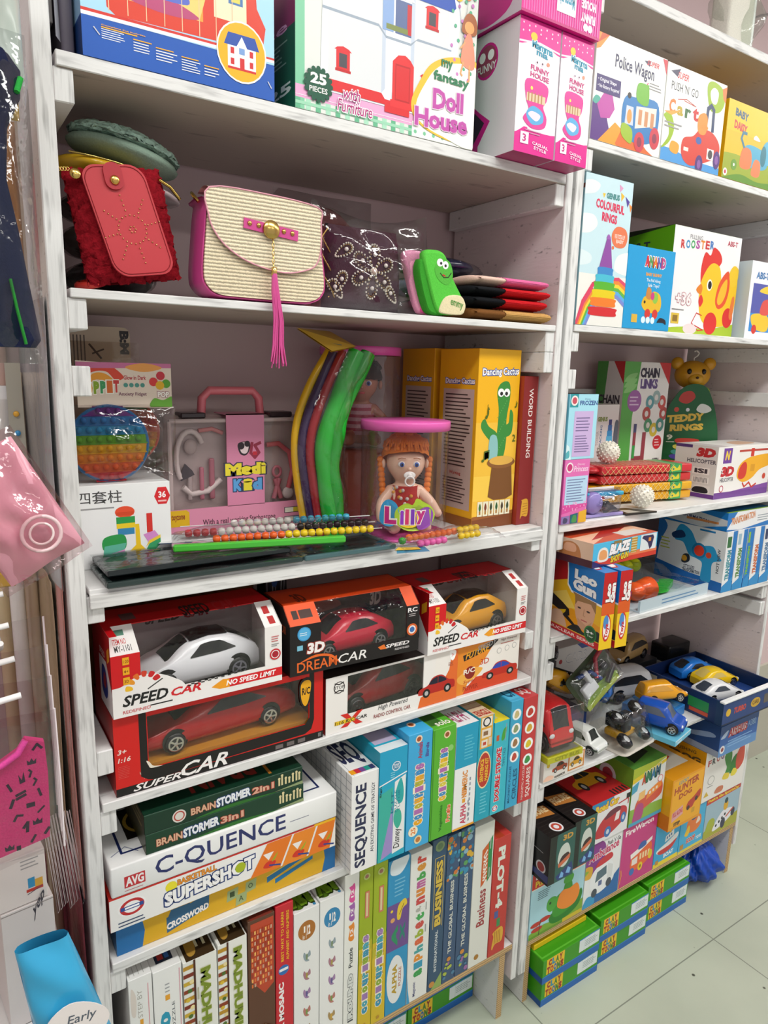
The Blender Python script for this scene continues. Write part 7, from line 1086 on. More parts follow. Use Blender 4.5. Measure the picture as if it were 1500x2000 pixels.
# dolls in clear tubes
def doll(name, label, loc, rot, sc, skin, hair, dress, baby=True):
    t = empty(name, label, 'doll', loc, rot); t.scale = (sc,) * 3
    me = bpy.data.meshes.new('doll_body')
    V = [((0, 0, .032), .03), ((0, .0, .062), .03), ((0, 0, .088), .022), ((0, 0, .102), .013), ((0, -.002, .125), .04), ((0, -.003, .15), .046), ((0, -.001, .172), .038),
         ((-.03, -.002, .086), .014), ((-.052, -.014, .06), .0115), ((-.056, -.036, .036), .0095), ((-.054, -.048, .028), .009), ((.03, -.002, .086), .014), ((.055, -.012, .062), .0115), ((.064, -.03, .046), .0095), ((.068, -.04, .038), .009),
         ((-.022, -.012, .022), .019), ((-.03, -.05, .018), .016), ((-.034, -.075, .02), .012), ((.022, -.012, .022), .019), ((.032, -.048, .018), .016), ((.038, -.072, .02), .012)]
    Ed = [(0, 1), (1, 2), (2, 3), (3, 4), (4, 5), (5, 6), (2, 7), (7, 8), (8, 9), (9, 10), (2, 11), (11, 12), (12, 13), (13, 14), (0, 15), (15, 16), (16, 17), (0, 18), (18, 19), (19, 20)]
    me.from_pydata([v[0] for v in V], Ed, [])
    o = bpy.data.objects.new('doll_body', me); COL.objects.link(o); o.parent = t
    sk = o.modifiers.new('skin', 'SKIN'); sk.use_smooth_shade = True
    for i, v in enumerate(me.skin_vertices[0].data): v.radius = (V[i][1],) * 2; v.use_root = i == 0
    ss = o.modifiers.new('smooth', 'SUBSURF'); ss.levels = 2; ss.render_levels = 2
    me.materials.append(mat(skin))
    # face
    hc = Vector((0, -.002, .148))
    e = MB()
    for s in (-1, 1): e.ell((s * .0155, -.0405, .146), (.0075, .005, .0062), 'p:f4f2f0', 12, 8); e.ell((s * .0152, -.0446, .1455), (.0046, .0025, .005), 'p:3c5cb0', 12, 8); e.ell((s * .0152, -.0465, .1455), (.0022, .0012, .0026), 'p:101014', 8, 6)
    e.build('eyes', t)
    e = MB()
    for s in (-1, 1): e.tube([(s * .008, -.045, .158), (s * .016, -.0445, .1592), (s * .023, -.041, .1562)], .0008, 'p:a85c28', 5)
    e.build('eyebrows', t)
    MB().ell((0, -.0475, .137), (.0042, .004, .0038), skin, 10, 8).build('nose', t)
    e = MB()
    for s in (-1, 1): e.ell((s * .046, .003, .142), (.005, .009, .011), skin, 10, 8)
    e.build('ears', t)
    e = MB(); e.ell((0, -.0455, .1245), (.0075, .002, .0028), 'p:c8585c', 10, 6); e.build('lips', t)
    # hair: a cap of many strands
    hm = MB(); rr = random.Random(2)
    hm.grid(lambda a, b: hc + Vector((.0495 * math.cos(2 * PI * a) * math.sin(PI * (1 - b * (.5 + (.13 if baby else .02) * math.sin(2 * PI * a)))), .05 * math.sin(2 * PI * a) * math.sin(PI * (1 - b * (.5 + (.13 if baby else .02) * math.sin(2 * PI * a)))) + .003, .052 * -math.cos(PI * (1 - b * (.5 + (.13 if baby else .02) * math.sin(2 * PI * a)))) + .004)) + Vector((rr.uniform(-1, 1), rr.uniform(-1, 1), rr.uniform(-1, 1))) * .0014, 40, 14, 'f:' + hair, True, cu=True)
    for i in range(26 if baby else 14):
        a = -PI / 2 + (i / 25 - .5) * 2.6
        hm.tube([hc + Vector((.02 * math.cos(a), .02 * math.sin(a), .052)), hc + Vector((.042 * math.cos(a), .041 * math.sin(a), .044)), hc + Vector((.0475 * math.cos(a), .046 * math.sin(a), .025 + .007 * (i % 3)))], [.003, .004, .0018], 'f:' + hair, 6)
    for i in range(70):
        a, b_ = rr.uniform(0, 2 * PI), rr.uniform(.0, .36) * PI
        hm.ell(hc + Vector((.05 * math.cos(a) * math.sin(b_), .05 * math.sin(a) * math.sin(b_) + .003, .053 * math.cos(b_) + .004)), (.0075, .0075, .0055), 'f:' + hair, 8, 6)
    hm.build('hair', t)
    if baby:
        for s in (-1, 1):
            b_ = MB()
            for k in range(9): b_.ell((s * (.052 - .0008 * k), .004 - .001 * k, .15 - .0105 * k), (.0075, .0075, .0075), 'f:' + hair, 10, 8)
            b_.build('braid', t)
        p = MB(); p.ell((0, -.0495, .1245), (.0125, .002, .008), 'p:f2f0ee', 14, 8); p.tube([(.0095 * math.cos(a * PI / 8), -.054, .113 + .0095 * math.sin(a * PI / 8)) for a in range(16)], .0018, 'p:f4f2f0', 6, True); p.ell((0, -.052, .124), (.005, .003, .005), 'p:f4f2f0', 10, 6); p.build('pacifier', t)
    dr = MB()
    dr.grid(lambda a, b: Vector(((.043 - .014 * b) * math.cos(2 * PI * a), (.041 - .014 * b) * math.sin(2 * PI * a), .028 + .07 * b)), 28, 8, dress[0], True, cu=True)
    if baby:
        rr = random.Random(8)
        for i in range(24):
            a, b = rr.uniform(PI, 2 * PI), rr.random(); q = Vector(((.0435 - .014 * b) * math.cos(a), (.0415 - .014 * b) * math.sin(a), .03 + .066 * b)); dr.ell(q, .004, dress[1 + i % 2], 8, 6)
    else:
        for k in range(4): dr.grid(lambda a, b: Vector(((.0434 - .014 * (.12 + .22 * k + .1 * b)) * math.cos(2 * PI * a), (.0414 - .014 * (.12 + .22 * k + .1 * b)) * math.sin(2 * PI * a), .028 + .07 * (.12 + .22 * k + .1 * b))), 28, 1, dress[1], True, cu=True)
    dr.build('dress', t)
    return t
def tube_pack(label, loc, r, h, sticker=True, seed=1):
    t = empty('doll_tube', label, 'doll packaging', loc, 0, 'clear doll tubes')
    m = MB(); m.lathe([(0, h), (r + .001, h), (r + .002, h - .002), (r + .002, h - .017), (r - .001, h - .017)], 'p:e060b0', (0, 0, 0), 48); m.build('lid', t)
    m = MB(); m.lathe([(r, .003), (r, h - .016)], 'g:f4f2f2', (0, 0, 0), 48); m.build('clear_wall', t)
    m = MB(); m.lathe([(0, 0), (r, 0), (r + .001, .004), (0, .004)], 'p:d858a8', (0, 0, 0), 48); m.build('base_disc', t)
    return t
tx, ty = .602, .088
t = tube_pack('front clear tube with a pink lid holding the orange haired doll', (tx, ty, S3 + .0005), .084, .222)
m = MB(); a0 = -2.05   # printed sticker wrapped round the wall, facing the aisle
def stick(u, v, z): a = a0 + (u - .5) * 1.35; return Vector(((.0846 + z) * math.cos(a), (.0846 + z) * math.sin(a), .026 + .058 * v))
def wrap(pts, c, z=0): m.add([stick(u, v, z) for u, v in pts], [tuple(range(len(pts)))], c)
for pts, c, z in (([(0, .3), (.04, .75), (.16, .95), (.3, .8), (.34, .4), (.24, .1), (.08, .1)], '3c9cd0', 0), ([(.3, .2), (.28, .6), (.44, .85), (.56, .8), (.62, 1), (.74, .9), (.9, .7), (.98, .4), (.84, .05), (.5, -.05)], 'a8c838', .0002), ([(.38, .1), (.36, .4), (.5, .6), (.66, .5), (.62, .1)], 'f0d028', .0004), ([(.66, .0), (.62, .5), (.8, .72), (.94, .5), (.88, .1)], '8c4cac', .0004)): wrap(crom(pts, 4), c, z)
for ch, u0, u1, v1, c in (('L', .1, .3, .72, 'c0287c'), ('i', .36, .42, .62, '903cc0'), ('l', .44, .5, .66, 'd03868'), ('l', .53, .59, .66, '7838b0'), ('y', .62, .78, .6, 'b8307c')):
    for off, cc, b_ in ((.0006, 'f4f0e8', .12), (.0009, c, .05)):
        g_, f_ = textgeo(ch, b_, 0); bx = [min(q[0] for q in g_), max(q[0] for q in g_)]; by = [min(q[1] for q in g_), max(q[1] for q in g_)]; e = .012 if b_ > .1 else 0
        m.add([stick(u0 - e + (u1 - u0 + 2 * e) * (q[0] - bx[0]) / (bx[1] - bx[0]), .16 - e * 2 + (v1 - .16 + 4 * e) * (q[1] - by[0]) / (by[1] - by[0]), off) for q in g_], f_, cc)
m.build('printed_sticker', t)
doll('baby_doll', 'orange haired baby doll with a pacifier and red dress inside the clear tube', (tx + .002, ty, S3 + .006), -24, .93, 'p:f0c8b0', 'f08838', ('f:b83430', 'f:e8a848', 'f:d8d0cc'))
t = tube_pack('taller clear tube with a pink lid behind the orange haired doll', (.604, .262, S3 + .0005), .083, .36)
MB().box(-.05, -.03, .004, .05, .03, .15, 'p:b86c5c', .008).build('inner_stand', t)
doll('boy_doll', 'brown haired doll in a striped pink top inside the taller tube', (.606, .262, S3 + .156), -28, .9, 'p:c08870', '3c241c', ('f:d8a8b4', 'f:b8586c', 'f:b8586c'), False)

# flat bead frames, slates along the front of the board
gslate = 'flat packs along the board front'
def slate(label, x0, y0, x1, y1, z, c, edge, rot=0):
    t = empty('slate_board', label, 'toy slate', (x0, y0, z), rot, gslate)
    w, d = x1 - x0, y1 - y0
    MB().box(.008, .006, .0025, w - .008, d - .006, .005, c).build('writing_panel', t)
    m = MB()
    for a, b, a2, b2 in ((0, 0, w, .009), (0, d - .009, w, d), (0, .009, .01, d - .009), (w - .01, .009, w, d - .009)): m.box(a, b, 0, a2, b2, .009, edge, .002)
    m.build('frame', t)
    m = MB(); m.grid(lambda a, b: Vector((-.003 + (w + .006) * a, -.003 + (d + .006) * b, .0105 + .0022 * math.sin(40 * b + 5 * a) * math.sin(9 * a + 3 * b) + .001 * math.sin(60 * b))), 26, 18, 'g:eef0f0'); m.build('film', t)
    return t
slate('black framed slate in film at the front corner by the unit post', .026, -.012, .335, .115, S3 + .0006, '2c3434', 'p:2a3a38')
slate('black framed slate in film lying on the lower one by the unit post', .03, .0, .32, .1, S3 + .0145, '30383a', 'p:1c2426', 1)
slate('teal framed slate in film beside the black ones along the board front', .338, -.012, .52, .1, S3 + .0006, '283838', 'p:48686c')
MB().box(0, 0, 0, .28, .012, .011, 'p:48b838', .002).build('green_rod', None, 'bright green plastic rod lying under the bead packs', 'toy rod', None, (.138, .046, S3 + .0272), -14)
t = empty('paper_leaflet', 'white and blue paper leaflet beside the bead packs', 'leaflet', (.13, .1, S3 + .031), -6)
MB().add([(0, 0, 0), (.1, -.02, .001), (.13, .004, .004), (.02, .03, .006)], [(0, 1, 2, 3)], 'd0d4d4').add([(0, -.001, -.0008), (.05, -.012, -.0004), (.06, .0, .0), (.0, .01, 0)], [(0, 1, 2, 3)], '24508c').build('sheet', t)
bead_me = {}
def beads(t, runs, r=.0068):
    for x, y, z, dx, dy, n, c in runs:
        for i in range(n):
            if c not in bead_me: b = MB(); b.lathe([(.0012, -.0062), (.0056, -.0046), (.0068, 0), (.0056, .0046), (.0012, .0062)], c, (0, 0, 0), 16, 'x'); bead_me[c] = b.mesh('bead')
            o = bpy.data.objects.new('bead', bead_me[c]); COL.objects.link(o); o.parent = t; o.location = (x + dx * i, y + dy * i, z)
t = empty('bead_pack', 'film pack of bead strings in white, black, orange and yellow lying along the front', 'toy pack', (.192, .06, S3 + .031), -11, 'flat film packs of bead strings')
beads(t, [(.02, .0, .008, .0134, 0, 9, 'p:e86428'), (.14, .0, .008, .0134, 0, 12, 'p:e8c820'), (-.02, .035, .012, .0134, 0, 4, 'p:b83c40'), (.034, .035, .012, .0134, 0, 10, 'p:e8e6e0'), (.17, .035, .012, .0134, 0, 10, 'p:1c1c1e'), (.06, .062, .018, .0134, 0, 8, 'p:e4e2dc'), (.17, .062, .018, .0134, 0, 8, 'p:3c9cb8')])
m = MB()
for y, z in ((.0, .008), (.035, .012), (.062, .018)): m.tube([(-.03, y, z), (.31, y, z)], .001, 'p:d8d8d8', 5)
m.build('bead_rods', t)
m = MB(); m.grid(lambda a, b: Vector((-.05 + .38 * a, -.009 + .095 * b, -.001 + .03 * (math.sin(PI * a) * math.sin(PI * min(1, b + .1))) ** .4 + .0025 * math.sin(31 * a + 9 * b) * math.sin(17 * b))), 34, 14, 'g:f4f4f4'); m.build('film', t)
t = empty('bead_pack', 'smaller film pack of orange, yellow and pink beads in front of the doll tube', 'toy pack', (.535, -.05, S3 + .0042), 2, 'flat film packs of bead strings')
beads(t, [(.02, .012, .008, .0134, 0, 5, 'p:e060a8'), (.015, .04, .013, .0134, 0, 9, 'p:ec6c30'), (.138, .04, .013, .0134, 0, 2, 'p:e8e4dc'), (.118, .014, .01, .0134, 0, 4, 'p:e8c424'), (.125, .026, .018, .0134, 0, 4, 'p:ecc828'), (.0, .04, .009, .0134, 0, 1, 'p:3c9c3c')])
m = MB(); m.tube([(.0, .04, .013), (.18, .04, .013)], .001, 'p:d8d8d8', 5); m.build('bead_rod', t)
m = MB(); m.add([(-.05, -.012, .004), (.02, -.016, .0), (.03, .012, .001), (-.03, .016, .006)], [(0, 1, 2, 3)], '3c88a8'); m.add([(-.045, -.0, .0065), (.01, -.004, .0022), (.012, .008, .003), (-.03, .012, .007)], [(0, 1, 2, 3)], 'e0b838'); m.build('paper_insert', t)
m = MB(); m.grid(lambda a, b: Vector((-.03 + .24 * a, -.012 + .06 * b, .0 + .031 * (math.sin(PI * a) * math.sin(PI * min(1, b + .12))) ** .4 + .0025 * math.sin(31 * a + 9 * b) * math.sin(17 * b))), 28, 12, 'g:f4f4f4'); m.build('film', t)
# the plastic wall bracket by the word box
MB().box(0, 0, 0, .016, .03, .05, 'p:eceae8', .003).build('plastic_bracket', None, 'small white plastic bracket on the unit wall above the maroon spine', 'bracket', None, (.8825, .05, S3 + .318))
# ================================================================ second unit, third board: loose toys
def bat(label, loc, rz, ry, col):
    t = empty('plastic_bat', label, 'plastic bat', loc, (0, math.radians(ry), math.radians(rz)), 'netted flat plastic bats')
    m = MB(); m.box(0, -.045, 0, .3, .045, .021, col, .004); m.ell((-.01, 0, .0105), (.03, .04, .0105), col, 18, 8); m.build('blade', t)
    m = MB()
    for k in range(16):
        for s in (-1, 1):
            x0 = .0 + k * .017; pts = [(x0 + s * .0 + .02 * (i / 4) * s + .01, -.0462, .0005 + .02 * i / 4) for i in range(5)]
            m.tube([q for q in pts if 0 <= q[0] <= .235], .0006, 'p:e8b0a4' if '3030' in col or 'c8' in col[2:4] else 'p:ecd890', 4) if len([q for q in pts if 0 <= q[0] <= .235]) > 1 else None
        m.tube([(.01 + k * .015, -.045 + .09 * j, .0216) for j in (0, 1)], .0005, 'p:e8d0b0', 4)
    m.build('net', t)
    m = MB(); m.box(.222, -.0456, -.0004, .262, .0456, .0214, '3c9c58'); m.art(((.222, -.0456, 0), (.04, 0, 0), (0, 0, .021)), [C([(.1, .2), (.3, .8), (.6, .5), (.8, .9), (.9, .3), (.5, .2)], 'd8c838'), O(.3, .4, .12, '206c78')]); m.build('printed_band', t)
    return t
for i, (c, lb) in enumerate((('p:dca018', 'lowest flat bat, yellow, in the netted stack'), ('p:e0a81c', 'upper yellow flat bat, under the two red ones'), ('p:c83030', 'lower red flat bat, lying on the yellow ones'), ('p:cc2c34', 'topmost red flat bat of the netted stack'))):
    bat(lb, (1.215 - .004 * i, .15 - .004 * (i % 2), T2 + .0065 + .0235 * i), -9, 0, c)
def ball(label, loc, r=.027):
    t = empty('dimpled_ball', label, 'ball', loc, 0, 'white dimpled balls')
    m = MB(); m.ell((0, 0, 0), r, 'p:e4dfd0', 28, 18); g = (1 + 5 ** .5) / 2
    for i in range(110):
        z = 1 - 2 * (i + .5) / 110; a = 2 * PI * i / g; q = (1 - z * z) ** .5; m.ell((r * q * math.cos(a), r * q * math.sin(a), r * z), r * .1, 'p:ece8da', 6, 4)
    m.build('ball_shell', t)
ball('white dimpled ball lying on the netted red bats', (1.262, .14, T2 + .0065 + .094 + .027))
ball('white dimpled ball on the board in front of the yellow bats', (1.279, .042, T2 + .0305))
t = empty('bubble_toy', 'lilac and blue plastic toy in a clear blister beside the pink carton', 'toy pack', (1.046, .014, T2 + .0008), -4)
m = MB(); m.box(0, 0, 0, .122, .07, .008, 'p:9c90c8', .003); m.build('lilac_base', t)
m = MB(); m.lathe([(0, -.012), (.02, -.012), (.025, -.006), (.025, .006), (.02, .012), (0, .012)], 'p:8c80c0', (.027, .008, .0335), 28, 'y'); m.build('lilac_disc', t)
m = MB(); m.box(.008, .004, .046, .122, .03, .056, 'p:28a4cc', .003); m.build('blue_bar', t)
m = MB(); m.add([(.06, .004, .0085), (.115, .004, .0085), (.1, .03, .03), (.07, .03, .03)], [(0, 1, 2, 3)], '24242c'); m.build('dark_insert', t)
m = MB(); pillow(m, -.004, .13, .0, .062, .02, .03, 'g:ececf4', 18, 2); m.build('clear_blister', t)
t = empty('flat_packet', 'dark flat packet lying on the board edge under the front ball', 'packet', (1.165, -.004, T2 + .0006), -3)
m = MB(); m.prism([(0, .0), (.1, -.004), (.06, .055), (.02, .06)], 0, .004, '26241f', 'z'); m.add([(.01, .005, .0045), (.05, .002, .0045), (.045, .03, .0045), (.02, .04, .0045)], [(0, 1, 2, 3)], 'b8b4a8'); m.build('packet_sleeve', t)
t = empty('folded_leaflet', 'small white and red printed leaflet tucked at the end of the yellow bats', 'leaflet', (1.135, .085, T2 + .022), 0)
m = MB(); m.add([(0, 0, .0), (.07, -.02, .006), (.075, -.012, .034), (.01, .01, .03)], [(0, 1, 2, 3)], 'e0dcd8'); m.add([(.0, -.0004, .0), (.045, -.0134, .004), (.04, -.0104, .013), (.0, .001, .012)], [(0, 1, 2, 3)], 'b82c34'); m.build('sheet', t)
# bear stacking rings
bx, by = 1.747, .252
t = empty('stacking_rings', 'yellow bear head on a stack of coloured rings with a green card', 'stacking toy', (bx, by, T2 + .0005), (0, 0, math.radians(-38)))
t.scale = (.92,) * 3
m = MB(); m.ell((0, 0, .352), (.055, .042, .045), 'p:d89c20', 24, 14)
for s in (-1, 1): m.ell((s * .05, 0, .387), (.02, .014, .02), 'p:d89c20', 14, 10)
m.ell((0, -.036, .338), (.024, .014, .018), 'p:e0a82c', 14, 10); m.build('bear_head', t)
m = MB()
for s in (-1, 1): m.ell((s * .022, -.037, .362), (.0075, .006, .009), 'p:181414', 10, 8)
m.ell((0, -.0505, .343), (.005, .003, .004), 'p:503010', 8, 6); m.build('eyes', t)
for i, c in enumerate(('p:5040a0', 'p:e0b818', 'p:d048a0', 'p:3c98d0', 'p:e07020', 'p:d83030', 'p:9cbc24')):
    r = .062 - .0035 * i
    m = MB(); m.tube([((r - .019) * math.cos(a * PI / 16) + .018, (r - .019) * math.sin(a * PI / 16), .12 + .03 * i) for a in range(32)], .0185, c, 12, True, flat=.85); m.build('ring', t)
m = MB(); m.lathe([(.045, 0), (.052, .01), (.05, .1), (.014, .105), (.012, .32), (0, .32)], 'p:5040a0', (.018, 0, 0), 24); m.build('base_post', t)
m = MB(); prof = crom([(-.112, .13), (-.1, .2), (-.075, .27), (-.035, .318), (.02, .318), (.05, .27), (.07, .2), (.078, .13), (.07, .08), (-.1, .08)], 5)
m.prism(prof, -.066, -.0635, '1c5c34', 'y')
m.art(((-.112, -.066, .08), (.19, 0, 0), (0, 0, .24)), [T('TEDDY', .14, .5, .74, .6, 'dcb848', 6, .06), T('RINGS', .2, .39, .74, .48, 'dcb848', 4, .06), T('9', .16, .28, .26, .35, 'e8e8d8', 0, .03), G(.16, .24, .3, .27, 1, 'd8d8c8'), C([(.6, .68), (.66, .76), (.78, .74), (.84, .68), (.72, .64)], 'd8dcd8'), C([(.3, .8), (.36, .9), (.5, .92), (.56, .84), (.44, .76)], 'b83c34'), O(.28, .68, .04, 'c84838'), O(.46, .68, .03, 'd8d8e0'), [C([(.5 - w_, v), (.5 - w_ + .02, v + .05), (.5 + w_ - .02, v + .05), (.5 + w_, v), (.5, v - .03)], c_) for v, w_, c_ in ((.04, .24, '5848a0'), (.1, .22, '48988c'), (.17, .2, 'd8cc58'), (.25, .18, 'c84438'))]], .0002)
m.build('printed_card', t)
m = MB(); m.tube([(0, 0, .392), (0, 0, .405), (.01, 0, .412), (.014, 0, .42), (.006, 0, .428), (-.002, 0, .425)], .0025, 'p:e8e4dc', 6); m.build('hook', t)

# -------- fourth board: blister tray of guns parts
t = empty('blister_tray', 'clear blister tray with yellow balls and orange and green toy parts', 'toy pack', (1.262, .004, T3 + .0006), 2)
m = MB(); m.box(0, 0, 0, .3, .23, .004, 'c8d4d8'); m.box(0, 0, .004, .3, .006, .03, 'b8c8d0'); m.art(((0, 0, 0), (.3, 0, 0), (0, 0, .03)), [G(.3, .2, .9, .8, 2, '5c88b0')]); m.build('card_tray', t)
for i, (x, y) in enumerate(((.06, .16), (.1, .162), (.14, .165))): MB().ell((x + .06, y, .055), (.02, .02, .02), 'p:d4d81c', 18, 12).build('foam_ball', t)
m = MB(); m.box(.03, .14, .03, .1, .19, .06, 'p:c83038', .008); m.build('red_part', t)
m = MB(); m.lathe([(.0, 0), (.022, 0), (.03, .05), (.026, .05), (.018, .006)], 'p:ec5c24', (.07, .06, .03), 22, 'x'); m.ell((.06, .06, .03), (.03, .028, .024), 'p:ec5c24'); m.build('orange_part', t)
m = MB(); m.prism(crom([(.14, .06), (.17, .1), (.2, .085), (.23, .1), (.26, .08), (.22, .06), (.18, .045)], 4), .012, .026, 'p:3cc83c', 'z'); m.build('green_part', t)
m = MB(); m.box(.005, .05, .02, .05, .1, .04, 'p:3c50b0', .006); m.build('blue_part', t)
m = MB(); m.grid(lambda a, b: Vector((.3 * a, .23 * b, .031 + (.035 if b > .45 else .01) * min(1, 8 * a * (1 - a)) + .003 * math.sin(22 * a + 9 * b))), 22, 16, 'g:eef2f4'); m.build('clear_cover', t)

# -------- fifth board: heap of toy vehicles
VG = 'loose toy vehicles on the board'
carton('vehicle_carton', 'white carton with small truck pictures at the front, under the red van', 'toy carton', (.958, -.002, T4), (.14, .12, .052), 'dedad4',
       {'F': [S(pic_car('a8482c', '302820', '1c1c1c'), .2, .25, .56, .9), R(.58, .12, .98, .95, 'c8782c'), R(.61, .18, .95, .9, 'ecdfc8'), S(pic_car('d8a020', '302820', '1c1c1c'), .62, .22, .94, .85), O(.1, .8, .1, 'd0b030'), T('WARRIOR', .26, .04, .52, .16, '40342c', 4, .03), C([(.0, .1), (.1, .3), (.24, .2), (.2, .05)], 'ecc0a8')]})
t = empty('car_display_card', 'yellow green card base carrying the red toy van', 'display card', (.957, -.012, T4 + .0535), -3)
m = MB(); m.box(0, 0, 0, .112, .15, .016, 'b4b428', .001); m.art(((0, 0, 0), (.112, 0, 0), (0, 0, .016)), [T('CITY BUS', .2, .2, .9, .8, '8c8c1c', 0, .04)]); m.art(((0, .15, 0), (0, -.15, 0), (0, 0, .016)), [C([(.5, .2), (.6, .8), (.8, .7), (.8, .2)], 'b85838')]); m.art(((0, 0, .016), (.112, 0, 0), (0, .15, 0)), [R(.06, .06, .94, .94, '908c84')]); m.build('card_base', t)
m = MB(); m.box(.002, .002, .0165, .11, .148, .13, 'g:f4f4f4', .004); m.build('clear_cover', t)
car('toy_van', 'red toy van on the yellow green card base', (1.012, .062, T4 + .0708), (0, 0, 87), .135, .088, .108, 'p:d81c24', 'van', 'p:28282c', VG, cat='toy van')
car('toy_jeep', 'white toy jeep on its side by the red van base', (1.155, .048, T4 + .012), (0, 0, 100), .1, .058, .055, 'p:d8dcd8', 'suv', 'p:202824', VG, trim='p:2c3c30')
t = empty('truck_pack', 'white and red edged card with an upturned black and yellow toy truck', 'toy pack', (1.215, -.03, T4 + .0012), 6)
m = MB(); m.prism(rounded(.15, .16, .02), 0, .0024, 'dcd6cc', 'z'); m.prism([(x * .98 + .0015, y * .98 + .0016) for x, y in rounded(.15, .16, .02)], -.001, -.0, 'b83c38', 'z'); m.build('backing_card', t)
m = MB(); m.box(.03, .035, .02, .12, .085, .04, 'p:d8a01c', .006); m.box(.04, .03, .04, .07, .09, .075, 'p:202020', .004); m.box(.09, .035, .03, .13, .09, .06, 'p:3c4858', .008); m.build('truck_body', t)
for i, (x, y, z) in enumerate(((.025, .02, .03), (.105, .018, .028), (.03, .05, .078), (.115, .05, .082))):
    m = MB(); m.lathe([(0, -.009), (.016, -.009), (.021, -.005), (.021, .005), (.016, .009), (0, .009)], 'p:1a1a1c', (0, 0, 0), 22); m.lathe([(0, .0095), (.009, .0095), (.01, .008)], 'p:d8d8d8', (0, 0, 0), 14); m.build('wheel', t, loc=(x, y, z), rot=(.5, .2, 0))
m = MB(); m.grid(lambda a, b: Vector((.01 + .13 * a, .005 + .12 * b, .004 + .095 * min(1, (7 * a * (1 - a) * 7 * b * (1 - b)) ** .5) + .003 * math.sin(20 * a + 14 * b))), 20, 16, 'g:f0f2f2'); m.build('clear_blister', t)
t = empty('car_display_card', 'light blue card base carrying the blue toy hatchback', 'display card', (1.372, -.062, T4 + .001), 12)
m = MB(); m.box(0, 0, 0, .1, .14, .015, '68bcd8', .001); m.art(((0, 0, 0), (.1, 0, 0), (0, 0, .015)), [R(0, .8, 1, 1, 'd8ecf0'), T('CARS', .1, .2, .4, .6, 'f0f4f4', 0, .03)]); m.build('card_base', t)
car('toy_car', 'blue toy hatchback on the light blue card base', (1.405, .012, T4 + .0165), (0, 0, 112), .13, .066, .07, 'p:1c50b0', 'suv', 'p:58606c', VG)
# printed open tray with cars
t = empty('car_tray', 'dark blue printed open tray with a white rim, jutting past the board edge', 'toy tray', (1.578, -.062, T4 + .001), -1)
m = MB(); m.box(0, 0, 0, .262, .265, .003, '1c3060'); m.box(.006, .006, .003, .256, .259, .03, '24407c'); m.box(0, 0, 0, .262, .004, .07, '1c3c78'); m.box(0, .261, 0, .262, .265, .07, '1c3060'); m.box(0, .004, 0, .004, .261, .07, '18305c'); m.box(.258, .004, 0, .262, .261, .07, '18305c'); m.box(-.002, -.003, .066, .264, .012, .072, 'p:eceeee', .001)
m.art(((0, 0, 0), (.262, 0, 0), (0, 0, .07)), [R(0, 0, 1, .06, '0c1c3c'), O(.1, .5, .16, 'd8b030'), T('TURBO', .2, .36, .42, .62, 'c84838', 0, .05, .2), E(.6, .5, .09, .2, 'c8a030'), T('CARS', .54, .42, .66, .6, '5c3c10', 0, .03), R(.76, .3, .96, .7, '605850')])
m.art(((0, .265, 0), (0, -.265, 0), (0, 0, .07)), [R(.6, .3, .84, .72, '2c8c48'), R(.62, .12, .84, .28, 'c85030'), R(.06, .3, .2, .9, 'b8b0a0'), R(.92, 0, 1, 1, '203c60')]); m.build('printed_tray', t)
car('toy_car', 'white sports car with a red badge lying in the dark blue tray', (1.667, .012, T4 + .0325), (0, 0, 168), .15, .066, .055, 'p:dcdee0', 'sport', 'p:38404c', VG)
car('toy_car', 'bright yellow sports car in the dark blue tray', (1.747, .07, T4 + .0325), (0, 0, 168), .14, .064, .054, 'p:e8c018', 'sport', 'p:c8b060', VG)
car('toy_car', 'blue sports car at the back of the dark blue tray', (1.752, .14, T4 + .0325), (0, 0, 168), .15, .068, .056, 'p:1c70c8', 'sport', 'p:20242c', VG)
car('toy_pickup', 'orange yellow toy pickup lying between the blue hatchback and the tray', (1.5, .075, T4 + .042), (8, 4, 155), .13, .066, .055, 'p:e09c1c', 'suv', 'p:c89028', VG)
t = empty('car_display_card', 'blue card base under the orange yellow toy pickup', 'display card', (1.43, .02, T4 + .001), 8); m = MB(); m.box(0, 0, 0, .13, .12, .028, '2c78c0', .001); m.art(((0, 0, .028), (.13, 0, 0), (0, .12, 0)), [R(.08, .08, .92, .92, '60a0d8')]); m.build('card_base', t)
car('toy_car', 'blue toy car tipped against the truck card', (1.335, .155, T4 + .06), (16, 6, 30), .11, .055, .045, 'p:2868b8', 'sport', 'p:1c2430', VG)
car('toy_van', 'white toy van standing near the wall behind the blue cars', (1.497, .196, T4 + .0015), (0, 0, 168), .165, .076, .092, 'p:d8dade', 'van', 'p:2c3038', VG, cat='toy van')
car('toy_car', 'gold toy estate car at the back on a dark carton', (1.605, .282, T4 + .064), (0, 0, 8), .17, .068, .07, 'p:a88858', 'suv', 'p:26221e', VG)
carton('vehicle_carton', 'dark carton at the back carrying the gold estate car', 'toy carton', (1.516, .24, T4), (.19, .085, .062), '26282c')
t = empty('toy_jeep', 'black boxy toy jeep at the back by the end panel', 'toy car', (1.79, .25, T4 + .0015), math.radians(8), VG)
m = MB(); m.box(-.06, -.035, .02, .05, .035, .1, 'p:16181a', .006); m.box(-.075, -.033, .018, -.055, .033, .05, 'p:1c1e20', .004); m.build('body', t)
m = MB(); m.box(-.0765, -.02, .03, -.0745, .02, .05, 'p:b0b4b8'); m.ell((-.076, -.026, .04), (.004, .007, .007), 'p:d8dcdc'); m.build('grille', t)
for x in (-.04, .03):
    for s in (-1, 1): MB().lathe([(0, -.008), (.016, -.008), (.02, -.004), (.02, .004), (.016, .008), (0, .008)], 'p:0e0e10', (x, s * .034, .02), 18, 'y').build('wheel', t)
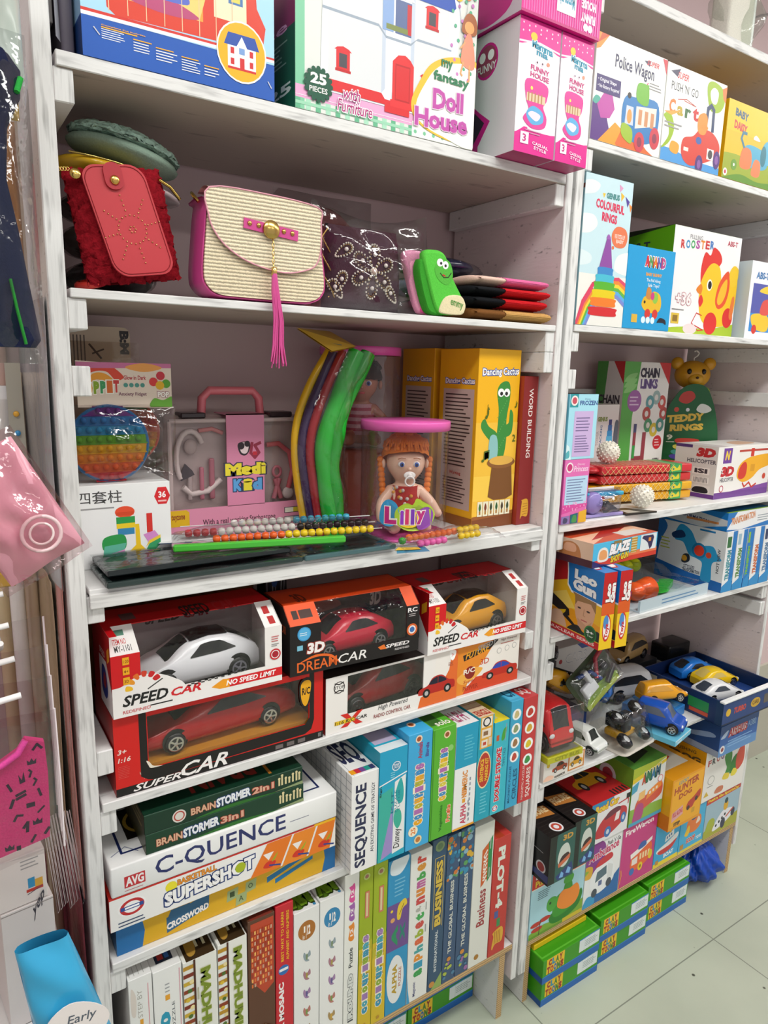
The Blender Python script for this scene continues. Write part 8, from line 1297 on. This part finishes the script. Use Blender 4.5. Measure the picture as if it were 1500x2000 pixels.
carton('vehicle_carton', 'white carton with outlined capitals at the back, behind the yellow helicopter', 'toy carton', (1.222, .262, T4 + .0), (.215, .07, .172), 'ccc8c4', {'F': [T('CARS', .4, .7, .8, .86, '888c98', 0, .0), T('CARS', .405, .71, .795, .85, 'd4d0cc', 0, 0), P([(.7, .9), (1, .9), (1, 1), (.6, 1)], '4c5c94'), S(pic_car('b85038', '3c3c3c', '202020'), .5, .2, .9, .5), O(.3, .76, .04, 'a84040')]})
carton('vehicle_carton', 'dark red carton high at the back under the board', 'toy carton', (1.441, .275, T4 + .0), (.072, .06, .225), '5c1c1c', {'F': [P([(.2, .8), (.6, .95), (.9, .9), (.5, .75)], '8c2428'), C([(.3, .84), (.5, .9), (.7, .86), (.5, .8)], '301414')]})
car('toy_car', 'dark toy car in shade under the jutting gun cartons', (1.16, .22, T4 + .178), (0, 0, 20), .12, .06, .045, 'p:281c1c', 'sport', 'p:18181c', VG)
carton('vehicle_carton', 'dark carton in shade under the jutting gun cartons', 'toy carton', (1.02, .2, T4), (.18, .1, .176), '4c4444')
t = empty('toy_helicopter', 'yellow toy helicopter with a black tail leaning on the heap', 'toy helicopter', (1.185, .158, T4 + .132), (math.radians(8), math.radians(26), math.radians(-6)), VG)
m = MB(); m.tube([(-.07, 0, .0), (-.05, 0, .004), (-.02, 0, .004), (.02, 0, .0), (.06, 0, -.002), (.1, 0, 0)], [.018, .027, .03, .024, .012, .006], 'p:d89c18', 16); m.build('fuselage', t)
m = MB(); m.ell((-.03, -.006, .006), (.03, .024, .02), 'p:28241c', 14, 10); m.build('canopy', t)
m = MB(); m.tube([(-.085, -.01, .034), (.085, .01, .036)], .0025, 'p:141414', 6); m.tube([(0, 0, .028), (0, 0, .036)], .004, 'p:141414', 8); m.build('rotor', t)
m = MB(); m.prism([(-.085, .0), (-.07, .01), (-.075, .06), (-.095, .062)], -.002, .002, 'p:141416', 'y'); m.build('tail_fin', t)
m = MB(); m.lathe([(0, -.001), (.007, -.001), (.007, 0)], 'p:b83828', (.05, -.012, .0), 14, 'y'); m.build('round_badge', t)
for i in range(2): MB().tube([(-.06, (-1) ** i * .018, -.03), (.03, (-1) ** i * .018, -.03), (.045, (-1) ** i * .018, -.024)], .0025, 'p:1c1c1e', 6).build('skid', t)
carton('vehicle_carton', 'dark blue carton supporting the yellow helicopter and the figure pack', 'toy carton', (1.105, .09, T4), (.1, .105, .082), '1c3468', {'F': [C([(.1, .3), (.3, .7), (.6, .6), (.8, .3)], '48587c'), P([(.1, .1), (.9, .1), (.9, .3), (.1, .2)], 'c8c8d0')]})
t = empty('figure_pack', 'clear pack of white, red and blue toy weapons tipped over the heap', 'toy pack', (1.185, .06, T4 + .088), (math.radians(-25), math.radians(-28), math.radians(5)))
m = MB(); m.prism(rounded(.16, .1, .012), .02, .022, '404a30', 'y'); m.box(.012, .018, -.004, .15, .02, .008, 'b8c838'); m.art(((.0, .0198, 0), (.16, 0, 0), (0, 0, .1)), [C([(.1, .1), (.4, .3), (.9, .2), (.9, .05), (.2, .02)], '8cb020')]); m.build('backing_card', t)
m = MB(); m.box(.02, .0, .03, .07, .016, .06, 'p:e8e8ec', .004); m.box(.05, -.002, .055, .064, .014, .09, 'p:e4e4e8', .003); m.build('white_blaster', t)
m = MB(); m.tube([(.08, .006, .05), (.11, .006, .09), (.14, .006, .095)], .006, 'p:b82c40', 8); m.build('red_piece', t)
m = MB(); m.tube([(.03, .006, .09), (.075, .006, .075), (.09, .006, .04)], .006, 'p:2c4888', 8); m.build('blue_piece', t)
m = MB(); m.tube([(.1, .006, .02), (.15, .006, .04)], .007, 'p:1c1c1e', 8); m.ell((.12, .004, .06), (.012, .006, .012), 'p:383c40'); m.build('black_piece', t)
m = MB(); pillow(m, .002, .158, .002, .098, .004, .018, 'g:f2f4f4', 20, 5); m.build('film', t)
carton('airliner_carton', 'blue carton with red and white lettering under the dark blue tray', 'toy carton', (1.628, -.036, T5 + .3025), (.194, .15, .094), '2c5ca4',
       {'F': [P([(0, .7), (.5, .84), (1, .8), (1, 1), (0, 1)], '1c4480'), P([(0, 0), (1, 0), (1, .3), (.4, .4), (0, .3)], '5c8cc4'), T('AIRBUS', .22, .56, .7, .82, 'e4e6ec', 0, .08, 0, 'a83440', .08), T('AIRBUS', .22, .56, .7, .82, 'b0343c', 0, .03), T('A380', .72, .62, .94, .84, '88a8d0', 0, .02), G(.22, .2, .9, .46, 3, '88b0dc'), O(.09, .22, .13, 'e0e0e4'), O(.09, .22, .07, '8c3c44'), C([(.02, .6), (.1, .74), (.2, .8), (.14, .6)], 'a8bcd8')],
        'L': [R(0, 0, 1, 1, '244c88'), C([(.1, .3), (.4, .5), (.8, .7), (.9, .6), (.5, .4)], '8ca8d0'), R(.0, 0, 1, .2, '98a8c0')], 'T': [R(0, 0, 1, 1, '3c6cb0')]})
# blue carrier bag on the floor
t = empty('carrier_bag', 'crumpled blue plastic carrier bag on the floor beside the green boxes', 'bag', (1.722, .055, .0))
m = MB(); rr = random.Random(6); ph = [rr.uniform(0, 6) for _ in range(9)]
def crumple(a, b):
    th = 2 * PI * a; s = math.sin(PI * (.03 + .97 * b)) ** .6; r = 1 + .1 * math.sin(3 * th + ph[0] + 2 * b) + .08 * math.sin(7 * th + ph[1] + 9 * b) + .08 * math.sin(13 * th + 17 * b + ph[2]) + .05 * math.sin(23 * th - 21 * b + ph[3])
    return Vector((.085 * s * r * math.cos(th) * (1.02 - .2 * b), .08 * s * r * math.sin(th) * (1.02 - .2 * b), .145 * b * (1 + .05 * math.sin(5 * th + ph[4])) + .001))
m.grid(crumple, 90, 40, 'p:1848b0', True, cu=True); m.build('bag_film', t)
m = MB()
for k in range(3): m.tube([(.02 * k - .02, -.01, .115), (.01 + .03 * (k - 1), -.02, .14), (.03 * (k - 1) + .03, .0, .146), (.05 * (k - 1) + .02, .02, .12)], [.01, .014, .012, .008], 'p:2058c0', 8, flat=.4)
m.build('knot', t)

# ================================================================ things hanging at the near end, left of the first unit
HX = -.0228
def sheet(name, label, cat, y0, y1, z0, z1, x, spec, amp=.004, seed=0, group=None):
    rr = random.Random(seed); p = [rr.uniform(0, 6) for _ in range(4)]
    m = MB(); m.grid(lambda a, b: Vector((x - amp * (1.2 + math.sin(11 * a + p[0]) * .6 + math.sin(5 * b + 6 * a + p[1]) * .5), y0 + (y1 - y0) * a, z0 + (z1 - z0) * b)), 22, 30, spec)
    m.grid(lambda a, b: Vector((x - amp * (1.2 + math.sin(11 * a + p[0]) * .6 + math.sin(5 * b + 6 * a + p[1]) * .5) - .0012, y0 + (y1 - y0) * a, z0 + (z1 - z0) * b)), 22, 30, 'g:f4f4f4')
    return m.build(name, None, label, cat, group)
sheet('gift_wrap', 'long coral red gift wrap sheet in film against the unit side', 'gift wrap', .02, .1, .72, 1.3, HX - .001, 'p:e89488', .002, 1)
sheet('gift_wrap', 'pale blue white gift wrap sheet in film, high against the unit side', 'gift wrap', .02, .33, 1.22, 1.62, HX - .001, 'p:cfd6dc', .003, 2)
sheet('gift_wrap', 'rosy red and purple gift wrap sheet in film, low against the unit side', 'gift wrap', .02, .33, .1, .72, HX - .001, 'p:cc5a74', .003, 3)
sheet('gift_wrap', 'beige gift wrap sheet in film at the back of the unit side', 'gift wrap', .11, .33, .73, 1.21, HX - .001, 'p:e0c8a4', .004, 4)
def wrap_roll(label, x, y, z0, z1, r, c, c2):
    t = empty('wrap_roll', label, 'gift wrap', (x, y, z0), 0, 'upright gift wrap rolls')
    m = MB(); m.lathe([(r * .5, 0), (r, 0), (r, z1 - z0), (r * .5, z1 - z0)], c, (0, 0, 0), 20); m.build('paper', t)
    m = MB(); m.lathe([(r + .0006, .02), (r + .0006, z1 - z0 - .02)], 'g:' + c2, (0, 0, 0), 20); m.build('film', t)
for x, y, z0, z1, r, c, lb in ((-.043, .26, 0, 1.52, .011, 'p:e4ccb0', 'tall beige gift wrap roll close to the unit side'), (-.068, .22, 0, 1.5, .011, 'p:f0eeee', 'tall white gift wrap roll between the beige ones'), (-.06, .285, 0, 1.58, .011, 'p:dcbcb4', 'tall dusty pink gift wrap roll near the wall'), (-.084, .27, 0, 1.5, .012, 'p:e0cca4', 'tall tan gift wrap roll farthest from the unit side'), (-.062, .335, 0, 1.9, .013, 'p:d4c8b8', 'tallest taupe gift wrap roll against the wall')):
    wrap_roll(lb, x, y, z0, z1, r, c, 'f4f2f0')
# peg rail that carries the hanging packs
t = empty('peg_rail', 'white peg rail on the wall holding the hanging packs', 'rail', (-.16, WALLY - .03, 0))
for z in (1.93, 1.46, 1.15): MB().box(-.4, 0, z - .012, .1, .028, z + .012, 'p:e8e8e8', .002).build('rail_bar', t)
for z, xs in ((1.93, (.07,)), (1.46, (.06,)), (1.15, (-.02, .02, .05))):
    for x in xs: MB().tube([(x, 0, z), (x, -.2, z), (x, -.3 if z < 1.2 else -.42, z + .002), (x, -.31 if z < 1.2 else -.43, z + .012)], .0042, 'p:f2f2f2', 8).build('peg', t)
# navy garment in film
def drape(m, prof, y, th, spec, seed=0, fold=.1):
    """cloth hanging: prof = list of (z, x0, x1) from the top down"""
    rr = random.Random(seed); p = [rr.uniform(0, 6) for _ in range(4)]
    def f(a, b):
        k = min(len(prof) - 1.001, b * (len(prof) - 1)); i = int(k); q = k - i; q = q * q * (3 - 2 * q)
        z, x0, x1 = [prof[i][j] + (prof[i + 1][j] - prof[i][j]) * q for j in range(3)]
        t_ = 2 * PI * a; e = 1 + fold * math.sin(5 * t_ + 4 * b + p[0]) + fold * .6 * math.sin(9 * t_ - 7 * b + p[1])
        return Vector(((x0 + x1) / 2 + (x1 - x0) / 2 * math.cos(t_) * (.96 + .04 * e), y + th * math.sin(t_) * e, z))
    return m.grid(f, 40, 36, spec, True, cu=True)
t = empty('garment_pack', 'navy garment with a green stripe hanging in clear film', 'garment', (0, 0, 0))
m = MB(); drape(m, [(1.838, -.098, -.066), (1.825, -.112, -.056), (1.8, -.12, -.058), (1.77, -.125, -.072), (1.72, -.13, -.076), (1.67, -.135, -.068), (1.62, -.14, -.062), (1.56, -.145, -.054), (1.552, -.14, -.06)], -.15, .02, 'f:1e2440', 3, .14); m.build('navy_cloth', t)
m = MB(); m.tube([(-.082, -.171, 1.62), (-.078, -.173, 1.59), (-.072, -.173, 1.555)], .004, 'f:2c8c38', 6, flat=.4); m.build('green_stripe', t); m = MB(); m.tube([(-.063, -.17, 1.8), (-.058, -.165, 1.815)], .003, 'f:2c9c40', 6); m.build('green_stripe', t)
m = MB(); pillow(m, -.16, -.05, 1.535, 1.86, -.152, .03, 'g:f2f4f4', 26, 5); m.build('film', t)
t = empty('film_packet', 'crinkled clear and gold packet hanging above the navy garment', 'packet', (0, 0, 0)); m = MB(); pillow(m, -.13, -.045, 1.83, 2.02, -.1, .025, 'p:b8c4bc', 24, 7); m.build('silver_packet', t); m = MB(); pillow(m, -.1, -.05, 1.8, 1.88, -.07, .02, 'p:b8963c', 18, 8); m.build('gold_packet', t)
t = empty('tinsel_pack', 'golden brown film packet hanging between the navy garment and the rolls', 'packet', (0, 0, 0)); m = MB(); pillow(m, -.09, -.042, 1.66, 1.83, .04, .022, 'p:b07838', 22, 11); m.build('tinsel', t); m = MB(); pillow(m, -.094, -.038, 1.58, 1.84, .04, .03, 'g:f4ece0', 20, 12); m.build('film', t)
# hair clip strip
t = empty('clip_card', 'long grey card strip with coloured beads hanging by the rolls', 'hair clip card', (-.066, .14, 1.32)); m = MB(); m.box(0, 0, 0, .02, .002, .215, 'a8a498'); m.build('card_strip', t)
for i, c in enumerate(('p:d88c28', 'p:d050a0', 'p:d04868', 'p:3c90c8', 'p:e0a838')): MB().ell((.01, -.002, .03 + .028 * i), (.0042, .003, .0042), c, 10, 8).build('clip_bead', t)
# pink pouch with a toy
t = empty('pink_pouch', 'tilted translucent pink pouch with a clear inner ring, hanging at the near end', 'pouch', (-.1, -.15, 1.43), (0, math.radians(-28), 0)); m = MB(); pillow(m, -.07, .02, -.125, .02, 0, .018, 'p:dc9cac', 20, 3); m.build('pink_sleeve', t)
m = MB(); m.tube([(-.012 + .02 * math.cos(a * PI / 12), -.021, -.085 + .02 * math.sin(a * PI / 12)) for a in range(24)], .0022, 'p:e8c8cc', 8, True); m.tube([(-.012 + .012 * math.cos(a * PI / 12), -.0215, -.085 + .012 * math.sin(a * PI / 12)) for a in range(24)], .0014, 'p:f0dcdc', 8, True); m.build('inner_ring', t)
m = MB(); pillow(m, -.08, .026, -.135, .03, 0, .024, 'g:f6ecee', 22, 4); m.build('film', t)
MB().box(0, 0, 0, .022, .02, .02, 'p:b09018', .002).build('gold_box', None, 'tiny gold box hanging under the pink pouch', 'box', None, (-.107, 0, 1.243))
# pink t-shirt pack
t = empty('tshirt_pack', 'bright pink folded t-shirt printed with dark crowns in a clear pack', 'garment', (0, -.15, 0))
tsh = [(-.2, .945), (-.085, .963), (-.083, .99), (-.0815, 1.05), (-.083, 1.09), (-.103, 1.099), (-.112, 1.086), (-.13, 1.076), (-.16, 1.072), (-.2, 1.08)]
m = MB(); m.prism(tsh, -.004, .006, 'f:d83c80', 'y')
rr = random.Random(14); it = []
crown = lambda u, v, s: P([(u - s, v - s * .5), (u - s * 1.1, v + s * .6), (u - s * .5, v + s * .1), (u, v + s * .8), (u + s * .5, v + s * .1), (u + s * 1.1, v + s * .6), (u + s, v - s * .5)], 'f:38283c')
it = [crown(.86, .8, .04), crown(.87, .28, .042), crown(.6, .12, .04), L([(.7, .55), (.78, .57)], .03, 'f:38283c'), L([(.7, .52), (.78, .54)], .03, 'f:38283c'), R(.78, .42, .86, .46, 'f:38283c'), L([(.64, .46), (.67, .52)], .03, 'f:38283c'), L([(.66, .34), (.69, .38), (.74, .37)], .025, 'f:38283c'), L([(.74, .26), (.78, .3), (.77, .22)], .03, 'f:38283c'), L([(.86, .6), (.89, .64), (.87, .66)], .02, 'f:38283c'), L([(.92, .5), (.9, .56)], .025, 'f:38283c'), P([(.74, .64), (.73, .72), (.76, .67), (.78, .74), (.79, .65)], 'f:38283c'), L([(.83, .68), (.85, .72), (.83, .74)], .02, 'f:38283c'), L([(.66, .6), (.63, .66)], .025, 'f:38283c'), L([(.88, .9), (.92, .94), (.96, .9)], .025, 'f:38283c'), L([(.8, .12), (.84, .17)], .025, 'f:38283c'), R(.66, .08, .7, .12, 'f:38283c'), L([(.93, .16), (.97, .2)], .03, 'f:38283c'), L([(.88, .36), (.94, .4)], .02, 'f:38283c')]
m.art(((-.2, -.004, .945), (.1185, 0, 0), (0, 0, .154)), [q for q in it]); m.build('folded_shirt', t)
m = MB(); m.tube([(-.1035, -.006, 1.0985), (-.112, -.007, 1.085), (-.13, -.007, 1.0745), (-.16, -.007, 1.07)], .0042, 'f:e050a0', 8); m.build('neck_band', t)
m = MB(); m.add([(-.2, -.0085, .93), (-.078, -.0085, .953), (-.076, -.0085, 1.118), (-.2, -.0085, 1.13)], [(0, 1, 2, 3)], 'g:f2eef0'); m.build('clear_pack', t)
for i in range(4):
    t = empty('clear_sleeve', ['first clear sleeve behind the pink t-shirt pack, with a white top fold', 'second clear sleeve behind the pink t-shirt pack', 'third clear sleeve behind the pink t-shirt pack', 'last clear sleeve, nearest the wall behind the pink t-shirt pack'][i], 'packet', (0, -.09 + .05 * i, 0), 0, 'clear sleeves behind the t-shirt')
    x1 = -.062 + .004 * i
    m = MB(); m.grid(lambda a, b: Vector((-.16 + (x1 + .16) * a, .003 * math.sin(6 * a + 5 * b + i), .9 - .01 * i + (.2 + .035 * i) * b)), 10, 12, 'g:f0eced'); m.build('film', t)
    m = MB(); m.tube([(x1, 0, .9 - .01 * i), (x1 + .001, .002, 1.0), (x1, 0, 1.1 + .025 * i)], .0016, 'p:f0e8ec', 6); m.build('sealed_edge', t)
    MB().tube([(-.22, .003, 1.112 + .03 * i), (-.15, .003, 1.12 + .03 * i), (x1 - .036 - .004 * i, .003, 1.126 + .03 * i)], .0042, 'p:f4f4f4', 8).build('hanger_bar', t)
t = empty('fringe_pack', 'film pack of fine white thread loops below the clear sleeves', 'packet', (-.05, .05, .66)); m = MB()
for i in range(10): m.tube([(-.024 + .004 * i, .002 * (i % 3), .2), (-.018 + .0042 * i, 0, .12), (-.012 + .0045 * i, 0, .03 + .004 * (i % 4)), (-.0095 + .0045 * i, 0, .034 + .004 * (i % 4)), (-.015 + .0042 * i, .002, .12), (-.021 + .004 * i, .002, .2)], .0006, 'p:f0e8e8', 4)
m.build('thread_loops', t)
# low cartons and the blue pack
carton('small_carton', 'small white carton with a little blue and red emblem, below the t-shirt pack', 'carton', (-.145, -.06, .806), (.062, .12, .075), 'd8d0cc', {'F': [G(.5, .7, .9, .92, 3, '9c9898'), R(.62, .3, .76, .5, '3c8cb8'), R(.76, .28, .92, .44, 'd0a040'), R(.58, .22, .92, .28, 'b83c30'), L([(.6, .18), (.9, .26)], .02, '5c4858')]}, rot=6)
carton('small_carton', 'white carton with dark script standing under the emblem carton', 'carton', (-.143, -.062, .62), (.066, .125, .185), 'd2ccca', {'F': [T('yep', .6, .84, .84, .95, '403c44', 60, .02), L([(.0, .98), (1, .98)], .02, '8c8480')]}, rot=6)
carton('shelf_plinth', 'white low display block under the near end packs', 'display block', (-.21, -.09, 0), (.15, .27, .618), 'dcdcda', {'F': [L([(.7, .2), (.9, .9)], .01, '88a8b8'), T('Learning', .3, .7, .8, .78, '6ca8b8', -60, .02)]}, rot=0)
t = empty('blue_pack', 'bright blue soft pack with a white speech bubble label, low at the near end', 'packet', (-.135, -.17, .0))
m = MB(); m.grid(lambda a, b: Vector((.03 * (1 - b) + (.06 + .03 * (1 - b) - 0) * a + .012 * (1 - b) * a, -.028 * (16 * a * (1 - a) * max(.02, b * (1 - b))) ** .4 + .002 * math.sin(24 * b + 6 * a), .56 + .275 * b)), 24, 30, 'p:38a8d8')
m.grid(lambda a, b: Vector((.03 * (1 - b) + (.06 + .03 * (1 - b)) * a + .012 * (1 - b) * a, .028 * (16 * a * (1 - a) * max(.02, b * (1 - b))) ** .4, .56 + .275 * b)), 16, 16, 'p:38a8d8'); m.build('soft_pack', t)
m = MB(); bub = crom([(.012, .05), (.0, .07), (.004, .1), (.03, .115), (.06, .1), (.075, .075), (.06, .05), (.036, .04)], 4); m.prism([(x + .022, z + .645) for x, z in bub], -.0345, -.0335, 'ece6e4', 'y'); m.art(((.022, -.0345, .685), (.075, 0, 0), (0, 0, .075)), [T('Early', .34, .56, .8, .78, '58606c', -8, .01, .2), T('Learning', .12, .3, .84, .54, 'b8405c', -10, .02, .2)]); m.build('label', t)
MB().box(-.02, -.03, 0, .11, .03, .555, 'p:e0e4e4', .003).build('display_stand', None, 'white display stand under the blue soft pack', 'display block', None, (-.13, -.17, 0))
